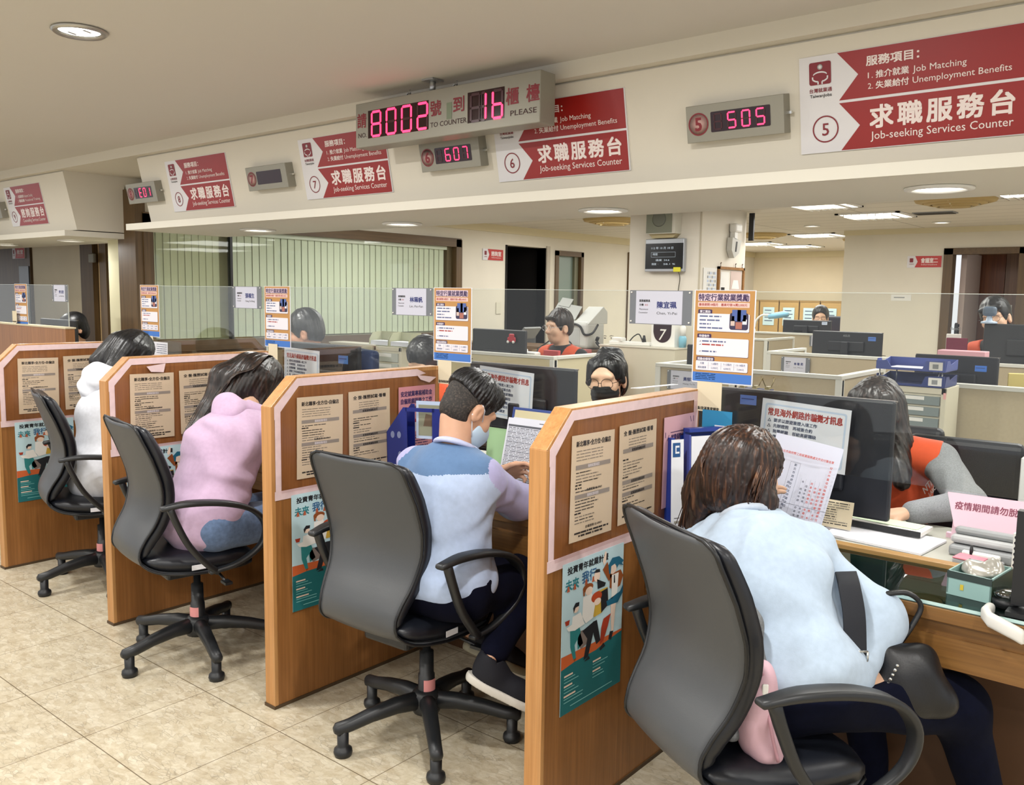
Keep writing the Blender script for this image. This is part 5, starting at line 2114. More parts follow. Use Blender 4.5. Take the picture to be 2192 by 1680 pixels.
# ribbed cuff and collar
m_sweat2 = cloth('sweat_rib', '#b0b9c6', 0.9)
rib = B()
dv = unit(B1.wr - B1.er)
rib.tube([tuple(B1.wr - dv * 0.03), tuple(B1.wr - dv * 0.022), tuple(B1.wr - dv * 0.0), tuple(B1.wr + dv * 0.014), tuple(B1.wr + dv * 0.016)], [0.046, 0.052, 0.05, 0.048, 0.040], m_sweat2, 24)
local(P1, rib.obj('cuff'))
rib = B()
cc = B1.neck + V3(0.0, 0.0, 0.012)
rib.tube([tuple(cc + B1.R * 0.068 * math.cos(a) + B1.F * 0.066 * math.sin(a) + V3(0, 0, -0.012 * math.sin(a))) for a in [2 * math.pi * i / 28 for i in range(29)]], 0.011, m_sweat2, 10)
local(P1, rib.obj('collar'))
m_jean = M('dark_jeans', '#04071a', 0.95, spec=0.15, var=0.15, vscale=60, bump=0.2, bscale=350, bd=0.0008)
f = folds(B1.legs(0.012, 0.02), 0.004, [((20, 30, 10), 0.6), ((-30, 12, 40), 0.6), ((50, 50, -20), 0.4)], 5)
f = s_and(f, s_plane(B1.hip + V3(0, 0, 0.04), (0, 0, 1)))
blob_obj('jeans', f, lo - 0.05, hi, 0.008, [m_jean], P1)
# long brown hair: cap, a curtain on the left, a lock swept under the chin
hp = H1.p
f = s_union([H1.ell(0, -0.022, 0.036, 0.092, 0.108, 0.094), H1.ell(0, -0.045, -0.03, 0.090, 0.085, 0.10)], 0.03)
cur = s_union([s_cap(hp(-0.03, -0.07, 0.04), hp(-0.085, -0.07, -0.10), 0.06, 0.045, (H1.R, 0.9)), s_cap(hp(-0.085, -0.07, -0.10), hp(-0.085, -0.05, -0.27), 0.045, 0.016, (H1.F, 0.7)),
               s_cap(hp(-0.06, -0.08, -0.06), hp(-0.07, -0.07, -0.19), 0.045, 0.018), s_cap(hp(0.02, -0.06, 0.05), hp(0.075, 0.0, -0.06), 0.055, 0.04), s_cap(hp(0.075, 0.0, -0.06), hp(0.07, 0.055, -0.105), 0.04, 0.016),
               s_cap(hp(-0.02, -0.085, 0.0), hp(0.05, -0.03, -0.10), 0.05, 0.026), s_cap(hp(0.05, -0.03, -0.10), hp(0.068, 0.05, -0.118), 0.028, 0.012)], 0.03)
f = s_union([f, cur], 0.03)
f = strands(f, H1, 60, 0.0022, 4)
f = s_cut(f, H1.ell(0.01, 0.105, -0.045, 0.075, 0.085, 0.105), 0.008)
hr1 = blob_obj('hair', f, H1.c - 0.32, H1.c + 0.2, 0.005, [m_hbrown], P1)


def locks(t, H, paths, m, name='hair_locks', r=0.0016):
    b = B()
    for pth in paths:
        q = bez([tuple(p) for p in pth], 4)
        n_ = len(q)
        b.tube([tuple(p) for p in q], [r * (0.5 + 1.1 * math.sin(math.pi * min(1, (i + 1) / n_))) for i in range(n_)], m, 5)
    return local(t, b.obj(name))


rg = random.Random(11)
ps = []
for i in range(150):
    a = rg.uniform(-2.9, 2.1)
    # from the parting on top down the cap and along the sweep
    top = hp(0.01 + 0.02 * math.sin(a), -0.02 + 0.02 * math.cos(a), 0.130)
    s1 = hp(0.088 * math.sin(a) * 0.75, -0.022 + 0.103 * math.cos(a) * 0.75, 0.100)
    s2 = hp(0.094 * math.sin(a), -0.026 + 0.110 * math.cos(a), 0.036)
    if math.cos(a) > 0.35:
        continue
    if math.sin(a) < -0.45:
        s3 = hp(0.094 * math.sin(a) - 0.012, -0.05 + 0.09 * math.cos(a), -0.08)
        s4 = hp(-0.085 + rg.uniform(-0.03, 0.03), -0.075 + rg.uniform(-0.02, 0.02), -0.25 + rg.uniform(-0.04, 0.03))
    else:
        sh = rg.uniform(-0.02, 0.02)
        s3 = hp(0.094 * math.sin(a) + 0.012, -0.05 + 0.098 * math.cos(a) + 0.01, -0.045 + sh)
        s4 = hp(0.075 + rg.uniform(-0.006, 0.012), 0.01 + rg.uniform(-0.03, 0.045), -0.112 + rg.uniform(-0.012, 0.01))
    ps.append([top, s1, s2, s3, s4])
local_locks = locks(P1, H1, ps, hair_mat('hair_lights', '#1b0e09', '#3f2416', '#7a5234'))

# ================================================================== 2. man in the two-tone shirt
H2 = Head((-1.985, 2.175, 1.108), -14, 38, 2, 1.0)
B2 = Body((-1.945, 2.02, 0.555), (-1.975, 2.10, 0.975), (-2.125, 2.07, 0.905), (-1.845, 2.09, 0.905), (-2.17, 2.27, 0.80), (-1.86, 2.275, 0.795), (-2.045, 2.385, 0.845), (-1.745, 2.46, 0.80),
          (-2.06, 2.42, 0.52), (-1.85, 2.40, 0.52), (-1.93, 2.13, 0.36), (-1.765, 2.045, 0.335), 1.0, 0.98)
hl = hand_sdf(B2.wl, (0.35, 0.45, 0.12), (-0.6, 0.5, 0.5), 1, 34)
hr = hand_sdf(B2.wr, (0.5, 0.7, -0.1), (0, 0, 1), -1, 25)
P2, lo, hi = person('man in a blue and lilac two-tone shirt writing at the second booth', H2, B2, (hl, hr), 0.0055, m_skin)
m_sh1 = cloth('shirt_pale_blue', '#a9bad8', 0.85)
m_sh2 = cloth('shirt_yoke_blue', '#55749c', 0.85)
m_sh3 = cloth('shirt_lilac', '#a6a4cd', 0.85)
tor = s_union([B2.torso(0.018, 0.02), s_ell(B2.at(0, -0.012, 0.02), V3(0.176, 0.136, 0.10), B2.A)], 0.04)
aL, aR = B2.arm(B2.sl, B2.el, B2.wl, 0.018, 0.03), B2.arm(B2.sr, B2.er, B2.wr, 0.019, 0.02)
f = s_union([tor, aL, aR], 0.022)
f = folds(f, 0.006, [((24, 8, 30), 0.6), ((-16, 30, -44), 0.6), ((60, -34, 46), 0.4), ((10, 70, 80), 0.2)], 8, 0.6)
f = s_cut(f, s_ell(B2.neck + V3(0.0, 0.012, 0.045), V3(0.058, 0.06, 0.05)), 0.008)
f = s_and(f, s_plane(B2.hip - V3(0, 0, 0.085), (-0.05, 0.35, -1)))


def shirt_zone(c):
    q = (c - B2.hip) @ B2.A.T
    arm_ = np.minimum(aL(c), aR(c)) < tor(c) + 0.004
    z = np.zeros(len(c), int)
    z[(q[:, 2] > 0.345 + 0.02 * np.abs(q[:, 0]) / 0.15) & (q[:, 1] < 0.05)] = 1
    z[arm_ & (np.abs(q[:, 0]) > 0.125)] = 2
    return z


blob_obj('shirt', f, lo, hi, 0.006, [m_sh1, m_sh2, m_sh3], P2, shirt_zone)
col_ = B()
cc = B2.neck + V3(0.0, 0.008, 0.012)
ring = []
for i in range(25):
    a = 2 * math.pi * i / 24
    ring.append(tuple(cc + B2.R * 0.062 * math.cos(a) + B2.F * 0.066 * math.sin(a) + V3(0, 0, 0.006 - 0.022 * math.sin(a))))
col_.tube(ring, 0.017, cloth('shirt_collar', '#b9bfe0', 0.85), 10, flat=0.55)
local(P2, col_.obj('collar'))
m_trou = M('navy_trousers', '#05071a', 0.95, spec=0.15, var=0.12, vscale=60)
f = folds(B2.legs(0.012, 0.045), 0.004, [((20, 30, 10), 0.6), ((-30, 12, 40), 0.6), ((50, 50, -20), 0.4)], 6)
f = s_and(f, s_plane(B2.hip + V3(0, 0, 0.05), (0, 0, 1)))
blob_obj('trousers', f, lo - 0.05, hi, 0.008, [m_trou], P2)
# hair: full on top, clipped short at the nape and sides
top = s_union([H2.ell(0, -0.022, 0.055, 0.083, 0.100, 0.082), H2.ell(0, 0.02, 0.085, 0.062, 0.075, 0.045)], 0.02)
top = s_and(strands(top, H2, 38, 0.003, 6), s_plane(H2.p(0, 0, 0.012), -H2.U - H2.F * 0.32))
top = s_cut(top, H2.ell(0, 0.10, -0.02, 0.07, 0.075, 0.083), 0.006)
low_ = s_union([H2.ell(0, -0.016, 0.036, 0.0765, 0.0955, 0.083), H2.ell(0, -0.035, -0.02, 0.066, 0.068, 0.062)], 0.02)
low_ = s_and(low_, s_plane(H2.p(0, -0.085, -0.062), -H2.U * 0.9 - H2.F * 0.25))
low_ = s_cut(low_, H2.ell(0, 0.082, -0.03, 0.085, 0.072, 0.10), 0.005)
low_ = s_cut(low_, H2.ell(0.08, -0.006, -0.022, 0.03, 0.032, 0.045), 0.004)
low_ = s_cut(low_, H2.ell(-0.08, -0.006, -0.022, 0.03, 0.032, 0.045), 0.004)
o = blob_obj('hair', top, H2.c - 0.2, H2.c + 0.2, 0.004, [m_hblack], P2)
blob_obj('clipped_hair', low_, H2.c - 0.2, H2.c + 0.2, 0.004, [hair_mat('hair_clipped', '#1a1715', '#2a2522', '#4a4039', (160, 160, 160), 0.7)], P2)
sb = s_and(s_off(H2.ell(0, 0.01, -0.01, 0.0735, 0.05, 0.06), 0.0), s_plane(H2.p(0, 0, -0.035), -H2.U))


def face_mask(t, H, mat, mat_loop, drop=0.0):
    f = s_union([H.ell(0, 0.036, -0.050, 0.060, 0.062, 0.058), H.ell(0, 0.065, -0.045, 0.040, 0.052, 0.045), H.ell(0, 0.05, -0.085, 0.045, 0.045, 0.03)], 0.02)
    f = s_off(f, 0.004)
    f = s_and(f, s_plane(H.p(0, 0.09, -0.008 - drop), H.U - H.F * 0.1))
    f = s_and(f, s_plane(H.p(0, 0.022, -0.05), -H.F + H.U * 0.15))
    for i in range(3):
        pass
    blob_obj('face_mask', folds(f, 0.0012, [(H.U * 330, 1.0)], 2, 0.1), H.c - 0.2, H.c + 0.2, 0.004, [mat], t)
    for q in (-1, 1):
        b = B()
        b.tube([tuple(H.p(q * 0.064, 0.030, -0.016 - drop)), tuple(H.p(q * 0.073, 0.008, 0.016)), tuple(H.p(q * 0.080, -0.014, 0.024))], 0.0019, mat_loop, 6)
        b.tube([tuple(H.p(q * 0.080, -0.030, -0.02)), tuple(H.p(q * 0.070, -0.008, -0.040)), tuple(H.p(q * 0.062, 0.028, -0.078))], 0.0019, mat_loop, 6)
        local(t, b.obj('ear_loop'))


m_mask = M('mask_white', '#dfe3ea', 0.7)
m_maskb = M('mask_pale_blue', '#b9cfe2', 0.7)
face_mask(P2, H2, m_maskb, m_mask)
face_bits(P2, H2, 'down')


# ------------------------------------------------------------------ shoes
def shoe(t, heel, toe, up, m_up, m_sole, name='shoe'):
    """heel and toe are points on the underside"""
    heel, toe = np.asarray(heel, float), np.asarray(toe, float)
    d = unit(toe - heel)
    u = unit(np.asarray(up, float) - d * (np.asarray(up, float) @ d))
    s_ = np.cross(d, u)
    L = np.linalg.norm(toe - heel)
    A = np.stack([s_, d, u])
    f = s_union([s_ell(heel + d * L * 0.22 + u * 0.055, V3(0.036, 0.062, 0.055), A), s_ell(heel + d * L * 0.60 + u * 0.040, V3(0.042, 0.105, 0.042), A), s_cap(heel + d * 0.055 + u * 0.06, heel + d * 0.03 + u * 0.095, 0.038, 0.036)], 0.03)
    f = s_and(f, s_plane(heel + u * 0.022, -u))
    f = s_cut(f, s_cap(heel + d * 0.05 + u * 0.085, heel + d * 0.02 + u * 0.14, 0.029, 0.031), 0.006)
    o = blob_obj(name, f, np.minimum(heel, toe) - 0.16, np.maximum(heel, toe) + 0.2, 0.005, [m_up], t)
    g = s_union([s_ell(heel + d * L * 0.25 + u * 0.02, V3(0.042, 0.078, 0.05), A), s_ell(heel + d * L * 0.62 + u * 0.016, V3(0.047, 0.112, 0.05), A)], 0.03)
    g = s_and(s_and(g, s_plane(heel + u * 0.028, u)), s_plane(heel + u * 0.0, -u))
    q = blob_obj('sole', g, np.minimum(heel, toe) - 0.16, np.maximum(heel, toe) + 0.2, 0.005, [m_sole], t)
    return o


m_shoe = M('shoe_navy', '#0a0c18', 0.8)
m_sole = M('shoe_sole', '#cfcbc2', 0.6)
shoe(P2, (-1.825, 2.005, 0.262), (-1.655, 2.16, 0.145), (-0.2, -0.15, 1), m_shoe, m_sole)
shoe(P2, (-1.955, 2.135, 0.285), (-1.86, 2.33, 0.16), (-0.2, -0.3, 1), m_shoe, M('shoe_sole_old', '#8f8a78', 0.7))

# ================================================================== 3. woman in the lilac hoodie
H3 = Head((-3.395, 2.33, 1.085), -6, 30, -4, 1.0)
B3 = Body((-3.215, 1.915, 0.55), (-3.31, 2.20, 0.955), (-3.465, 2.205, 0.885), (-3.155, 2.21, 0.90), (-3.50, 2.37, 0.795), (-3.10, 2.36, 0.80), (-3.38, 2.44, 0.79), (-3.16, 2.47, 0.79),
          (-3.33, 2.36, 0.52), (-3.10, 2.36, 0.515), (-3.33, 2.40, 0.1), (-3.05, 2.36, 0.1), 1.0, 1.08)
P3, lo, hi = person('woman in a lilac hoodie with long straight dark hair at the third booth', H3, B3, (hand_sdf(B3.wl, (0.5, 0.8, -0.1), (0, 0, 1), 1, 25), hand_sdf(B3.wr, (-0.4, 0.9, -0.1), (0, 0, 1), -1, 25)), 0.007, m_skin2)
m_lil2 = cloth('lilac_fleece', '#bfa4c0', 0.9)
f = s_union([B3.torso(0.022, 0.045), s_ell(B3.at(0, -0.035, 0.30), V3(0.175, 0.135, 0.14), B3.A), s_ell(B3.at(0, -0.02, 0.0), V3(0.185, 0.15, 0.14), B3.A), B3.arm(B3.sl, B3.el, B3.wl, 0.02, 0.02), B3.arm(B3.sr, B3.er, B3.wr, 0.022, 0.02)], 0.022)
f = folds(f, 0.008, [((20, 14, 50), 0.7), ((-14, 30, -38), 0.6), ((45, -25, 33), 0.4)], 13, 0.7)
f = s_cut(f, s_ell(B3.neck + V3(0.0, 0.012, 0.055), V3(0.068, 0.068, 0.055)), 0.008)
f = s_and(f, s_plane(B3.hip - V3(0, 0, 0.12), (-0.1, 0.75, -1)))
blob_obj('hoodie', f, lo, hi, 0.007, [m_lil2], P3)
nk = B3.neck
f = s_union([s_cap(nk + B3.R * 0.105 + B3.F * 0.02, nk + B3.R * 0.02 - B3.F * 0.125 - B3.up * 0.01, 0.036, 0.045), s_cap(nk - B3.R * 0.105 + B3.F * 0.02, nk - B3.R * 0.02 - B3.F * 0.125 - B3.up * 0.01, 0.036, 0.045),
             s_ell(nk - B3.F * 0.115 - B3.up * 0.05 + B3.R * 0.02, V3(0.09, 0.05, 0.065), B3.A)], 0.03)
f = s_cut(f, s_ell(nk - B3.F * 0.10 + B3.up * 0.025, V3(0.075, 0.03, 0.05), B3.A), 0.012)
blob_obj('hood', folds(f, 0.004, [((30, 50, 20), 0.8)], 3), nk - 0.25, nk + 0.25, 0.006, [m_lil2], P3)
m_den = cloth('denim_blue', '#5d7396', 0.85, 0.2)
f = s_and(folds(B3.legs(0.012, 0.02), 0.004, [((20, 30, 10), 0.6), ((-30, 12, 40), 0.6)], 6), s_plane(B3.hip + V3(0, 0, 0.06), (0, 0, 1)))
blob_obj('jeans', f, lo - 0.05, hi, 0.009, [m_den], P3)
shoe(P3, (-3.06, 2.33, 0.02), (-3.02, 2.55, 0.005), (0, 0, 1), M('canvas_black', '#15151a', 0.8), m_sole)
shoe(P3, (-3.34, 2.36, 0.02), (-3.34, 2.58, 0.005), (0, 0, 1), M('canvas_black', '#15151a', 0.8), m_sole)
hp = H3.p
f = s_union([H3.ell(0, -0.022, 0.036, 0.088, 0.104, 0.090), H3.ell(0, -0.05, -0.03, 0.085, 0.08, 0.10), s_cap(hp(-0.02, -0.09, 0.03), hp(-0.05, -0.16, -0.05), 0.07, 0.052), s_cap(hp(-0.05, -0.16, -0.05), (-3.455, 2.09, 0.965), 0.052, 0.04), s_cap((-3.455, 2.09, 0.965), (-3.435, 1.99, 0.885), 0.044, 0.02),
             s_cap(hp(0.03, -0.07, 0.0), (-3.41, 2.15, 1.0), 0.07, 0.05), s_cap(hp(0.06, -0.03, 0.0), hp(0.07, 0.0, -0.12), 0.045, 0.03)], 0.035)
f = s_cut(strands(f, H3, 50, 0.002, 9), H3.ell(0.0, 0.105, -0.045, 0.075, 0.085, 0.105), 0.008)
blob_obj('hair', f, H3.c - 0.42, H3.c + 0.2, 0.0055, [m_hdark], P3)
rg = random.Random(5)
ps = []
for i in range(110):
    a = rg.uniform(-1.3, 1.3)
    q = rg.uniform(-1, 1)
    ps.append([hp(0.02 * a, -0.02, 0.126), hp(0.066 * a, -0.08, 0.095), hp(0.084 * a, -0.125, 0.01), Vector(hp(-0.03 + 0.055 * a, -0.165, -0.06)) , Vector((-3.455 + 0.034 * a, 2.075 + 0.025 * q, 0.970)), Vector((-3.435 + 0.024 * a, 1.98 + 0.014 * q, 0.885 + 0.015 * q))])
locks(P3, H3, ps, hair_mat('hair_lights_dark', '#120c0a', '#2b1f19', '#574336'))

# ================================================================== 4. woman in the white hoodie
H4 = Head((-4.655, 2.385, 1.145), -4, 34, -4, 1.0)
B4 = Body((-4.45, 2.09, 0.55), (-4.62, 2.27, 1.0), (-4.775, 2.27, 0.935), (-4.47, 2.275, 0.95), (-4.80, 2.39, 0.80), (-4.42, 2.39, 0.80), (-4.66, 2.46, 0.79), (-4.46, 2.48, 0.79),
          (-4.55, 2.46, 0.52), (-4.34, 2.46, 0.515), (-4.55, 2.50, 0.1), (-4.3, 2.48, 0.1), 1.0, 1.0)
P4, lo, hi = person('woman in a white hoodie with straight black hair at the fourth booth', H4, B4, (), 0.008, m_skin2)
m_whf = cloth('white_fleece', '#d9dce4', 0.9)
f = s_union([B4.torso(0.022, 0.03), s_ell(B4.at(0, -0.02, 0.0), V3(0.18, 0.15, 0.16), B4.A), B4.arm(B4.sl, B4.el, B4.wl, 0.02, 0.02), B4.arm(B4.sr, B4.er, B4.wr, 0.022, 0.02)], 0.025)
f = folds(f, 0.006, [((20, 14, 40), 0.7), ((-14, 30, -38), 0.6)], 14, 0.7)
f = s_and(s_cut(f, s_ell(B4.neck + V3(0.0, 0.012, 0.055), V3(0.068, 0.068, 0.055)), 0.008), s_plane(B4.hip - V3(0, 0, 0.13), (0, 0, -1)))
f = s_and(f, s_plane(B4.hip + V3(0, 0.16, 0), (0, 1, -0.9)))
blob_obj('hoodie', f, lo, hi, 0.008, [m_whf], P4)
nk = B4.neck
f = s_union([s_cap(nk + B4.R * 0.10 + B4.F * 0.02, nk - B4.F * 0.13 + B4.up * 0.01, 0.036, 0.05), s_cap(nk - B4.R * 0.10 + B4.F * 0.02, nk - B4.F * 0.13 + B4.up * 0.01, 0.036, 0.05),
             s_ell(nk - B4.F * 0.14 - B4.up * 0.055, V3(0.10, 0.06, 0.095), B4.A)], 0.03)
blob_obj('hood', folds(f, 0.009, [((20, 20, 70), 0.9)], 3), nk - 0.25, nk + 0.25, 0.007, [m_whf], P4)
f = s_and(B4.legs(0.012, 0.02), s_plane(B4.hip + V3(0, 0, 0.02), (0, 0, 1)))
blob_obj('trousers', f, lo - 0.05, hi, 0.01, [m_trou], P4)
hp = H4.p
f = s_union([H4.ell(0, -0.022, 0.036, 0.090, 0.106, 0.092), H4.ell(0, -0.05, -0.03, 0.09, 0.085, 0.11), s_cap(hp(-0.02, -0.09, 0.0), hp(-0.04, -0.14, -0.13), 0.075, 0.045), s_cap(hp(0.04, -0.06, 0.0), hp(0.04, -0.09, -0.16), 0.07, 0.04), s_cap(hp(0.07, 0.0, 0.02), hp(0.075, 0.02, -0.12), 0.045, 0.03)], 0.03)
f = s_cut(strands(f, H4, 46, 0.002, 9), H4.ell(0.0, 0.115, -0.045, 0.07, 0.085, 0.105), 0.008)
blob_obj('hair', f, H4.c - 0.35, H4.c + 0.2, 0.006, [m_hblack], P4)
# ------------------------------------------------------------------ staff
def bdir(a):
    return V3(-math.sin(R_(a)), math.cos(R_(a)), 0), V3(math.cos(R_(a)), math.sin(R_(a)), 0)


def seated(H, ba, lean=0.06, drop=0.14, legs=True, sw=0.17, reach=0.25):
    F, Rr = bdir(ba)
    nk = H.p(0, -0.03, 0) - V3(0, 0, drop)
    hip = nk - F * lean - V3(0, 0, 0.46)
    sl, sr = nk - Rr * sw - V3(0, 0, 0.065), nk + Rr * sw - V3(0, 0, 0.065)
    el, er = sl - Rr * 0.04 + F * 0.10 - V3(0, 0, 0.22), sr + Rr * 0.04 + F * 0.10 - V3(0, 0, 0.22)
    wl, wr = el + F * reach + Rr * 0.08, er + F * reach - Rr * 0.08
    kl, kr = hip + F * 0.4 - Rr * 0.1, hip + F * 0.4 + Rr * 0.1
    al, ar = kl - V3(0, 0, kl[2] - 0.1), kr - V3(0, 0, kr[2] - 0.1)
    if not legs:
        kl = kr = al = ar = None
    return Body(hip, nk, sl, sr, el, er, wl, wr, kl, kr, al, ar)


m_vest = cloth('vest_orange', '#cf4f24', 0.75)
m_vgrey = cloth('vest_grey', '#a9abb0', 0.8)
m_slv = M('sleeve_grey_melange', '#86898d', 0.9, var=0.18, vscale=260, bump=0.2, bscale=400)
m_blackc = cloth('black_cloth', '#15161a', 0.85)


def vest(t, Bd, m_s, lo, hi, res=0.009, collar=True, wide=0.178):
    """sleeves and shirt below, the open sleeveless vest over them"""
    f = s_union([Bd.torso(0.008, 0.02), Bd.arm(Bd.sl, Bd.el, Bd.wl, 0.012, 0.03), Bd.arm(Bd.sr, Bd.er, Bd.wr, 0.012, 0.03)], 0.025)
    f = folds(f, 0.004, [((24, 8, 30), 0.6), ((-16, 30, -44), 0.6), ((60, -34, 46), 0.4)], 21, 0.6)
    f = s_cut(f, s_ell(Bd.neck + V3(0, 0, 0.05), V3(0.06, 0.06, 0.05)), 0.008)
    blob_obj('shirt', f, lo, hi, res, [m_s], t)
    g = folds(Bd.torso(0.02, 0.02), 0.004, [((24, 8, 30), 0.6), ((-16, 30, -44), 0.6)], 22, 0.5)
    side_ = lambda p: np.abs((p - Bd.hip) @ Bd.R) - wide
    g = s_and(g, side_)
    vee = lambda p: 0.9 * (np.abs((p - Bd.neck) @ Bd.R) - 0.004) - 0.36 * ((p - Bd.neck) @ Bd.up + 0.19)
    g = s_cut(g, s_and(lambda p: vee(p), s_plane(Bd.neck - Bd.F * 0.02, -Bd.F)), 0.004)
    g = s_cut(g, s_ell(Bd.neck + V3(0, 0, 0.03), V3(0.066, 0.066, 0.06)), 0.006)
    g = s_and(g, s_plane(Bd.hip, (0, 0, -1)))
    blob_obj('vest', g, lo, hi, res, [m_vest], t)
    if Bd.kl is not None:
        q = s_and(Bd.legs(0.012, 0.02), s_plane(Bd.hip + V3(0, 0, 0.03), (0, 0, 1)))
        blob_obj('trousers', q, lo - 0.05, hi, max(res, 0.011), [m_trou], t)
    if collar:
        for sd in (-1, 1):
            b = B()
            n_ = Bd.neck
            p0 = n_ - Bd.F * 0.06 + Bd.R * sd * 0.03 + Bd.up * 0.0
            p1 = n_ + Bd.R * sd * 0.072 + Bd.up * -0.012
            p2 = n_ + Bd.R * sd * 0.066 + Bd.F * 0.075 - Bd.up * 0.05
            p3 = n_ + Bd.R * sd * 0.05 + Bd.F * 0.108 - Bd.up * 0.10
            b.sweep([Vector(p) for p in (p0, p1, p2, p3)], [0.05, 0.055, 0.06, 0.03], [0.006] * 4, m_vgrey, xdir=tuple(unit(Bd.R * sd * 0.8 + Bd.F * 0.2 - Bd.up * 0.35)))
            local(t, b.obj('collar'))


def glasses(t, H, m, r=0.023, drop=0.0, mlens=None):
    b = B()
    for q in (-1, 1):
        T = frame(H.p(q * 0.032, 0.104, 0.004 - drop), -H.R, H.U)
        b.tube([(r * 1.08 * math.cos(a), r * 0.92 * math.sin(a), 0) for a in [2 * math.pi * i / 24 for i in range(25)]], 0.0013, m, 6, T, False)
        b.tube([tuple(H.p(q * 0.055, 0.102, 0.008 - drop)), tuple(H.p(q * 0.072, 0.080, 0.010 - drop)), tuple(H.p(q * 0.079, -0.005, 0.012))], 0.0013, m, 6)
    b.tube([tuple(H.p(-0.009, 0.106, 0.006 - drop)), tuple(H.p(0, 0.109, 0.009 - drop)), tuple(H.p(0.009, 0.106, 0.006 - drop))], 0.0013, m, 6)
    g = local(t, b.obj('glasses'))
    b = B()
    for q in (-1, 1):
        T = frame(H.p(q * 0.032, 0.104, 0.004 - drop), -H.R, H.U)
        b.quad([(r * 1.05 * math.cos(a), r * 0.9 * math.sin(a), 0) for a in [2 * math.pi * i / 20 for i in range(20)]], glass_mat('lens', '#fbfbfb', 0.02), T)
    o = b.obj('lens')
    o.parent = g
    o.matrix_parent_inverse = g.matrix_parent_inverse.copy()


# --- woman in the orange vest behind the nearest monitor
HV = Head((-1.0, 3.29, 1.092), 176, 16, 0)
BV = Body((-1.0, 3.42, 0.55), (-0.985, 3.36, 0.975), (-0.785, 3.345, 0.935), (-1.165, 3.30, 0.92), (-0.65, 3.20, 0.825), (-1.28, 3.12, 0.82), (-0.80, 3.015, 0.80), (-1.08, 2.97, 0.80),
          (-0.85, 3.05, 0.5), (-1.12, 3.05, 0.5), (-0.85, 3.0, 0.1), (-1.12, 3.0, 0.1))
PV, lo, hi = person('woman in an orange vest with long dark hair behind the nearest monitor', HV, BV, (hand_sdf(BV.wl, (-0.75, -0.55, -0.1), (0, 0, 1), -1, 30), hand_sdf(BV.wr, (0.5, -0.8, 0), (0, 0, 1), 1, 30)), 0.006, m_skin2)
vest(PV, BV, m_slv, lo, hi, 0.006, True, 0.205)
face_bits(PV, HV, 'down')
hp = HV.p
f = s_union([HV.ell(0, -0.022, 0.040, 0.088, 0.104, 0.088), HV.ell(0, -0.05, -0.03, 0.085, 0.08, 0.10), s_cap(hp(-0.06, -0.03, 0.03), hp(-0.085, 0.0, -0.10), 0.04, 0.04), s_cap(hp(-0.085, 0.0, -0.10), (-0.875, 3.235, 0.86), 0.042, 0.030),
             s_cap(hp(0.06, -0.03, 0.03), hp(0.085, 0.0, -0.13), 0.04, 0.03), s_cap(hp(-0.06, 0.03, 0.075), hp(-0.082, 0.035, 0.0), 0.018, 0.018), s_cap(hp(0.06, 0.03, 0.075), hp(0.082, 0.035, 0.0), 0.018, 0.018)], 0.025)
f = s_cut(strands(f, HV, 46, 0.0018, 12), HV.ell(0.005, 0.115, 0.0, 0.066, 0.095, 0.093), 0.008)
blob_obj('hair', f, HV.c - 0.35, HV.c + 0.2, 0.005, [hair_mat('hair_soft_black', '#14100f', '#221b19', '#40342f')], PV)
bpy.context.view_layer.update()
vo = [c for c in PV.children if c.name.startswith('vest')][0]
mw = vo.matrix_world.inverted()
dv = Vector(ray(1987, 1040)).normalized()
ok, loc, nrm, _ = vo.ray_cast(mw @ Vector(EYE), (mw.to_3x3() @ dv).normalized())
if ok:
    loc = vo.matrix_world @ loc
    nrm = (vo.matrix_world.to_3x3() @ nrm).normalized()
    xd = Vector((0.94, 0.1, 0.30))
    xd = (xd - nrm * xd.dot(nrm)).normalized()
    b = B()
    b.T = frame(loc + nrm * 0.011, xd, nrm.cross(xd))
    b.text('NTPC', 0.042, m_swt, Matrix.Identity(4), 0.015, 'CENTER', width=0.082)
    b.text('LABOR', 0.026, m_swt, offz(Matrix.Identity(4), 0.004, -0.028), 0.015, 'CENTER', width=0.056)
    local(PV, b.obj('lettering'))

# --- woman with round glasses and black mask
HG = Head((-2.205, 3.35, 1.118), 196, 6, 2, 1.02)
BG = seated(HG, 190, 0.05, 0.15)
PG, lo, hi = person('woman with round glasses and a black mask behind the nearest partition', HG, BG, (), 0.006, m_skin2)
vest(PG, BG, m_blackc, lo, hi)
face_bits(PG, HG, 'open')
face_mask(PG, HG, M('mask_black', '#121214', 0.8), M('mask_loop_dark', '#1b1b1d', 0.8), 0.004)
glasses(PG, HG, M('frame_brown', '#2e1d18', 0.4), 0.025, 0.002)
f = s_union([HG.ell(0, -0.022, 0.042, 0.086, 0.102, 0.086), HG.ell(0, -0.05, -0.02, 0.082, 0.07, 0.085), HG.cap((0.055, 0.03, 0.08), (0.08, 0.02, -0.01), 0.022, 0.014), HG.cap((-0.055, 0.03, 0.08), (-0.08, 0.02, 0.0), 0.022, 0.012), HG.cap((-0.02, -0.06, 0.10), (0.02, -0.04, 0.115), 0.04, 0.03)], 0.02)
f = s_cut(strands(f, HG, 40, 0.0018, 15), HG.ell(0.0, 0.115, -0.015, 0.072, 0.098, 0.096), 0.008)
f = s_cut(f, HG.cap((0, 0.1, -0.10), (0, 0.005, -0.075), 0.094, 0.078), 0.006)
f = s_and(f, s_plane(HG.p(0, 0, -0.085), -HG.U))
blob_obj('hair', f, HG.c - 0.25, HG.c + 0.2, 0.005, [m_hblack], PG)

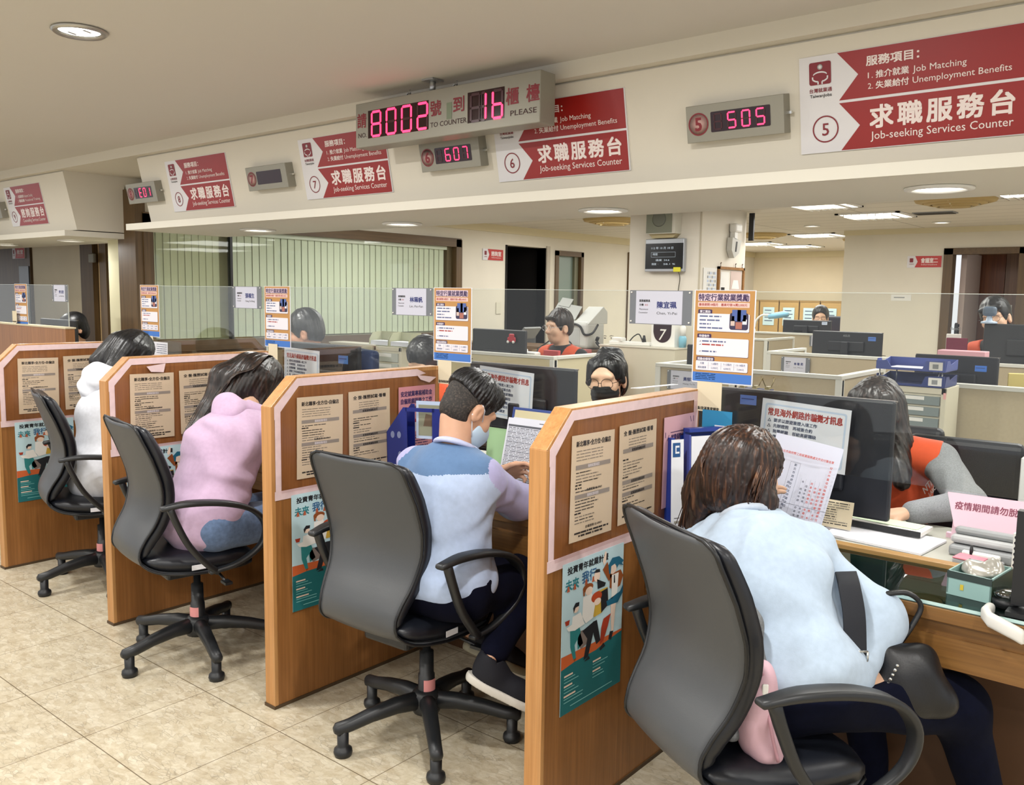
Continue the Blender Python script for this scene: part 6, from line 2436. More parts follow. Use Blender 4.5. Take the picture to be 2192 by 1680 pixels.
# --- masked woman looking down at the third booth
HP = Head((-3.385, 3.345, 1.142), 190, 42, -4)
BP = seated(HP, 184, 0.12, 0.16)
PP, lo, hi = person('woman with long black hair and white mask looking down behind the second partition', HP, BP, (), 0.007, m_skin2)
vest(PP, BP, m_blackc, lo, hi)
face_bits(PP, HP, 'down')
face_mask(PP, HP, m_mask, m_mask)
f = s_union([HP.ell(0, -0.022, 0.040, 0.087, 0.103, 0.088), HP.ell(0, -0.05, -0.04, 0.084, 0.08, 0.11), HP.cap((-0.06, -0.02, 0.03), (-0.08, -0.02, -0.16), 0.04, 0.035), HP.cap((0.06, -0.02, 0.03), (0.08, -0.02, -0.16), 0.04, 0.035)], 0.025)
f = s_cut(strands(f, HP, 46, 0.0018, 12), HP.ell(0.0, 0.115, -0.03, 0.068, 0.08, 0.095), 0.008)
blob_obj('hair', f, HP.c - 0.3, HP.c + 0.2, 0.006, [m_hblack], PP)

# --- man bent over behind the monitor of the far booth
HL = Head((-4.36, 3.30, 1.245), 128, 14, 0, 1.04)
BL = seated(HL, 140, 0.10, 0.15)
PL, lo, hi = person('black haired man in a pale shirt bent behind the monitor with a crumpled blue tag', HL, BL, (), 0.007, M('skin_tan', '#a97b62', 0.5, var=0.05, vscale=25))
f = s_union([BL.torso(0.012, 0.02), BL.arm(BL.sl, BL.el, BL.wl, 0.014, 0.03), BL.arm(BL.sr, BL.er, BL.wr, 0.014, 0.03)], 0.025)
f = s_cut(f, s_ell(BL.neck + V3(0, 0, 0.05), V3(0.06, 0.06, 0.05)), 0.008)
blob_obj('trousers', s_and(BL.legs(0.012, 0.02), s_plane(BL.hip + V3(0, 0, 0.03), (0, 0, 1))), lo - 0.05, hi, 0.012, [m_trou], PL)
blob_obj('shirt', f, lo, hi, 0.009, [cloth('shirt_white_blue', '#b7c3d3', 0.85)], PL)
face_bits(PL, HL, 'down')
f = s_and(short_hair(HL, 0.014, -0.075, 0.05, 3, 0.012), s_plane(HL.p(0, 0, -0.09), -HL.U))
f = s_union([f, HL.cap((0.03, 0.075, 0.075), (-0.05, 0.065, 0.06), 0.016, 0.014)], 0.01)
f = s_cut(f, s_union([HL.ell(0.082, -0.008, -0.012, 0.03, 0.03, 0.034), HL.ell(-0.082, -0.008, -0.012, 0.03, 0.03, 0.034)], 0.004), 0.004)
blob_obj('hair', f, HL.c - 0.25, HL.c + 0.2, 0.006, [m_hblack], PL)

# --- man with glasses in an orange vest, mid office
HO = Head((-3.83, 5.16, 1.262), 160, 2, 0, 1.0)
BO = seated(HO, 176, 0.03, 0.145)
PO, lo, hi = person('man with thin glasses, black shirt and orange vest in the middle of the office', HO, BO, (), 0.007, m_skin2)
vest(PO, BO, m_blackc, lo, hi, 0.008)
face_bits(PO, HO, 'open')
glasses(PO, HO, m_metal, 0.021)
f = s_union([short_hair(HO, 0.012, -0.07, 0.055, 3, 0.012), HO.cap((-0.045, 0.072, 0.078), (0.045, 0.072, 0.074), 0.018, 0.016)], 0.012)
f = s_cut(f, s_union([HO.ell(0.082, -0.008, -0.012, 0.03, 0.026, 0.036), HO.ell(-0.082, -0.008, -0.012, 0.03, 0.026, 0.036)], 0.004), 0.004)
blob_obj('hair', f, HO.c - 0.25, HO.c + 0.2, 0.006, [hair_mat('hair_soft_black', '#14100f', '#221b19', '#40342f')], PO)

# --- two men farther back
for hc, fa, ti, ba, lab, kk in (((-3.72, 10.05, 1.275), 200, -2, 200, 'man with dark glasses behind the farthest black monitor, by the cartons', 1.08),
                                ((-1.335, 6.98, 1.375), 176, 2, 165, 'man in a red vest leaning before the wardrobe doorway, at the right', 1.15)):
    Hx = Head(hc, fa, ti, 12 if kk > 1.1 else 0, kk)
    Bx = seated(Hx, ba, 0.05, 0.15 * kk)
    Px, lo, hi = person(lab, Hx, Bx, (), 0.009, m_skin2)
    vest(Px, Bx, m_blackc, lo, hi, 0.011)
    face_bits(Px, Hx, 'down')
    glasses(Px, Hx, M('frame_black', '#141416', 0.4), 0.022)
    f = s_cut(short_hair(Hx, 0.013, -0.07, 0.055, 3, 0.012), s_union([Hx.ell(0.082, -0.008, -0.012, 0.03, 0.026, 0.036), Hx.ell(-0.082, -0.008, -0.012, 0.03, 0.026, 0.036)], 0.004), 0.004)
    if kk > 1.1:
        f = s_union([f, Hx.cap((-0.05, 0.078, 0.07), (0.05, 0.078, 0.065), 0.02, 0.018)], 0.012)
    blob_obj('hair', f, Hx.c - 0.25, Hx.c + 0.2, 0.008, [m_hblack], Px)

# --- someone behind the leftmost counter, only the top of the head shows
HX = Head((-6.85, 3.02, 1.185), 185, 20, 0)
BX = seated(HX, 182, 0.05)
PX, lo, hi = person('person with short black hair behind the leftmost glass, only the hair visible', HX, BX, (), 0.01, m_skin)
blob_obj('hair', s_union([HX.ell(0, -0.022, 0.042, 0.090, 0.106, 0.090), HX.ell(0, -0.05, -0.02, 0.088, 0.07, 0.085)], 0.02), HX.c - 0.25, HX.c + 0.2, 0.008, [m_hblack], PX)
f = s_union([BX.torso(0.012, 0.02), BX.arm(BX.sl, BX.el, BX.wl, 0.014, 0.03), BX.arm(BX.sr, BX.er, BX.wr, 0.014, 0.03)], 0.025)
blob_obj('shirt', f, lo, hi, 0.012, [m_blackc], PX)
blob_obj('trousers', s_and(BX.legs(0.012, 0.02), s_plane(BX.hip + V3(0, 0, 0.03), (0, 0, 1))), lo - 0.05, hi, 0.014, [m_trou], PX)
# ------------------------------------------------------------------ office furniture
m_fab = M('partition_fabric', '#b3a68c', 0.9, var=0.04, vscale=80, bump=0.15, bscale=500)
m_fab2 = M('partition_cream', '#c9bf9f', 0.85)
m_frw = M('partition_frame', '#d4d4cd', 0.4)
m_top = M('worktop_pale', '#cfcbbb', 0.5)
m_cream = M('cream_steel', '#cfc9b4', 0.45)


def cubicle(x0, x1, y, z1, lab, back=0.0, back_x=None, z0=0.06, fab=None, post=True):
    """fabric panel along X with a white frame; optional return panel running away at back_x"""
    t = thing('cubicle_panel', lab, 'office partition', ((x0 + x1) / 2, y, 0), 0, 'low office partitions')
    h = (x1 - x0) / 2
    B().box(-h, h, -0.012, 0.012, z0, z1 - 0.02, fab or m_fab).obj('fabric', t)
    b = B()
    b.box(-h, h, -0.022, 0.022, z1 - 0.022, z1, m_frw)
    b.box(-h, h, -0.018, 0.018, 0, z0, m_frw)
    b.box(-h, -h + 0.035, -0.022, 0.022, 0, z1 - 0.022, m_frw)
    b.box(h - 0.035, h, -0.022, 0.022, 0, z1 - 0.022, m_frw)
    b.obj('frame', t, bevel=0.003)
    if back:
        bx = (back_x if back_x is not None else x1) - (x0 + x1) / 2
        B().box(bx - 0.012, bx + 0.012, 0.03, back - 0.03, z0, z1 - 0.02, fab or m_fab).obj('return_fabric', t)
        b = B()
        b.box(bx - 0.022, bx + 0.022, 0.022, back, z1 - 0.022, z1, m_frw)
        b.box(bx - 0.022, bx + 0.022, back - 0.035, back, 0, z1 - 0.022, m_frw)
        b.box(bx - 0.018, bx + 0.018, 0.022, back - 0.035, 0, z0, m_frw)
        b.obj('return_frame', t, bevel=0.003)
    return t


cubicle(-2.12, -1.585, 4.66, 1.10, 'low fabric partition right of the nearest tan poster, a blue stapler before it', 0.72, -1.607)
cubicle(-2.72, -2.2, 4.68, 1.10, 'low partition with the small grey name plate left of the nearest tan poster', 0.36, -2.698)
cubicle(-2.77, -1.55, 6.42, 1.10, 'low partition in the second row with a name plate and a draped vest before it', 0.68, -2.748)
cubicle(-4.1, -3.60, 8.35, 1.10, 'low partition in the third row beside the column', 0.68, -3.622)
cubicle(-4.45, -3.42, 9.62, 1.12, 'farthest low partition before the man with dark glasses', 0.8, -3.442)
cubicle(-1.42, 0.9, 4.70, 1.10, 'long low partition behind the drawer cabinet at the right picture edge')
cubicle(-1.9, 0.9, 6.44, 1.10, 'low partition under the wide black monitor at the right')
cubicle(-5.05, -3.44, 4.61, 1.10, 'low cream partition before the man with thin glasses', 0.62, -3.462, fab=m_fab2)

cb = thing('low_cabinet', 'plain cream cabinet block before the column, with cables and a counter display on top', 'cabinet', (-3.47, 5.70, 0))
B().box(-0.36, 0.30, 0, 0.28, 0, 1.115, m_cream).obj('body', cb, bevel=0.004)
B().box(-0.365, 0.305, -0.005, 0.285, 1.115, 1.125, M('cream_top', '#d8d3c4', 0.5)).obj('top', cb)

# desks of the staff
m_sdesk = M('staff_desk_top', '#a9a99f', 0.5)


def plain_desk(x0, x1, y0, y1, z, lab, name='office_desk', grp='office desks'):
    t = thing(name, lab, 'desk', ((x0 + x1) / 2, (y0 + y1) / 2, 0), 0, grp)
    h, d = (x1 - x0) / 2, (y1 - y0) / 2
    B().box(-h, h, -d, d, z - 0.028, z, m_sdesk).obj('desk_top', t, bevel=0.003)
    B().box(-h, -h + 0.025, -d + 0.02, d - 0.02, 0, z - 0.028, m_top).obj('side_panel', t)
    B().box(h - 0.025, h, -d + 0.02, d - 0.02, 0, z - 0.028, m_top).obj('side_panel', t)
    return t


for k, lb in enumerate(('staff desk under the nearest monitor and the white papers', 'staff desk of the woman with the black mask', 'staff desk of the woman looking down', 'staff desk of the bent man')):
    x0 = XR[k] + 0.02
    plain_desk(x0, x0 + S - 0.06, 2.672, 3.10, DZ + 0.004, lb, 'staff_desk', 'staff desks behind the glass')
plain_desk(-1.55, 0.4, 4.2, 4.66, 0.745, 'office desk carrying the drawer cabinet and letter trays')
plain_desk(-5.9 + 0.15, -4.55, 4.3, 4.58, 0.745, 'office desk carrying the cream drawer unit by the blinds')
plain_desk(-2.7, -1.62, 6.48, 7.1, 0.745, 'office desk behind the second row partition')
plain_desk(-1.85, 0.7, 6.48, 6.78, 0.745, 'office desk behind the partition at the right')
plain_desk(-5.0, -3.6, 4.66, 4.95, 0.745, 'office desk of the man with thin glasses')
plain_desk(-4.4, -3.5, 9.66, 9.92, 0.745, 'office desk of the farthest man')
plain_desk(-1.35, 0.4, 4.74, 5.2, 0.745, 'office desk with the black monitor and blue tag behind the trays')

# ------------------------------------------------------------------ monitors
m_scr = M('monitor_back', '#1c1f27', 0.38, bump=0.1, bscale=300, bd=0.0005)
m_scr2 = M('monitor_back_grey', '#2b2e33', 0.45)
m_sticker = M('blue_sticker', '#4c6fb8', 0.5)


def monitor(x0, x1, z0, z1, y, desk_z, lab, logo='', sticker=None, rz=0.0, m=None, curve=0.0, frame_=None, vents=False):
    """seen from behind: shell, display, neck, base; sticker = (share across, share up, width, colour)"""
    t = thing('monitor', lab, 'monitor', ((x0 + x1) / 2, y, desk_z), rz, 'computer monitors')
    w_, h_ = x1 - x0, z1 - z0
    zc = (z0 + z1) / 2 - desk_z
    b = B()
    b.rbox((w_, 0.026, h_), 0.008, m or m_scr, Matrix.Translation((0, 0, zc)), 2)
    b.rbox((w_ * 0.52, 0.022, h_ * 0.42), 0.009, m or m_scr, Matrix.Translation((0, -0.02, zc - h_ * 0.08)), 2)
    b.obj('shell', t)
    B().box(-w_ / 2 + 0.008, w_ / 2 - 0.008, 0.0131, 0.0145, zc - h_ / 2 + 0.014, zc + h_ / 2 - 0.008, M('screen_dark', '#0a0c10', 0.15)).obj('display', t)
    b = B()
    b.box(-w_ / 2 - 0.0005, w_ / 2 + 0.0005, 0.004, 0.0132, zc + h_ / 2 - 0.004, zc + h_ / 2 + 0.0006, M('bezel_edge', frame_ or '#5b5a58', 0.35, 0.3))
    b.obj('bezel', t)
    b = B()
    b.rbox((0.055, 0.03, max(0.05, zc + 0.02)), 0.006, m or m_scr, Matrix.Translation((0, -0.045, (zc + 0.02) / 2)))
    b.obj('neck', t)
    b = B()
    b.rbox((0.24, 0.17, 0.014), 0.005, m or m_scr, Matrix.Translation((0, -0.03, 0.007)))
    b.obj('base', t)
    T = frame((0, -0.0138, zc), (1, 0, 0), (0, 0, 1))
    if logo:
        b = B()
        b.T = T
        b.text(logo, h_ * 0.12, m_grey, offz(Matrix.Identity(4), 0.0, h_ * 0.30, 0.0004), 0.01, 'CENTER')
        b.obj('logo', t)
    if sticker:
        b = B()
        b.T = T
        sx, sy, sw_, c = sticker
        x, y_ = (sx - 0.5) * w_, (sy - 0.5) * h_
        b.rbox((sw_, sw_ * 0.55, 0.001), 0.0003, M('sticker_' + c[1:], c, 0.5), offz(Matrix.Identity(4), x, y_, 0.0008), 1)
        b.box(x - sw_ * 0.42, x + sw_ * 0.35, y_ + sw_ * 0.03, y_ + sw_ * 0.09, 0.0012, 0.0016, M('sticker_line', '#263c78', 0.5), None)
        b.obj('tag_sticker', t)
    return t


DS = DZ + 0.004
monitor(-1.405, -0.806, 0.800, 1.185, 2.865, DS, 'large black monitor with scam warning sheets facing the woman in pale blue', 'BenQ', (0.19, 0.905, 0.06, '#5674bd'), frame_='#7d7470')
monitor(-2.60, -2.03, 0.85, 1.205, 2.865, DS, 'black monitor before the man in the two-tone shirt, a warning sheet on its back', '', None)
monitor(-3.93, -3.365, 0.87, 1.232, 2.88, DS, 'black monitor before the woman in lilac with a crumpled blue tag', '', (0.80, 0.80, 0.075, '#4c7ac0'))
monitor(-4.25, -3.76, 0.86, 1.255, 4.70, 0.745, 'dark grey monitor with a red toy car sticker by the cream partition', '', None, m=m_scr2)
p = AT(1740, 720, y=6.62)
monitor(p[0], AT(1890, 725, y=6.62)[0], 1.075, 1.262, 6.62, 0.745, 'black monitor with a blue tag behind the second row partition', 'ASUS', (0.86, 0.75, 0.055, '#4f7ac8'))
monitor(-1.55, AT(2027, 706, y=6.85)[0] + 0.05, 1.09, 1.345, 6.86, 0.745, 'black monitor on the left beside the wide grey one at the right', 'BenQ', None, frame_='#d5d5d0')
monitor(-1.33, -0.74, 1.085, 1.352, 6.62, 0.745, 'wide charcoal monitor with a web camera on top at the right picture edge', 'ASUS', None, m=m_scr2)
monitor(-1.32, -0.92, 0.98, 1.218, 4.98, 0.745, 'black monitor with a bright blue tag behind the letter trays', '', (0.80, 0.75, 0.055, '#3f78d6'))
p = AT(1677, 684, y=9.72)
monitor(p[0], AT(1780, 690, y=9.72)[0], 1.10, 1.262, 9.72, 0.745, 'black monitor with a white tag before the man with dark glasses', '', (0.87, 0.82, 0.06, '#c9d6ee'))
monitor(-2.58, -2.28, 0.97, 1.215, 4.80, 0.745, 'small black monitor half hidden by the nearest tan poster', '', None)
monitor(-7.0, -6.42, 0.92, 1.27, 2.86, DS, 'grey monitor behind the leftmost glass, below the black hair', '', None, m=m_scr2)
plain_desk(-7.4, -6.1, 2.672, 3.0, DS, 'staff desk behind the leftmost glass', 'staff_desk', 'staff desks behind the glass')
plain_desk(-2.68, -2.22, 4.72, 4.98, 0.745, 'office desk under the small half hidden monitor')


# ------------------------------------------------------------------ sheets on the monitors
def sheet(lab, o, xd, yd, w_, h_, m, draw, name='notice_sheet', cat='notice', bend=0.0, grp=None, th=0.0008):
    b = B()
    T = frame(o, xd, yd)
    n_ = 8
    f = lambda x, y: bend * ((x / w_) ** 2 - (x / w_)) * 4
    v, fc = [], []
    for i in range(n_ + 1):
        x = w_ * i / n_
        for y in (0, h_):
            v.append((x, y, f(x, y)))
    for i in range(n_):
        fc.append((2 * i, 2 * i + 2, 2 * i + 3, 2 * i + 1))
    v2 = [(x, y, z - th) for x, y, z in v]
    k = len(v)
    b.add(v + v2, fc + [tuple(q + k for q in reversed(a)) for a in fc], m, False, T)
    b.T = T @ Matrix.Translation((0, 0, max(0.0, bend) + 0.0006))
    draw(b)
    return tag(b.obj(name), lab, cat, grp)


m_wsh = M('white_sheet', '#dcdfea', 0.5)
m_lblue = M('pale_blue_print', '#b9c9e2', 0.6)
m_rtext = M('red_title', '#9c2c2a', 0.6)
m_bt = M('blue_grey_text', '#3d4763', 0.7)


def scam(covered):
    def d(b):
        one = Matrix.Identity(4)
        rrect(b, 0.012, 0.286, 0.012, 0.196, 0.008, m_lblue, 0)
        rrect(b, 0.018, 0.280, 0.018, 0.190, 0.006, m_wsh, 0.0002)
        b.text('常見海外網路詐騙徵才訊息', 0.0275, m_rtext, offz(one, 0.024, 0.158, 0.0006), 0.03, width=0.25)
        rnd = random.Random(2)
        for i in range(7):
            yy = 0.135 - i * 0.0185
            b.add([(0.024, yy, 0.0006), (0.037, yy, 0.0006), (0.0305, yy + 0.012, 0.0006)], [(0, 1, 2)], m_bt)
            b.add([(0.0275, yy + 0.002, 0.0008), (0.0335, yy + 0.002, 0.0008), (0.0305, yy + 0.008, 0.0008)], [(0, 1, 2)], m_wsh)
            txt = ['要求以旅遊簽證入境工作', '先辦證照　再補簽合約', '無需經驗　卻給高薪職缺', '應徵工作免面試即錄取', '收　走護照限制行動', '要求繳交保證金費用', '面試地點一再變更'][i]
            b.text(txt, 0.0135, m_bt, offz(one, 0.046, yy + 0.001, 0.0006), 0.03)
    return d


sheet('white scam warning sheet with red title taped on the nearest monitor', (-1.235, 2.818, 0.955), (1, 0, -0.052), (0.052, 0, 1), 0.298, 0.21, m_wsh, scam(True), grp='scam warning sheets on the monitors')
sheet('white scam warning sheet with red title on the monitor before the two-tone shirt', (-2.52, 2.818, 0.985), (1, 0, -0.052), (0.052, 0, 1), 0.298, 0.21, m_wsh, scam(False), grp='scam warning sheets on the monitors')
sheet('white scam warning sheet with red title on the monitor before the lilac hoodie', (-3.93, 2.833, 0.995), (1, 0, -0.03), (0.03, 0, 1), 0.298, 0.21, m_wsh, scam(False), grp='scam warning sheets on the monitors')


def form(b):
    one = Matrix.Identity(4)
    m_rd = M('form_red', '#c9584f', 0.7)
    m_gr = M('form_grey', '#5c5f70', 0.7)
    rnd = random.Random(8)
    b.text('新北市政府勞工局就業服務處文件交付簽收單', 0.0085, m_rd, offz(one, 0.02, 0.248), 0.02, width=0.165)
    for x0, y0, x1, y1 in ((0.06, 0.02, 0.0606, 0.225), (0.09, 0.02, 0.0906, 0.225), (0.06, 0.225, 0.0906, 0.2256), (0.012, 0.2, 0.035, 0.2005), (0.012, 0.165, 0.035, 0.1655), (0.012, 0.165, 0.0124, 0.2), (0.0346, 0.165, 0.035, 0.2), (0, 0.1, 0.205, 0.1012)):
        b.quad([(x0, y0, 0), (x1, y0, 0), (x1, y1, 0), (x0, y1, 0)], m_gr)
    for j, (x, mm, n_, top) in enumerate(((0.073, m_bt, 12, 0.215), (0.066, m_bt, 9, 0.16), (0.178, m_rd, 18, 0.23), (0.016, m_gr, 4, 0.195))):
        s_ = '新北市政府交付文件簽收回執聯就業服務處單位'
        for i in range(n_):
            b.text(s_[(i + 3 * j) % len(s_)], 0.0085, mm, offz(one, x, top - i * 0.0115), 0.02)
    for j in range(5):
        x = 0.105 + j * 0.014
        b.quad([(x, 0.02, 0), (x + 0.0004, 0.02, 0), (x + 0.0004, 0.185, 0), (x, 0.185, 0)], m_gr)
        for i in range(13):
            if rnd.random() < 0.75:
                b.text('本人同意申請補助款項繳回'[(i + j) % 12], 0.0075, m_rd if j > 1 else m_gr, offz(one, x + 0.003, 0.172 - i * 0.0115), 0.02)


sheet('white form with red vertical lines of writing held before the woman in pale blue', (-1.085, 2.445, 0.815), (0.75, 0.62, -0.23), (0.18, 0.15, 0.972), 0.208, 0.297, M('form_paper', '#dcdff0', 0.6), form, 'form_sheet', 'paper', 0.012)


def listing(b):
    m_l = M('list_grey', '#8b8f97', 0.7)
    m_d = M('list_dark', '#5a5d66', 0.7)
    rnd = random.Random(6)
    b.quad([(0.006, 0.242, 0), (0.2, 0.242, 0), (0.2, 0.25, 0), (0.006, 0.25, 0)], m_d)
    bars(b, 0.15, 0.2, 0.262, 0.003, m_d, rnd, 1.0)
    for i in range(38):
        yy = 0.236 - i * 0.006
        bars(b, 0.008, 0.2, yy, 0.003, m_l if i % 3 else m_d, rnd, 0.98)


# clipboard with listings standing on the second desk
t = thing('clipboard', 'blue clipboard with yellow and white sheets standing before the man in the two-tone shirt', 'clipboard', (-2.13, 2.525, 0.77))
T = frame((0, 0, 0), (1, 0.02, 0), (0, 0.22, 1))
b = B()
b.T = T
b.rbox((0.235, 0.315, 0.004), 0.002, M('clipboard_blue', '#1d3c83', 0.4), offz(one, 0.115, 0.15, -0.003))
b.obj('board', t)
b = B()
b.T = T
b.box(0.012, 0.218, 0.0, 0.297, 0, 0.001, M('manila', '#cfc6a0', 0.7))
b.box(0.01, 0.214, -0.01, 0.268, 0.0012, 0.0018, m_wsh)
b.quad([(0.025, 0.235, 0.0022), (0.05, 0.235, 0.0022), (0.05, 0.262, 0.0022), (0.03, 0.262, 0.0022)], m_grey)
b.quad([(0.022, 0.215, 0.0022), (0.04, 0.215, 0.0022), (0.04, 0.228, 0.0022), (0.022, 0.228, 0.0022)], m_bt)
b.obj('sheets', t)
sheet('printed list leaning on the blue clipboard before the man in the two-tone shirt', (-2.135, 2.500, 0.765), (1, 0.02, 0), (0, 0.26, 1), 0.207, 0.275, m_wsh, lambda b_: listing(b_), 'list_sheet', 'paper', 0.0)


# ------------------------------------------------------------------ small things
def tray_box(name, lab, cat, c, d, wall, m_out, m_in=None, rz=0.0, grp=None, bev=0.004):
    """open-topped box"""
    t = thing(name, lab, cat, c, rz, grp)
    b = B()
    w_, l_, h_ = d
    b.box(-w_ / 2, w_ / 2, -l_ / 2, l_ / 2, 0, wall, m_out)
    for x0, x1, y0, y1 in ((-w_ / 2, -w_ / 2 + wall, -l_ / 2, l_ / 2), (w_ / 2 - wall, w_ / 2, -l_ / 2, l_ / 2), (-w_ / 2, w_ / 2, -l_ / 2, -l_ / 2 + wall), (-w_ / 2, w_ / 2, l_ / 2 - wall, l_ / 2)):
        b.box(x0, x1, y0, y1, wall, h_, m_out)
    b.obj('box', t)
    return t


def letter_tray(c, w_, l_, m, lab, rz=0.0):
    t = thing('letter_tray', lab, 'letter tray', c, rz, 'navy letter trays on the drawer cabinet')
    b = B()
    b.box(-w_ / 2, w_ / 2, -l_ / 2, l_ / 2, 0, 0.004, m)
    b.box(-w_ / 2, w_ / 2, l_ / 2 - 0.004, l_ / 2, 0.004, 0.05, m)
    for s_ in (-1, 1):
        x = s_ * w_ / 2
        b.prism([(-l_ / 2, 0.004), (-l_ / 2 + 0.02, 0.05), (-l_ / 2 + 0.07, 0.05), (-l_ / 2 + 0.09, 0.03), (l_ / 2, 0.05), (l_ / 2, 0.004)], x - 0.002, x + 0.002, m, 'x')
    b.prism([(-w_ / 2, 0.004), (-w_ / 2, 0.04), (-w_ / 2 + 0.05, 0.045), (-w_ / 2 + 0.07, 0.012), (w_ / 2 - 0.1, 0.012), (w_ / 2 - 0.085, 0.05), (w_ / 2, 0.055), (w_ / 2, 0.004)], -l_ / 2 - 0.002, -l_ / 2 + 0.002, m, 'y')
    b.obj('tray', t)
    b = B()
    b.box(w_ / 2 - 0.07, w_ / 2 - 0.012, -l_ / 2 - 0.004, -l_ / 2 - 0.0022, 0.008, 0.046, m_white)
    b.box(w_ / 2 - 0.055, w_ / 2 - 0.03, -l_ / 2 - 0.005, -l_ / 2 - 0.004, 0.015, 0.036, m_grey)
    b.obj('label_card', t)
    return t


def drawer_unit(c, w_, d_, h_, n, lab, rz=0.0, mfront=None):
    t = thing('drawer_cabinet', lab, 'drawer cabinet', c, rz, 'small drawer cabinets')
    b = B()
    b.box(-w_ / 2, w_ / 2, 0.01, d_, 0, h_, m_cream)
    b.box(-w_ / 2, w_ / 2, 0, 0.01, h_ - 0.03, h_, m_cream)
    b.box(-w_ / 2, -w_ / 2 + 0.022, 0, 0.01, 0, h_, m_cream)
    b.box(w_ / 2 - 0.022, w_ / 2, 0, 0.01, 0, h_, m_cream)
    b.obj('body', t, bevel=0.002)
    ph = (h_ - 0.04) / n
    for i in range(n):
        z = 0.006 + i * ph
        b = B()
        b.box(-w_ / 2 + 0.026, w_ / 2 - 0.026, -0.004, 0.009, z + 0.004, z + ph * 0.86, mfront or M('drawer_grey', '#7f8a8a', 0.35))
        dr_ = b.obj('drawer', t)
        b = B()
        b.box(-w_ / 2 + 0.03, w_ / 2 * 0.35, -0.0058, -0.0042, z + ph * 0.5, z + ph * 0.82, m_white)
        b.obj('label_card', dr_)
    return t


# right side: drawer cabinet, trays, boxes on the desk row
zc = 0.745
dc = drawer_unit((-1.165, 4.40, zc), 0.285, 0.24, 0.35, 6, 'cream drawer cabinet with grey drawers right of the vest woman, letter trays on top')
b = B()
b.rbox((0.012, 0.001, 0.03), 0.0003, M('pink_tab', '#e2a7a4', 0.6), Matrix.Translation((0.137, -0.0015, 0.315)), 1)
b.obj('tab', dc)
m_navyp = M('navy_plastic', '#2d3c78', 0.35)
lt = letter_tray((-1.185, 4.50, zc + 0.352), 0.31, 0.22, m_navyp, 'lower navy letter tray on the cream drawer cabinet')
lt2 = letter_tray((-1.185, 4.50, zc + 0.425), 0.31, 0.22, M('navy_plastic_light', '#4b5aa0', 0.35), 'upper navy letter tray holding papers on the cream drawer cabinet')
for xx in (-0.14, -0.09, 0.10, 0.14):
    b = B()
    b.tube([(xx, -0.10 if abs(xx) > 0.12 else 0.0, -0.069), (xx, -0.10 if abs(xx) > 0.12 else 0.0, 0.001)], 0.003, m_metal, 8)
    b.obj('riser', lt2)
b = B()
b.cbox((0, 0, 0), (0.21, 0.18, 0.004), m_wsh, 0.03)
tag(b.obj('paper', loc=(-1.19, 4.49, zc + 0.4325)), 'loose white papers in the upper navy letter tray', 'paper')

# left cream drawer unit with two beige file trays
p0 = (-4.86, 4.42, zc)
t = thing('side_cabinet', 'plain cream desk cabinet left of the beige trays before the blinds', 'cabinet', (-5.27, 4.42, zc))
B().box(-0.25, 0.25, 0, 0.14, 0, 0.355, m_cream).obj('body', t, bevel=0.003)
B().box(-0.26, 0.26, -0.006, 0.145, 0.355, 0.365, M('cream_top', '#d8d3c4', 0.5)).obj('top', t)
drawer_unit(p0, 0.29, 0.16, 0.355, 4, 'cream drawer unit with pale drawers left of the masked woman', mfront=M('drawer_pale', '#b9bdb4', 0.4))
m_ft = M('file_tray_beige', '#b3b495', 0.5)
for i, (x, z, lb) in enumerate(((-4.98, zc + 0.357, 'olive file tray on the left of the cream drawer unit'), (-4.76, zc + 0.357, 'olive file tray on the right of the cream drawer unit'))):
    t = thing('file_tray', lb, 'file tray', (x, 4.50, z), 0, 'olive file trays')
    b = B()
    b.box(-0.105, 0.105, -0.06, 0.07, 0, 0.004, m_ft)
    b.prism([(-0.06, 0), (-0.055, 0.05), (-0.02, 0.10), (0.07, 0.105), (0.07, 0)], -0.107, -0.103, m_ft, 'x')
    b.prism([(-0.06, 0), (-0.055, 0.05), (-0.02, 0.10), (0.07, 0.105), (0.07, 0)], 0.103, 0.107, m_ft, 'x')
    b.box(-0.105, 0.105, 0.066, 0.07, 0.004, 0.105, m_ft)
    b.obj('tray', t)
    b = B()
    b.cbox((0.005, 0, 0.022), (0.19, 0.11, 0.032), m_wsh)
    b.obj('papers', t)

# pink box, maroon folder and stationery behind the trays
def simple(name, lab, cat, c, d, m, rz=0.0, bev=0.003, grp=None):
    b = B()
    b.rbox(d, bev, m, Matrix.Translation((0, 0, d[2] / 2)), 1)
    o = b.obj(name, loc=c)
    o.rotation_euler = (0, 0, rz)
    return tag(o, lab, cat, grp)


p = AT(2044, 762, y=5.12)
simple('desk_organizer', 'pink upright folder box behind the upper navy tray', 'box', (p[0], 5.30, 0.745), (0.24, 0.1, 0.485), M('pink_board', '#d9a3ae', 0.6))
p = AT(2048, 738, y=6.55)
simple('folder', 'maroon folder standing on the right partition below the black monitors', 'folder', (p[0], 6.55, 0.745), (0.13, 0.03, 0.505), M('maroon', '#6e1736', 0.5))
p = AT(2045, 723, y=6.56)
simple('paper_card', 'white card standing behind the maroon folder', 'card', (p[0] - 0.02, 6.60, 0.745), (0.09, 0.02, 0.53), m_white)
p = AT(1990, 776, y=4.85)
simple('stapler', 'small black box on the partition left of the pink folder box', 'box', (p[0] - 0.02, 4.86, 0.745), (0.2, 0.05, 0.37), m_black)
p = AT(2170, 820, y=4.9)
simple('yellow_folder', 'yellow folder leaning right of the bright blue tag monitor', 'folder', (-0.80, 5.0, 0.745), (0.16, 0.02, 0.40), M('yellow_card', '#cdbd77', 0.6), 0.3)

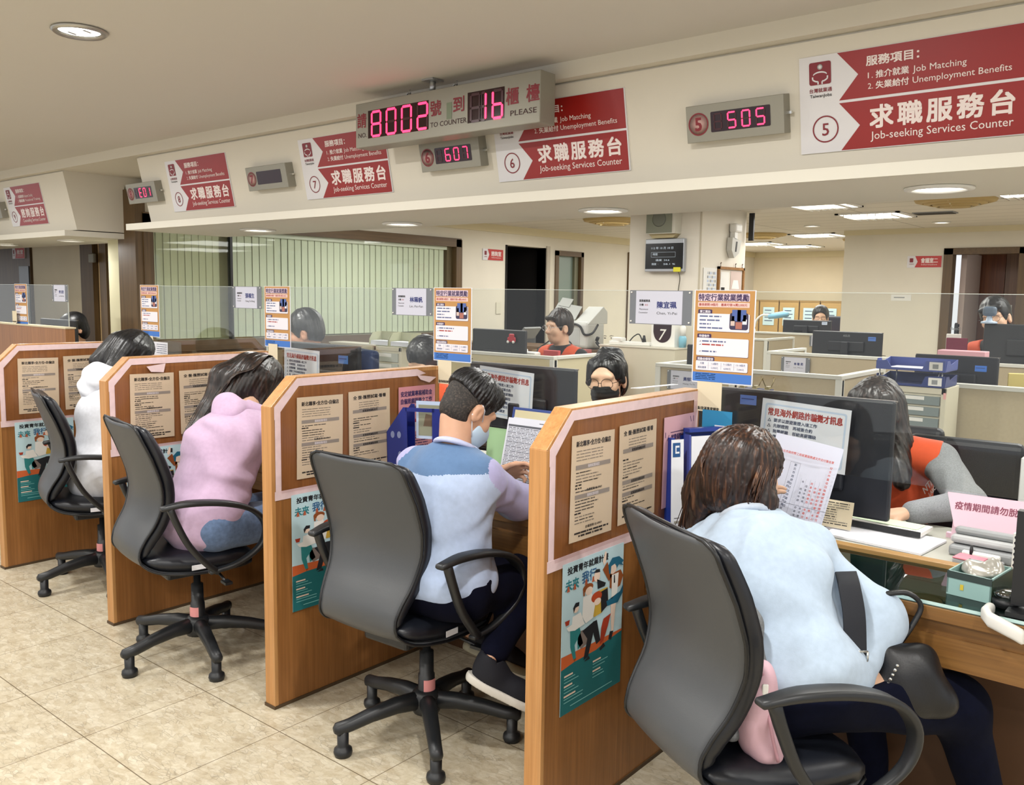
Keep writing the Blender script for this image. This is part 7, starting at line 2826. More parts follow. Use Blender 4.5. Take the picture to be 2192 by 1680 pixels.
# web camera on the wide monitor
t = thing('web_camera', 'pale blue web camera on a stand above the wide charcoal monitor', 'camera', (-1.30, 6.60, 1.353))
B().lathe([(0.05, 0.0), (0.05, 0.012), (0.02, 0.02), (0.016, 0.05)], M('camera_pale', '#aebfd6', 0.4), 20).obj('stand', t)
b = B()
b.rbox((0.085, 0.05, 0.065), 0.02, M('camera_grey', '#5a6a7d', 0.4), Matrix.Translation((0, 0, 0.082)), 3)
b.obj('head', t)

# second row: name plate, draped vest, boxes
p = AT(1666, 790, y=6.39)
name_plate(p[0] + 0.02, 0.22, 0.115, '林 敏 莉', 'Lin, Min-Li', 'grey name plate on the second row partition beside the draped vest', 6.392, 1.065, 'name plates on the office partitions')
p = AT(1424, 835, y=4.645)
name_plate(-2.63, 0.24, 0.115, '黃郁雅', 'Huang, Yu-Ya', 'small grey name plate low on the partition left of the nearest tan poster', 4.65, 1.065, 'name plates on the office partitions')
p = AT(1733, 720, y=9.585)
name_plate(p[0], 0.2, 0.12, '陳', 'Chen', 'tiny name plate on the farthest partition', 9.59, 1.10, 'name plates on the office partitions')

plain_desk(-2.62, -1.70, 5.42, 5.78, 0.745, 'office desk holding the draped vest and tissue boxes')
t = thing('draped_vest', 'folded orange and white vest lying on the desk left of the boxes', 'vest', (-2.25, 5.6, 0.745))
f = s_union([s_cap((-2.37, 5.6, 0.80), (-2.21, 5.6, 0.935), 0.05, 0.05), s_cap((-2.21, 5.6, 0.935), (-2.05, 5.6, 0.925), 0.05, 0.045), s_cap((-2.26, 5.6, 0.8), (-2.05, 5.6, 0.8), 0.08, 0.07)], 0.04)
f = folds(f, 0.010, [((40, 0, 34), 0.8), ((-20, 20, 50), 0.5)], 4)
z_ = lambda c: ((np.sin((c[:, 0] + c[:, 2] * 0.9) * 34) > 0.1).astype(int))
f = s_and(f, s_plane((0, 0, 0.75), (0, 0, -1)))
blob_obj('fabric', f, (-2.55, 5.45, 0.72), (-1.9, 5.75, 1.08), 0.008, [m_vest, M('vest_white', '#d9cfc9', 0.8)], t, z_)
simple('tissue_box', 'olive tissue box before the draped vest', 'box', (-2.04, 5.53, 0.745), (0.14, 0.11, 0.155), M('olive_box', '#a39a74', 0.6))
simple('carton', 'grey box with green packs right of the olive tissue box', 'box', (-1.845, 5.55, 0.745), (0.18, 0.13, 0.135), M('grey_box', '#a9a79c', 0.6))
simple('green_pack', 'mint green pack lying on the grey box', 'pack', (-1.87, 5.55, 0.881), (0.10, 0.08, 0.03), M('mint', '#b5cdb5', 0.6))
simple('black_case', 'black case right of the grey box with the green pack', 'case', (-1.715, 5.6, 0.745), (0.03, 0.12, 0.17), m_black)
t = thing('sheet_holder', 'clear card holder with a pale blue bottle on the grey box', 'holder', (-1.79, 5.585, 0.881))
B().box(-0.045, 0.05, 0.0, 0.004, 0, 0.10, glass_mat('acrylic', '#f4faf8', 0.05)).obj('plate', t)
B().box(-0.045, 0.05, -0.03, 0.004, 0, 0.004, glass_mat('acrylic', '#f4faf8', 0.05)).obj('foot', t)
b = B()
b.lathe([(0.014, 0), (0.014, 0.08), (0.006, 0.09), (0.006, 0.10)], M('pale_blue_bottle', '#a9cbe0', 0.3), 14, Matrix.Translation((-0.05, -0.02, 0)))
b.cbox((-0.042, -0.02, 0.104), (0.035, 0.012, 0.008), M('pale_blue_bottle', '#a9cbe0', 0.3))
b.obj('bottle', t)

# blue tape cutter before the nearest partition
t = thing('tape_gun', 'blue handled hole punch standing above the nearest monitor, before the fabric partition', 'hole punch', (-1.345, 3.62, 0.745))
plain_desk(-1.62, -1.18, 3.5, 3.78, 0.745, 'narrow shelf desk with the blue hole punch behind the vest woman')
m_hb = M('handle_blue', '#234a86', 0.4)
b = B()
b.sweep(bez([(-0.055, 0, 0.20), (-0.05, 0, 0.275), (-0.03, 0, 0.305), (0.03, 0, 0.305), (0.05, 0, 0.275), (0.056, 0, 0.20)], 4), 0.02, 0.022, m_hb, xdir=(0, 1, 0))
b.obj('handle', t)
b = B()
b.rbox((0.16, 0.08, 0.16), 0.01, M('punch_body', '#c9c8c0', 0.4), Matrix.Translation((0, 0, 0.08)))
b.prism([(-0.11, 0.12), (-0.03, 0.24), (0.0, 0.20), (-0.04, 0.1)], -0.02, 0.02, m_white, 'y')
b.obj('body', t)
b = B()
b.cbox((0, 0, 0), (0.07, 0.02, 0.03), m_black, 0, Matrix.Translation((0.015, 0.03, 0.325)) @ Matrix.Rotation(R_(-30), 4, 'Y'))
b.obj('lever', t)

# binder clips on a card holder at the poster foot
t = thing('card_rack', 'navy card rack with three binder clips right of the nearest tan poster foot', 'card rack', (-1.455, 3.3, DS))
plain_desk(-1.62, -1.28, 3.16, 3.44, DS - 0.0, 'narrow desk end carrying the navy card rack')
B().box(-0.08, 0.06, -0.01, 0.01, 0, 0.385, M('navy_card', '#4d5273', 0.5)).obj('rack', t)
for i, x in enumerate((-0.062, -0.01, 0.042)):
    b = B()
    b.prism([(x - 0.015, 0.37), (x + 0.015, 0.37), (x + 0.006, 0.395), (x - 0.006, 0.395)], -0.016, 0.016, M('clip_brass', '#8c8260', 0.3, 0.7), 'y')
    b.tube([(x - 0.005, -0.012, 0.39), (x - 0.018, -0.02, 0.425), (x - 0.012, -0.02, 0.43)], 0.002, M('clip_brass', '#8c8260', 0.3, 0.7), 6)
    b.tube([(x + 0.005, 0.012, 0.39), (x + 0.016, 0.02, 0.425), (x + 0.010, 0.02, 0.43)], 0.002, M('clip_brass', '#8c8260', 0.3, 0.7), 6)
    b.obj('binder_clip', t)

# ------------------------------------------------------------------ column equipment
yc = 5.998
t = thing('speaker_box', 'grey green loudspeaker box high on the column front', 'speaker', (-3.44, yc, 1.975))
b = B()
b.prism([(-0.125, 0), (0.125, 0), (0.125, 0.19), (-0.125, 0.19)], -0.10, 0, M('speaker_white', '#c9c6b8', 0.6), 'y')
b.prism([(-0.09, -0.03), (0.09, -0.03), (0.12, 0), (-0.12, 0)], -0.06, 0, M('speaker_beige', '#b5a77f', 0.6), 'y')
b.obj('box', t)
b = B()
b.box(-0.12, 0.10, -0.104, -0.1, 0.006, 0.186, M('speaker_cloth', '#7f8272', 0.8))
b.lathe([(0.06, 0.0), (0.05, 0.002), (0.01, 0.004)], M('speaker_cone', '#6e7166', 0.8), 20, Matrix.Translation((-0.01, -0.104, 0.11)) @ Matrix.Rotation(R_(90), 4, 'X'))
b.obj('grille', t)
t = thing('display_board', 'black lit information panel in a silver frame on the column', 'display panel', (-3.595, yc - 0.05, 1.70))
b = B()
b.rbox((0.335, 0.045, 0.25), 0.006, M('panel_silver', '#a9adb2', 0.35, 0.4), Matrix.Translation((0.167, 0.022, 0.115)))
b.obj('frame', t)
B().box(0.006, 0.33, -0.003, -0.0005, 0.012, 0.205, M('panel_black', '#050608', 0.2)).obj('screen', t)
b = B()
b.T = frame((0.006, -0.0036, 0.012), (1, 0, 0), (0, 0, 1))
m_pl = M('panel_text', '#9aa4ad', 0.5, emit='#a9b6c0', estr=0.5)
for tx, x, y, sz, wd in (('112 年 10 月 18 日', 0.05, 0.15, 0.02, 0.19), ('時間', 0.065, 0.103, 0.02, 0.04), ('溫度  24.6', 0.09, 0.06, 0.017, 0.12), ('濕度  ·', 0.055, 0.03, 0.017, 0.06), ('58.1 %', 0.16, 0.03, 0.017, 0.1)):
    b.text(tx, sz, m_pl, offz(Matrix.Identity(4), x, y), 0.01, width=wd)
for x0, x1, y0, y1 in ((0.05, 0.26, 0.088, 0.0895), (0.05, 0.26, 0.125, 0.1265), (0.05, 0.0515, 0.088, 0.1265), (0.2585, 0.26, 0.088, 0.1265)):
    b.quad([(x0, y0, 0), (x1, y0, 0), (x1, y1, 0), (x0, y1, 0)], m_pl)
b.obj('lettering', t)
b = B()
b.rbox((0.06, 0.01, 0.035), 0.003, M('yellow_note', '#d8d235', 0.6), Matrix.Translation((0.285, -0.006, 0.006)))
b.obj('yellow_tag', t)
b = B()
b.tube(bez([(0.295, 0.0, -0.005), (0.29, 0.035, -0.06), (0.275, 0.044, -0.15), (0.265, 0.044, -0.24), (0.26, 0.044, -0.56)], 4), 0.0035, M('cable_grey', '#5d594e', 0.6), 6)
b.obj('cable', t)
# +X face of the column: air freshener with tube, cork board, calendar, hanging monitor
xf = -3.155
t = thing('wall_dispenser', 'white dispenser with a clear tube on the right face of the column', 'dispenser', (xf, 6.50, 1.85))
b = B()
b.rbox((0.06, 0.12, 0.07), 0.015, m_white, Matrix.Translation((0.035, 0.02, 0.195)))
b.obj('cap', t)
b = B()
b.cbox((0.03, 0.0, 0.14), (0.04, 0.05, 0.06), m_white)
b.prism([(-0.06, 0.12), (0.10, 0.10), (0.06, 0.0), (-0.02, -0.04), (-0.07, 0.02)], 0.005, 0.05, M('dispenser_grey', '#c3c2bb', 0.4), 'x')
b.prism([(0.0, 0.09), (0.025, 0.09), (0.01, 0.01), (-0.012, 0.01)], 0.05, 0.052, m_black, 'x')
b.obj('body', t)
t = thing('cork_board', 'small framed pin board with photos on the right face of the column', 'pin board', (xf + 0.003, 6.29, 1.54))
b = B()
b.T = frame((0, 0, 0), (0, 1, 0), (0, 0, 1))
m_cork = wood('cork_frame', '#8a5f30', '#9b6d3b', '#a97b48', 0)
b.box(0, 0.45, 0, 0.015, 0, 0.02, m_cork)
b.box(0, 0.45, 0.18, 0.20, 0, 0.02, m_cork)
b.box(0, 0.015, 0, 0.2, 0, 0.02, m_cork)
b.box(0.43, 0.45, 0, 0.2, 0, 0.02, m_cork)
b.obj('frame', t)
b = B()
b.T = frame((0, 0, 0), (0, 1, 0), (0, 0, 1))
b.box(0.015, 0.43, 0.015, 0.18, 0.002, 0.006, M('board_cream', '#d6cfc2', 0.8))
b.quad([(0.04, 0.015, 0.008), (0.2, 0.015, 0.008), (0.19, 0.16, 0.008), (0.05, 0.16, 0.008)], m_white)
b.quad([(0.06, 0.016, 0.009), (0.12, 0.016, 0.009), (0.12, 0.04, 0.009), (0.06, 0.04, 0.009)], m_black)
b.quad([(0.22, 0.02, 0.008), (0.41, 0.02, 0.008), (0.41, 0.17, 0.008), (0.22, 0.17, 0.008)], M('photo_pink', '#c7b3aa', 0.7))
b.quad([(0.24, 0.03, 0.009), (0.38, 0.03, 0.009), (0.35, 0.10, 0.009), (0.27, 0.10, 0.009)], m_white)
b.obj('board', t)
for yy in (0.04, 0.30, 0.42):
    b = B()
    b.tube([(0.008, yy, 0.2), (0.008, yy, 0.225), (0.014, yy, 0.232)], 0.004, M('hook_brown', '#5b3d25', 0.5), 6)
    b.obj('hook', t)
t = thing('calendar', 'narrow white wall calendar left of the small pin board', 'calendar', (xf + 0.003, 6.065, 1.54))
b = B()
b.T = frame((0, 0, 0), (0, 1, 0), (0, 0, 1))
b.box(0, 0.21, 0, 0.185, 0, 0.006, m_white)
for i in range(5):
    for j in range(6):
        b.quad([(0.05 + j * 0.025, 0.015 + i * 0.03, 0.0066), (0.068 + j * 0.025, 0.015 + i * 0.03, 0.0066), (0.068 + j * 0.025, 0.035 + i * 0.03, 0.0066), (0.05 + j * 0.025, 0.035 + i * 0.03, 0.0066)], [m_grey, m_lblue, M('cal_pale', '#c5c9cc', 0.6)][(i * 2 + j) % 3])
b.obj('sheet', t)
b = B()
b.box(-0.02, 0.02, 0.01, 0.03, -0.10, 0.12, m_black)
tag(b.obj('hanging_screen', loc=(-3.10, 6.74, 2.06)), 'thin black screen edge hanging beside the column top', 'screen')

# things on the low cabinet before the column
zt = 1.126
t = thing('counter_lamp', 'white cube display showing a seven on the low cabinet', 'number display', (-3.33, 5.80, zt))
b = B()
b.box(-0.10, 0.10, 0, 0.12, 0, 0.205, m_white)
b.obj('case', t)
b = B()
b.T = frame((0, -0.0012, 0), (1, 0, 0), (0, 0, 1))
pts = [(-0.082, 0.18), (-0.082, 0.11)] + [(0.075 * math.sin(a) - 0.004, 0.105 - 0.075 * math.cos(a)) for a in [R_(q) for q in range(-80, 81, 16)]] + [(0.074, 0.18)]
b.quad([(x, y, 0) for x, y in pts], M('lamp_window', '#2c1820', 0.2))
b.text('7', 0.12, m_white, offz(Matrix.Identity(4), 0.0, 0.05, 0.001), 0.0, 'CENTER', shear=0.2)
b.obj('window', t)
t = thing('power_strip', 'white power strip with plugged black leads on the low cabinet', 'power strip', (-3.62, 5.78, zt))
b = B()
b.rbox((0.34, 0.06, 0.03), 0.006, m_white, Matrix.Translation((0.02, 0, 0.015)) @ Matrix.Rotation(0.12, 4, 'Z'))
b.rbox((0.12, 0.05, 0.03), 0.008, m_white, Matrix.Translation((-0.08, -0.01, 0.042)) @ Matrix.Rotation(-0.3, 4, 'Z'))
b.obj('strip', t)
b = B()
b.tube(bez([(0.0, 0.02, 0.03), (0.04, 0.02, 0.07), (0.09, 0.01, 0.085), (0.13, 0.0, 0.03)], 5), 0.005, m_black, 8)
b.lathe([(0.018, 0.0), (0.008, 0.05)], m_black, 12, Matrix.Translation((0.14, 0, 0.03)))
b.obj('lead', t)
t = thing('soap_bottle', 'white pump bottle with a blue band right of the white cube display', 'bottle', (-3.19, 5.85, zt))
b = B()
b.lathe([(0.028, 0), (0.03, 0.07), (0.02, 0.09)], M('cyan_band', '#7fb9cf', 0.4), 16)
b.lathe([(0.022, 0.085), (0.024, 0.15), (0.012, 0.165)], m_white, 16)
b.obj('bottle', t)
simple('small_clock', 'small black and white block at the edge of the nearest tan poster', 'box', (-3.05, 5.85, 0.745), (0.09, 0.04, 0.44), M('warm_block', '#a08c78', 0.6))

# credenza with the office scanner
t = thing('credenza', 'long brown wooden credenza behind the man with thin glasses', 'credenza', (-4.55, 5.95, 0))
m_cred = wood('credenza_wood', '#4a2a1a', '#5a3422', '#6a4230', 0)
B().box(-0.9, 0.62, -0.15, 0.25, 0.03, 1.03, m_cred).obj('body', t)
B().box(-0.93, 0.65, -0.17, 0.26, 1.03, 1.07, wood('credenza_top', '#5e4630', '#6d5238', '#7c6044', 0)).obj('top', t)
for i in range(3):
    b = B()
    b.box(-0.88 + i * 0.5, -0.41 + i * 0.5, -0.165, -0.15, 0.06, 1.0, m_cred)
    b.obj('door', t)
t = thing('office_scanner', 'pale grey desk scanner with a raised paper tray left of the column', 'scanner', (-4.20, 5.90, 1.072))
m_sc = M('scanner_shell', '#c5c6c2', 0.45)
b = B()
b.rbox((0.40, 0.26, 0.22), 0.03, m_sc, Matrix.Translation((0.0, 0, 0.11)), 3)
b.prism([(-0.12, 0.20), (0.10, 0.34), (0.16, 0.30), (0.16, 0.2)], 0.05, 0.20, m_sc, 'x')
b.obj('body', t, bevel=0.004)
b = B()
b.box(-0.17, 0.13, -0.1315, -0.13, 0.03, 0.16, M('scanner_door', '#b5b7b5', 0.45))
b.box(-0.022, -0.018, -0.1325, -0.1315, 0.03, 0.16, m_grey)
b.obj('front_door', t)
b = B()
b.cbox((0, 0, 0), (0.26, 0.004, 0.13), M('scanner_tray', '#aeb0ad', 0.5), 0, Matrix.Translation((-0.07, -0.04, 0.30)) @ Matrix.Rotation(R_(-35), 4, 'X') @ Matrix.Rotation(R_(8), 4, 'Y'))
b.cbox((0, 0, 0), (0.12, 0.004, 0.08), M('scanner_tray', '#aeb0ad', 0.5), 0, Matrix.Translation((-0.11, 0.0, 0.37)) @ Matrix.Rotation(R_(-35), 4, 'X') @ Matrix.Rotation(R_(8), 4, 'Y'))
b.obj('paper_tray', t)
b = B()
b.tube(bez([(0.0, -0.14, 0.17), (0.08, -0.14, 0.20), (0.14, -0.14, 0.18), (0.18, -0.14, 0.12), (0.23, -0.10, 0.13), (0.25, -0.05, 0.2)], 5), 0.009, m_black, 8)
b.obj('cable', t)
t = thing('phone_handset', 'black cordless handset on its cradle beside the scanner', 'phone', (-3.90, 5.84, 1.072))
b = B()
b.tube(bez([(-0.04, 0, 0.10), (-0.05, 0, 0.06), (0.0, 0, 0.02), (0.06, 0, 0.012)], 4), [0.02] * 13, m_black, 10, flat=0.6)
b.obj('handset', t)
t = thing('cable_tangle', 'tangle of black leads with a small adapter before the scanner', 'cable', (-4.22, 5.72, 0))
B().box(-0.25, 0.35, -0.06, 0.10, 1.02, 1.05, M('shelf_brown', '#8a7458', 0.5)).obj('board', t)
b = B()
b.tube(bez([(-0.24, 0, 1.055), (-0.15, -0.02, 1.10), (-0.08, 0, 1.145), (0.02, 0, 1.15), (0.10, 0, 1.12), (0.12, 0, 1.06)], 5), 0.006, m_black, 8)
b.tube(bez([(-0.2, 0.02, 1.055), (-0.12, 0.02, 1.075), (-0.1, 0.02, 1.12), (-0.02, 0.02, 1.15), (0.03, 0.0, 1.06)], 5), 0.006, m_black, 8)
b.obj('lead', t)
b = B()
b.rbox((0.12, 0.05, 0.055), 0.006, m_black, Matrix.Translation((-0.05, 0.03, 1.08)))
b.obj('adapter', t)
b = B()
b.box(-0.18, 0.05, -0.04, 0.0, 1.051, 1.068, m_white)
b.obj('socket_strip', t)
simple('tape_roll_box', 'small pink and red box on the shelf before the scanner', 'box', (-3.93, 5.60, 0.0), (0.14, 0.08, 1.085), M('pink_red_box', '#b3605e', 0.5))

# man with thin glasses: phone, red folder, desk bits
t = thing('desk_phone', 'white desk phone with raised handset before the man with thin glasses', 'phone', (-3.86, 4.80, 0.745))
B().box(-0.12, 0.06, -0.04, 0.06, 0, 0.30, M('phone_base', '#20242c', 0.5)).obj('riser', t)
b = B()
b.prism([(-0.13, 0.33), (0.0, 0.385), (0.02, 0.37), (0.02, 0.33), (-0.09, 0.30)], -0.05, 0.02, m_white, 'y')
b.rbox((0.11, 0.07, 0.06), 0.012, m_white, Matrix.Translation((0.07, 0.0, 0.33)))
b.obj('handset', t)
simple('red_folder', 'red folder standing beside the white desk phone', 'folder', (-3.66, 4.86, 0.745), (0.13, 0.03, 0.375), M('red_folder', '#c0484b', 0.55))
t = thing('toy_car', 'small red toy car figure on the dark grey monitor', 'toy', (-3.87, 4.672, 1.17))
b = B()
b.rbox((0.07, 0.016, 0.035), 0.008, M('toy_red', '#b9303c', 0.3), Matrix.Translation((0, 0, 0.02)), 2)
b.rbox((0.045, 0.014, 0.03), 0.008, M('toy_red', '#b9303c', 0.3), Matrix.Translation((0, 0, 0.045)), 2)
b.obj('body', t)
for xx in (-0.024, 0.024):
    B().lathe([(0.009, -0.004), (0.009, 0.004)], m_white, 12, Matrix.Translation((xx, -0.011, 0.004)) @ Matrix.Rotation(R_(90), 4, 'X')).obj('wheel', t)
t = thing('dark_printer', 'dim printer on a stand in the dark doorway', 'printer', (-5.55, 6.7, 0))
B().box(-0.2, 0.2, -0.2, 0.2, 0, 1.0, m_cred).obj('stand', t)
b = B()
b.rbox((0.36, 0.34, 0.12), 0.02, M('printer_dark', '#43454a', 0.4), Matrix.Translation((0, 0, 1.062)))
b.obj('body', t)
b = B()
b.cbox((0, 0, 0), (0.02, 0.26, 0.14), M('printer_tray', '#8a8c8d', 0.5), 0, Matrix.Translation((0.22, 0, 1.13)) @ Matrix.Rotation(R_(40), 4, 'Y'))
b.obj('paper_tray', t)

# ------------------------------------------------------------------ back wall of cartons
m_cart = M('carton_kraft', '#a98a55', 0.8, var=0.05, vscale=10)
m_cart2 = M('carton_edge', '#8c7041', 0.8)
t_sh = thing('carton_shelf', 'low shelf along the yellow far wall carrying the cartons', 'shelf', (-4.9, 12.5, 0))
B().box(-1.0, 1.75, -0.25, 0.25, 0.50, 0.54, M('shelf_tan', '#9b7c4b', 0.7)).obj('board', t_sh)
B().box(-1.0, -0.96, -0.25, 0.25, 0, 0.5, M('shelf_tan', '#9b7c4b', 0.7)).obj('side_panel', t_sh)
B().box(1.71, 1.75, -0.25, 0.25, 0, 0.5, M('shelf_tan', '#9b7c4b', 0.7)).obj('side_panel', t_sh)
rnd = random.Random(9)
for j in range(2):
    for i in range(6):
        x = -5.62 + i * 0.30 + (0.01 if j else 0)
        hz = 0.44
        z = 0.541 + j * 0.47
        t = thing('storage_carton', ['kraft carton in the upper row under the far wall, ', 'kraft carton in the lower row under the far wall, '][1 - j] + ['at the column side', 'second from the column', 'third from the column', 'behind the blue lamp', 'behind the man with dark glasses', 'nearest the grey block'][i], 'carton', (x, 12.45, z), 0, 'kraft cartons under the far wall')
        b = B()
        b.box(-0.14, 0.14, -0.16, 0.16, 0, hz, m_cart)
        b.box(-0.145, 0.145, -0.165, 0.165, hz, hz + 0.025, m_cart2)
        b.obj('box', t)
        b = B()
        b.box(-0.085, 0.085, -0.1675, -0.166, 0.10, 0.36, M('label_blue', '#b3ccd2', 0.7))
        for q in range(4):
            b.box(-0.06, 0.04 + 0.02 * (q % 2), -0.169, -0.1676, 0.31 - q * 0.05, 0.322 - q * 0.05, m_bt)
        b.obj('label_sheet', t)
# pale blue desk lamp before the cartons
t = thing('desk_lamp', 'pale blue desk lamp with a white bent arm before the cartons', 'lamp', (-4.40, 9.85, 0.745))
plain_desk(-4.75, -4.30, 9.66, 10.05, 0.70, 'desk end carrying the pale blue lamp')
t.location = (-4.40, 9.85, 0.70)
B().lathe([(0.07, 0), (0.07, 0.02), (0.015, 0.03)], m_white, 20).obj('base', t)
b = B()
b.tube(bez([(0, 0, 0.02), (-0.01, 0, 0.30), (-0.02, 0, 0.50), (0.06, 0, 0.60), (0.20, 0, 0.605)], 5), 0.012, m_white, 10)
b.obj('arm', t)
b = B()
b.tube([(0.15, 0, 0.585), (0.22, 0, 0.60), (0.34, 0, 0.62), (0.38, 0, 0.615)], [0.035, 0.045, 0.048, 0.03], M('lamp_blue', '#86bfdd', 0.35), 14, flat=0.8)
b.obj('shade', t)

# label on the right wall
b = B()
b.box(-2.667, -2.48, YRW - 0.003, YRW - 0.001, 1.495, 1.556, m_white)
b.box(-2.64, -2.54, YRW - 0.0045, YRW - 0.003, 1.522, 1.532, m_grey)
tag(b.obj('wall_label'), 'small white label on the grey beige wall', 'label')
# light switches by the dark doorway
for yy, lb in ((6.18, 'small pale switch plate near the blinds'), (6.72, 'small pale switch plate beside the dark doorway')):
    b = B()
    b.rbox((0.008, 0.08, 0.12), 0.003, M('switch_pale', '#d2cdbb', 0.5), Matrix.Translation((XW + 0.005, yy + 0.06, 1.36)), 1)
    tag(b.obj('switch_plate'), lb, 'switch', 'switch plates on the left wall')

# black high-back chair with a dark coat behind the vest woman, and other staff chairs
def back_chair(c, w_, z0, z1, m, lab, rz=180.0, h=0.06):
    t = thing('office_chair', lab, 'chair', (c[0], c[1], 0), R_(rz), 'staff chairs')
    b = B()
    b.rbox((w_, h, z1 - z0), 0.025, m, Matrix.Translation((0, -0.22, (z0 + z1) / 2)), 3)
    b.obj('backrest', t)
    b = B()
    b.rbox((w_ * 0.95, 0.44, 0.07), 0.03, m, Matrix.Translation((0, 0.02, 0.43)), 3)
    b.obj('seat', t)
    b = B()
    b.rbox((0.07, 0.025, max(0.1, z0 - 0.40)), 0.008, m_arm, Matrix.Translation((0, -0.21, (z0 + 0.42) / 2)))
    b.obj('back_strut', t)
    B().lathe([(0.028, 0.06), (0.028, 0.40)], m_arm, 14).obj('gas_column', t)
    for i in range(5):
        b = B()
        a = R_(72 * i)
        b.tube([(0, 0, 0.1), (0.29 * math.cos(a), 0.29 * math.sin(a), 0.06)], [0.028, 0.02], m_arm, 8)
        lg = b.obj('leg', t)
        B().lathe([(0.024, 0.0), (0.026, 0.02), (0.02, 0.05)], m_arm, 12, Matrix.Translation((0.285 * math.cos(a), 0.285 * math.sin(a), 0))).obj('caster', lg)
    return t


m_leather = M('black_leather', '#12151c', 0.42)
bc = back_chair((-0.83, 3.60), 0.40, 0.62, 0.985, m_leather, 'wide black leather chair behind the vest woman, a dark coat on it')
bc.rotation_euler = (0, 0, R_(182))
bc2 = back_chair((-0.99, 3.62), 0.40, 0.62, 1.0, m_leather, 'black high-back chair the vest woman sits on')
bc2.location = (-1.06, 3.50, 0)
bc.location = (-0.755, 3.40, 0)
back_chair((-4.40, 3.52), 0.44, 0.60, 1.14, M('chair_navy', '#2c3a5c', 0.6), 'navy chair behind the bent black haired man', 160)
back_chair((-3.88, 5.42), 0.44, 0.60, 1.0, m_leather, 'black chair of the man with thin glasses', 176)
back_chair((-3.55, 10.35), 0.46, 0.6, 1.30, M('chair_dark_blue', '#23283a', 0.5), 'dark blue high chair behind the farthest man', 195)
back_chair((-3.36, 3.62), 0.44, 0.60, 0.98, M('chair_taupe', '#57534c', 0.7), 'taupe chair of the woman looking down', 185)
back_chair((-2.20, 3.62), 0.44, 0.60, 0.98, m_leather, 'black chair of the woman with the black mask', 188)
# ------------------------------------------------------------------ the nearest booth: what lies on the desk
ZD = DS + 0.0005
m_w2 = M('paper_bright', '#e3e4ea', 0.6)
simple('paper_stack', 'stack of white papers fanned along the wooden desk strip before the vest woman', 'papers', (-0.80, 2.80, ZD), (0.30, 0.21, 0.010), m_w2, -0.10, 0.002)
simple('paper_stack', 'white plastic sleeve lying left of the white papers, a black clip beside it', 'papers', (-0.985, 2.75, ZD), (0.14, 0.10, 0.004), M('sleeve_grey', '#c6c8cc', 0.35), 0.5, 0.001)
t = thing('document_tray', 'flat black tray with white rim and a pale green sheet below the vest woman', 'document tray', (-0.83, 2.90, ZD + 0.012), -0.05)
B().box(-0.13, 0.13, -0.06, 0.06, 0.004, 0.016, m_white).obj('tray', t)
B().box(-0.13, 0.13, -0.062, -0.058, 0.002, 0.02, m_black).obj('front_lip', t)
b = B()
b.cbox((0.0, 0.015, 0.0175), (0.22, 0.075, 0.002), M('green_paper', '#c5d6b8', 0.7), -0.05)
b.obj('green_sheet', t)
sheet('beige printed card leaning on the foot of the nearest monitor', (-1.02, 2.775, ZD + 0.014), (1, 0.0, 0), (0.02, 0.25, 1), 0.125, 0.088, m_paper,
      lambda b_: [bars(b_, 0.006, 0.118, 0.078 - i * 0.0075, 0.0028, m_inkg if i % 3 else m_ink, random.Random(40 + i), 0.95 if i < 3 or i > 7 else 0.62) for i in range(10)], 'printed_card', 'card')
t = thing('binder_clip', 'black binder clip standing on the wooden strip left of the white papers', 'clip', (-1.0, 2.70, ZD))
b = B()
b.prism([(-0.018, 0), (0.018, 0), (0.007, 0.024), (-0.007, 0.024)], -0.012, 0.012, m_black, 'y')
b.tube([(-0.004, 0, 0.022), (-0.012, 0, 0.042), (0.012, 0, 0.042), (0.004, 0, 0.022)], 0.0022, m_black, 6)
b.obj('clip', t)
# pink notice folded like a tent
t = thing('tent_sign', 'pink tent card asking to keep masks on, right of the vest woman', 'sign', (-0.66, 2.93, ZD))
T = frame((0, 0, 0.075), (1, 0.0, 0.01), (0, 0.30, 1))
b = B()
b.T = T
b.prism([(0.03, -0.03), (0.30, -0.03), (0.30, 0.075), (0.0, 0.075), (0.0, 0.07)], -0.0008, 0, M('tent_pink', '#dfbccb', 0.7), 'z')
b.obj('front', t)
b = B()
b.T = T @ Matrix.Translation((0, 0, 0.0008))
b.text('疫情期間請勿脫下口罩', 0.026, M('tent_ink', '#7a3048', 0.7), offz(Matrix.Identity(4), 0.025, 0.028), 0.012, width=0.245)
b.obj('lettering', t)
b = B()
b.box(0.0, 0.30, 0.03, 0.05, -0.075, -0.06, M('tent_pink', '#dfbccb', 0.7), Matrix.Translation((0, 0, 0.075)))
b.box(0.02, 0.28, 0.02, 0.0215, -0.07, 0.06, M('tent_pink', '#dfbccb', 0.7), Matrix.Translation((0, 0, 0.075)) @ Matrix.Rotation(R_(-14), 4, 'X'))
b.obj('back_fold', t)
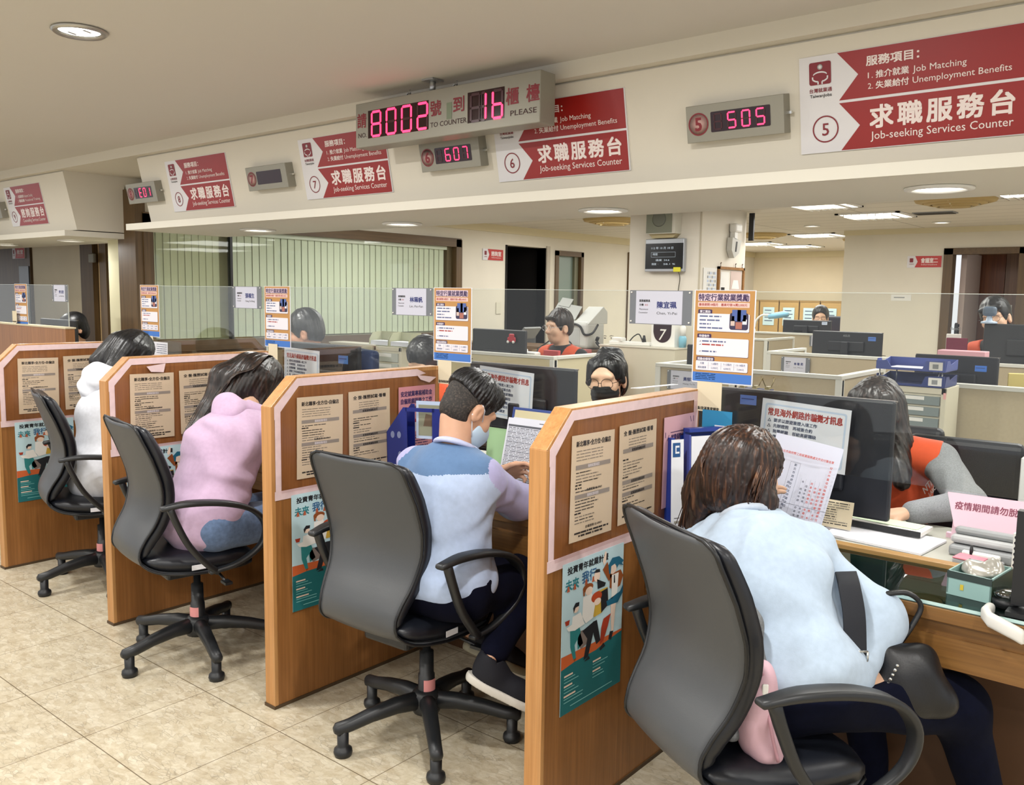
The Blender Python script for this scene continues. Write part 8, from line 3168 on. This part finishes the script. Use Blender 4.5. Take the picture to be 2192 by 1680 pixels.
# grey desk machine: stapler-like paper shredder bar
t = thing('desk_calculator', 'grey plastic date stamp rack below the pink tent card', 'desk tool', (-0.52, 2.79, ZD), -0.04)
m_g1, m_g2 = M('tool_grey', '#8f9294', 0.4), M('tool_grey_pale', '#b0b2b3', 0.4)
b = B()
b.rbox((0.17, 0.075, 0.03), 0.008, m_g1, Matrix.Translation((0, 0, 0.015)))
b.rbox((0.175, 0.05, 0.024), 0.010, m_g2, Matrix.Translation((0, 0.01, 0.044)))
b.rbox((0.165, 0.035, 0.022), 0.010, m_g1, Matrix.Translation((0, 0.022, 0.066)))
b.obj('body', t)
b = B()
b.rbox((0.10, 0.018, 0.016), 0.005, m_white, Matrix.Translation((0.005, -0.042, 0.016)))
b.obj('label_bar', t)
b = B()
b.lathe([(0.006, 0), (0.004, 0.03)], m_black, 10, Matrix.Translation((-0.02, -0.047, 0.012)))
b.obj('pin', t)
simple('acrylic_stand', 'clear grey block under the pink note on the desk', 'block', (-0.515, 2.705, ZD), (0.12, 0.065, 0.014), M('clear_grey', '#a9acae', 0.2), -0.05, 0.003)
b = B()
b.rbox((0.075, 0.06, 0.004), 0.001, M('note_pink', '#d7808e', 0.7), Matrix.Translation((0, 0, 0.002)), 1)
o = b.obj('sticky_note', loc=(-0.535, 2.70, ZD + 0.0145))
o.rotation_euler = (0, 0, -0.12)
tag(o, 'pink sticky note pad on the clear block before the grey rack', 'note pad')
# dotted cup with pens
t = thing('pen_cup', 'square white cup with black and red dots holding stationery at the right edge', 'pen cup', (-0.385, 2.70, ZD), -0.05)
b = B()
b.box(-0.04, 0.04, -0.035, 0.035, 0, 0.115, m_white)
b.obj('cup', t)
b = B()
for i in range(5):
    for j in range(7):
        xx, zz = -0.032 + i * 0.016, 0.012 + j * 0.0155
        mm = [M('dot_black', '#22182e', 0.6), M('dot_red', '#a8294a', 0.6)][(i + j) % 2 if i % 2 else 0]
        b.quad([(xx + 0.0052 * math.cos(a), -0.0356, zz + 0.0052 * math.sin(a)) for a in [2 * math.pi * q / 12 for q in range(12)]], mm)
b.obj('dots', t)
b = B()
b.rbox((0.035, 0.02, 0.035), 0.008, m_black, Matrix.Translation((-0.005, -0.005, 0.128)))
b.rbox((0.03, 0.02, 0.02), 0.006, M('pen_navy', '#2c2a4c', 0.4), Matrix.Translation((0.02, -0.01, 0.118)))
b.obj('sharpener', t)
# tissue carton
t = tray_box('tissue_carton', 'pale green tissue carton with crumpled wrapping on the glass top', 'tissue box', (-0.462, 2.46, DZ + 0.0006), (0.105, 0.15, 0.062), 0.004, M('carton_green', '#8fb0ac', 0.5), rz=-0.12)
b = B()
b.box(-0.053, 0.053, -0.0765, -0.0752, 0.044, 0.062, M('carton_dark', '#2d3a38', 0.5))
b.box(0.0528, 0.054, -0.075, 0.075, 0.004, 0.058, M('carton_leaf', '#22331f', 0.5))
b.box(-0.02, -0.012, -0.0768, -0.0758, 0.018, 0.032, M('carton_yellow', '#c9b23a', 0.5))
b.obj('print', t)
f = folds(s_union([s_ell((-0.462, 2.47, 0.81), (0.046, 0.062, 0.016)), s_cap((-0.49, 2.45, 0.812), (-0.44, 2.49, 0.822), 0.014, 0.018)], 0.02), 0.006, [((90, 40, 70), 0.8), ((-60, 90, 40), 0.6)], 3)
blob_obj('wrapping', f, (-0.55, 2.36, 0.77), (-0.38, 2.58, 0.86), 0.004, [M('foil_wrap', '#b9b6ae', 0.25, 0.3)], t)
# glass paperweight, display arm and white corner guard at the right edge
t = thing('glass_dish', 'dark glass dish at the right edge of the glass top', 'dish', (-0.385, 2.395, DZ + 0.0006))
B().lathe([(0.034, 0.0), (0.036, 0.018), (0.03, 0.02)], m_black, 24).obj('base', t)
B().lathe([(0.031, 0.02), (0.034, 0.034), (0.026, 0.04), (0.006, 0.041)], glass_mat('dish_glass', '#cfd6d4', 0.2), 24).obj('cover', t)
t = thing('screen_stand', 'black customer screen seen edge on at the right picture edge', 'screen', (-0.345, 2.36, DZ + 0.0006))
B().box(-0.03, 0.12, -0.05, 0.06, 0, 0.012, m_black).obj('base', t)
B().box(-0.026, 0.22, -0.012, 0.016, 0.02, 0.25, m_black).obj('panel', t)
b = B()
b.box(0.04, 0.075, 0.0, 0.02, 0.01, 0.05, m_black)
b.obj('neck', t)
t = thing('corner_guard', 'white plastic corner guard clamped to the desk edge at the right', 'corner guard', (-0.38, 2.285, 0.72))
b = B()
b.sweep([Vector(p) for p in ((-0.03, 0.045, 0.037), (-0.032, 0.01, 0.037), (-0.02, -0.008, 0.03), (0.035, -0.010, 0.012), (0.05, -0.010, 0.006))], 0.036, 0.022, M('guard_white', '#d7d5cf', 0.45), xdir=(0, 0, 1))
b.obj('guard', t)
simple('white_drawers', 'white cabinet side at the right edge behind the pink tent card', 'cabinet', (-0.47, 3.55, 0.0), (0.14, 0.3, 0.97), M('drawer_white', '#d4d6d6', 0.4))
# keyboard-like black edge left of the papers
simple('black_keyboard', 'black keyboard edge behind the form held by the woman in pale blue', 'keyboard', (-1.09, 2.75, ZD), (0.16, 0.10, 0.018), m_black, 0.1)

# left side of the nearest booth: blue file rack with binder and clipped pages
m_fb = M('file_blue', '#20388a', 0.4)
t = thing('file_binder', 'white label binder in a blue cover leaning by the pale pink notice', 'binder', (-1.325, 2.40, DZ + 0.001))
T = frame((0.0, 0.0, 0.0), (0.45, 0.9, 0), (-0.08, -0.05, 1))
b = B()
b.T = T
b.box(0.0, 0.012, 0, 0.305, -0.055, 0.0, m_fb)
b.box(0.0, 0.19, 0, 0.305, -0.058, -0.054, m_fb)
b.obj('cover', t)
b = B()
b.T = T
b.box(-0.001, 0.045, 0.002, 0.30, 0.0, 0.0012, m_w2)
b.quad([(0.004, 0.245, 0.0018), (0.032, 0.245, 0.0018), (0.032, 0.29, 0.0018), (0.004, 0.29, 0.0018)], M('label_blue_dark', '#1d4f86', 0.5))
b.quad([(0.013, 0.256, 0.0024), (0.028, 0.256, 0.0024), (0.028, 0.281, 0.0024), (0.013, 0.281, 0.0024)], m_w2)
b.quad([(0.017, 0.262, 0.0028), (0.028, 0.262, 0.0028), (0.028, 0.275, 0.0028), (0.017, 0.275, 0.0028)], M('label_blue_dark', '#1d4f86', 0.5))
b.quad([(0.01, 0.05, 0.0018), (0.03, 0.05, 0.0018), (0.03, 0.052, 0.0018), (0.01, 0.052, 0.0018)], m_ink)
b.quad([(0.01, 0.034, 0.0018), (0.03, 0.034, 0.0018), (0.03, 0.042, 0.0018), (0.01, 0.042, 0.0018)], m_band)
b.obj('spine_label', t)
t = thing('file_rack', 'blue file rack with clipped white pages left of the long brown hair', 'file rack', (-1.30, 2.47, DZ + 0.001))
b = B()
b.T = T
b.box(0.0, 0.006, 0, 0.31, -0.03, 0.0, M('rack_violet', '#4a559f', 0.4))
b.box(0.0, 0.22, 0.0, 0.33, -0.034, -0.030, m_fb)
b.box(0.0, 0.22, 0.318, 0.33, -0.034, 0.0, m_fb)
b.obj('rack', t)
b = B()
b.T = T
b.box(0.008, 0.21, 0.0, 0.305, -0.002, 0.0, m_w2)
b.quad([(0.05, 0.02, 0.0008), (0.20, 0.02, 0.0008), (0.20, 0.26, 0.0008), (0.05, 0.26, 0.0008)], M('page_grey', '#b9bbc2', 0.7))
b.obj('pages', t)
b = B()
b.T = T
b.prism([(0.085, 0.30), (0.115, 0.30), (0.11, 0.275), (0.09, 0.275)], -0.004, 0.006, m_black, 'z')
b.tube([(0.098, 0.275, 0.004), (0.104, 0.25, 0.005), (0.098, 0.235, 0.005), (0.094, 0.25, 0.005), (0.1, 0.275, 0.004)], 0.0016, m_metal, 6)
b.obj('binder_clip', t)
sheet('cyan plastic folder behind the beige survey card of the nearest booth', (-1.335, 2.60, 1.02), (1, 0.0, 0), (0.02, 0, 1), 0.105, 0.115, M('cyan_plastic', '#2f86b3', 0.35), lambda b_: b_.quad([(0.045, 0.06, 0), (0.085, 0.06, 0), (0.08, 0.068, 0), (0.045, 0.068, 0)], m_w2), 'plastic_folder', 'folder')

# second booth: blue rack with oval holes, picture sheet, green sheet, black device
t = thing('file_rack', 'dark blue file rack with oval finger holes left of the man in the two-tone shirt', 'file rack', (-2.56, 2.33, DZ + 0.001))
T2 = frame((0, 0, 0), (0.9, 0.42, 0), (0.32, 0.1, 1))
m_db = M('rack_deep_blue', '#12237a', 0.4)
b = B()
b.T = T2
b.box(0.0, 0.25, 0, 0.02, -0.09, 0, m_db)
b.prism([(0.0, 0.02), (0.0, 0.20), (0.07, 0.30), (0.085, 0.30), (0.085, 0.02)], -0.09, -0.085, m_db, 'z')
b.prism([(0.0, 0.02), (0.0, 0.20), (0.07, 0.30), (0.085, 0.30), (0.085, 0.02)], -0.004, 0.0, m_db, 'z')
b.prism([(0.19, 0.02), (0.19, 0.30), (0.25, 0.30), (0.25, 0.02)], -0.004, 0.0, m_db, 'z')
b.box(0.08, 0.2, 0.285, 0.30, -0.004, 0.0, m_db)
b.obj('rack', t)
b = B()
b.T = T2
for x, y in ((0.025, 0.19), (0.052, 0.19), (0.02, 0.05), (0.04, 0.05), (0.055, 0.11)):
    b.quad([(x + 0.008 * math.cos(a), y + 0.014 * math.sin(a), 0.0006) for a in [2 * math.pi * q / 14 for q in range(14)]], M('hole_pale', '#8790b8', 0.5))
b.obj('finger_hole', t)
sheet('picture sheet with a pale border in the dark blue rack behind the two-tone shirt', (-2.47, 2.40, 0.93), (0.9, 0.42, 0), (0.25, 0.1, 1), 0.13, 0.15, m_lblue, lambda b_: [b_.quad([(0.01, 0.012, 0), (0.12, 0.012, 0), (0.12, 0.135, 0), (0.01, 0.135, 0)], M('picture_olive', '#8d8e78', 0.7)), b_.quad([(0.03, 0.05, 0.0004), (0.1, 0.05, 0.0004), (0.09, 0.09, 0.0004), (0.04, 0.1, 0.0004)], M('picture_brown', '#6d5a48', 0.7))], 'picture_sheet', 'picture')
p = AT(1075, 950, y=2.60)
sheet('green leaf printed sheet on the desk behind the blue clipboard', (-2.30, 2.62, 0.80), (1, 0, 0), (0, 0.1, 1), 0.21, 0.17, M('leaf_green', '#a9cf9c', 0.6), lambda b_: b_.quad([(0.12, 0.02, 0), (0.2, 0.03, 0), (0.19, 0.11, 0), (0.15, 0.12, 0)], M('leaf_dark', '#5b9a45', 0.6)), 'leaf_sheet', 'paper')
# a white paper edge lying on the nearest partition's top, beside the black mask
b = B()
b.prism([(0.0, 0.0), (0.20, 0.075), (0.225, 0.07), (0.03, -0.015)], 0, 0.002, m_w2, 'z', frame((-1.52, 2.45, 1.20), (0.55, 1, 0), (-1, 0.5, 0.0)))
tag(b.obj('paper'), 'narrow white paper edge lying across the top of the nearest partition', 'paper')
t = thing('laptop_lid', 'dark monitor edge right of the woman with the black mask', 'monitor', (-1.78, 3.05, DS))
B().box(-0.14, 0.24, -0.01, 0.012, 0.05, 0.315, m_black, Matrix.Rotation(0.25, 4, 'Z')).obj('shell', t)
B().box(-0.1, 0.1, -0.07, 0.07, 0, 0.012, m_black).obj('base', t)
B().box(-0.02, 0.02, -0.01, 0.01, 0.01, 0.08, m_black).obj('neck', t)

# third booth: rose binder; fourth booth: small sheet
t = thing('file_binder', 'rose binder with clear pocket pages behind the hair of the woman in lilac', 'binder', (-3.865, 2.36, DZ + 0.001))
T3 = frame((0, 0, 0), (0.45, 0.9, 0), (-0.10, -0.05, 1))
m_rose = M('binder_rose', '#b8566f', 0.4)
b = B()
b.T = T3
b.box(0, 0.03, 0, 0.31, -0.03, 0, m_rose)
b.box(0.03, 0.2, 0, 0.31, -0.03, -0.026, m_rose)
b.obj('cover', t)
b = B()
b.T = T3
b.box(0.035, 0.2, 0.01, 0.30, -0.02, -0.004, m_w2)
b.box(0.004, 0.026, 0.09, 0.17, 0.0002, 0.001, m_lblue)
b.obj('pages', t)
sheet('small white sheet with a drawing on the counter right of the black haired woman', (-4.86, 2.58, 1.10), (1, 0, 0), (0, 0.02, 1), 0.19, 0.10, m_w2, lambda b_: [bars(b_, 0.07, 0.18, 0.085 - i * 0.012, 0.003, m_bt, random.Random(i), 1.0) for i in range(5)] + [b_.quad([(0.02 + 0.012 * math.cos(a), 0.05 + 0.012 * math.sin(a), 0) for a in [2 * math.pi * q / 12 for q in range(12)]], m_ink), b_.quad([(0.012, 0.01, 0), (0.03, 0.01, 0), (0.045, 0.03, 0), (0.02, 0.03, 0)], m_ink)], 'drawing_sheet', 'paper')

# ------------------------------------------------------------------ belongings of the woman in pale blue
m_jk = M('jacket_grey', '#6f7173', 0.95, var=0.25, vscale=180, bump=0.4, bscale=260)
t = thing('jacket', 'grey knit jacket hung on the nearest chair behind the pale blue sweatshirt', 'jacket', (-0.84, 1.86, 0.46))
f = s_union([s_cap((-0.90, 1.86, 0.86), (-0.835, 1.87, 0.74), 0.035, 0.045), s_cap((-0.835, 1.87, 0.74), (-0.80, 1.86, 0.66), 0.040, 0.03), s_cap((-0.85, 1.83, 0.68), (-0.82, 1.80, 0.52), 0.035, 0.026), s_cap((-0.96, 1.88, 0.80), (-0.90, 1.85, 0.55), 0.05, 0.04)], 0.03)
f = s_cut(folds(f, 0.006, [((60, 30, 40), 0.8), ((-30, 60, 30), 0.6)], 31), s_cap((-0.80, 1.83, 0.675), (-0.76, 1.80, 0.655), 0.020, 0.022), 0.006)
blob_obj('fabric', f, (-1.08, 1.70, 0.42), (-0.70, 2.0, 0.95), 0.006, [m_jk], t)
b = B()
b.lathe([(0.010, 0), (0.010, 0.003), (0.004, 0.005)], m_chrome, 16, frame((-0.797, 1.842, 0.765), (0.8, 0.6, 0), (0.0, 0.2, 1)))
local(t, b.obj('snap_button'))
t = thing('pouch', 'padded pink pouch with a white zip pull wedged behind the sweatshirt', 'pouch', (-0.765, 1.83, 0.46))
m_pouch = M('pouch_pink', '#c9a4b0', 0.6, bump=0.15, bscale=200)
A_ = np.stack([unit((0.77, 0.64, -0.1)), unit((-0.64, 0.77, 0.1)), unit((0.1, 0.0, 1))])
f = s_union([s_ell((-0.775, 1.825, 0.575), (0.042, 0.052, 0.115), A_), s_cap((-0.785, 1.83, 0.655), (-0.745, 1.83, 0.485), 0.028, 0.030), s_cap((-0.745, 1.83, 0.485), (-0.73, 1.84, 0.470), 0.030, 0.016)], 0.02)
blob_obj('padding', folds(f, 0.003, [((70, 30, 20), 0.7), ((20, 70, 60), 0.6)], 12), (-0.9, 1.70, 0.42), (-0.64, 1.96, 0.75), 0.005, [m_pouch], t)
b = B()
b.tube(bez([(-0.752, 1.802, 0.672), (-0.738, 1.800, 0.60), (-0.722, 1.80, 0.53), (-0.712, 1.812, 0.475)], 5), 0.004, M('zip_pink', '#b98b98', 0.5), 8)
local(t, b.obj('zip'))
b = B()
b.rbox((0.014, 0.006, 0.045), 0.003, m_white, frame((-0.742, 1.793, 0.630), (0.8, 0.6, 0), (0.64, -0.77, 0)))
local(t, b.obj('zip_pull'))
# black shoulder bag with strap and carry handle
t = thing('shoulder_bag', 'black bag with wide strap and loop handle beside the pale blue sweatshirt', 'bag', (-0.56, 2.2, 0.50))
m_bag = M('bag_black', '#0c0d12', 0.42, bump=0.2, bscale=200)
A_ = np.stack([unit((0.8, 0.6, 0)), unit((-0.6, 0.8, 0)), V3(0, 0, 1)])
f = s_union([s_ell((-0.555, 2.215, 0.575), (0.085, 0.055, 0.085), A_), s_cap((-0.62, 2.17, 0.54), (-0.50, 2.25, 0.53), 0.05, 0.05), s_cap((-0.60, 2.19, 0.645), (-0.53, 2.24, 0.635), 0.022, 0.020)], 0.03)
blob_obj('body', folds(f, 0.004, [((50, 30, 30), 0.7), ((20, 50, 60), 0.6)], 2), (-0.78, 2.02, 0.42), (-0.38, 2.42, 0.76), 0.006, [m_bag], t)
b = B()
b.sweep(bez([(-0.715, 2.20, 0.815), (-0.685, 2.140, 0.800), (-0.660, 2.108, 0.745), (-0.648, 2.092, 0.675), (-0.638, 2.075, 0.615)], 5), 0.055, 0.006, M('strap_navy', '#10131c', 0.75, bump=0.3, bscale=600), xdir=(0.77, 0.64, 0.05))
local(t, b.obj('strap'))
b = B()
c0 = Vector((-0.645, 2.085, 0.655))
for sgn in (1, -1):
    b.tube([tuple(c0 + Vector((0.77, 0.64, 0.0)) * 0.034 * q + Vector((0.0, -0.012, 0.012 * sgn))) for q in (-1, 1)], 0.0028, m_chrome, 8)
for q in (-1, 1):
    b.tube([tuple(c0 + Vector((0.77, 0.64, 0.0)) * 0.034 * q + Vector((0.0, -0.012, 0.012 * s_))) for s_ in (-1, 1)], 0.0028, m_chrome, 8)
local(t, b.obj('buckle'))
b = B()
b.sweep(bez([(-0.665, 2.24, 0.735), (-0.635, 2.235, 0.765), (-0.585, 2.265, 0.775), (-0.555, 2.285, 0.745), (-0.565, 2.265, 0.700), (-0.585, 2.235, 0.655)], 5), 0.016, 0.012, m_bag, xdir=(-0.5, 0.8, 0.1))
local(t, b.obj('handle'))
b = B()
for i in range(9):
    q = Vector((-0.565, 2.15, 0.63)) + Vector((-0.004, -0.002, -0.012)) * i
    b.lathe([(0.0035, -0.003), (0.0045, 0.0), (0.0035, 0.003)], m_chrome, 8, Matrix.Translation(q) @ Matrix.Rotation(R_(90 * (i % 2)), 4, 'X'))
local(t, b.obj('chain'))
bpy.context.view_layer.update()
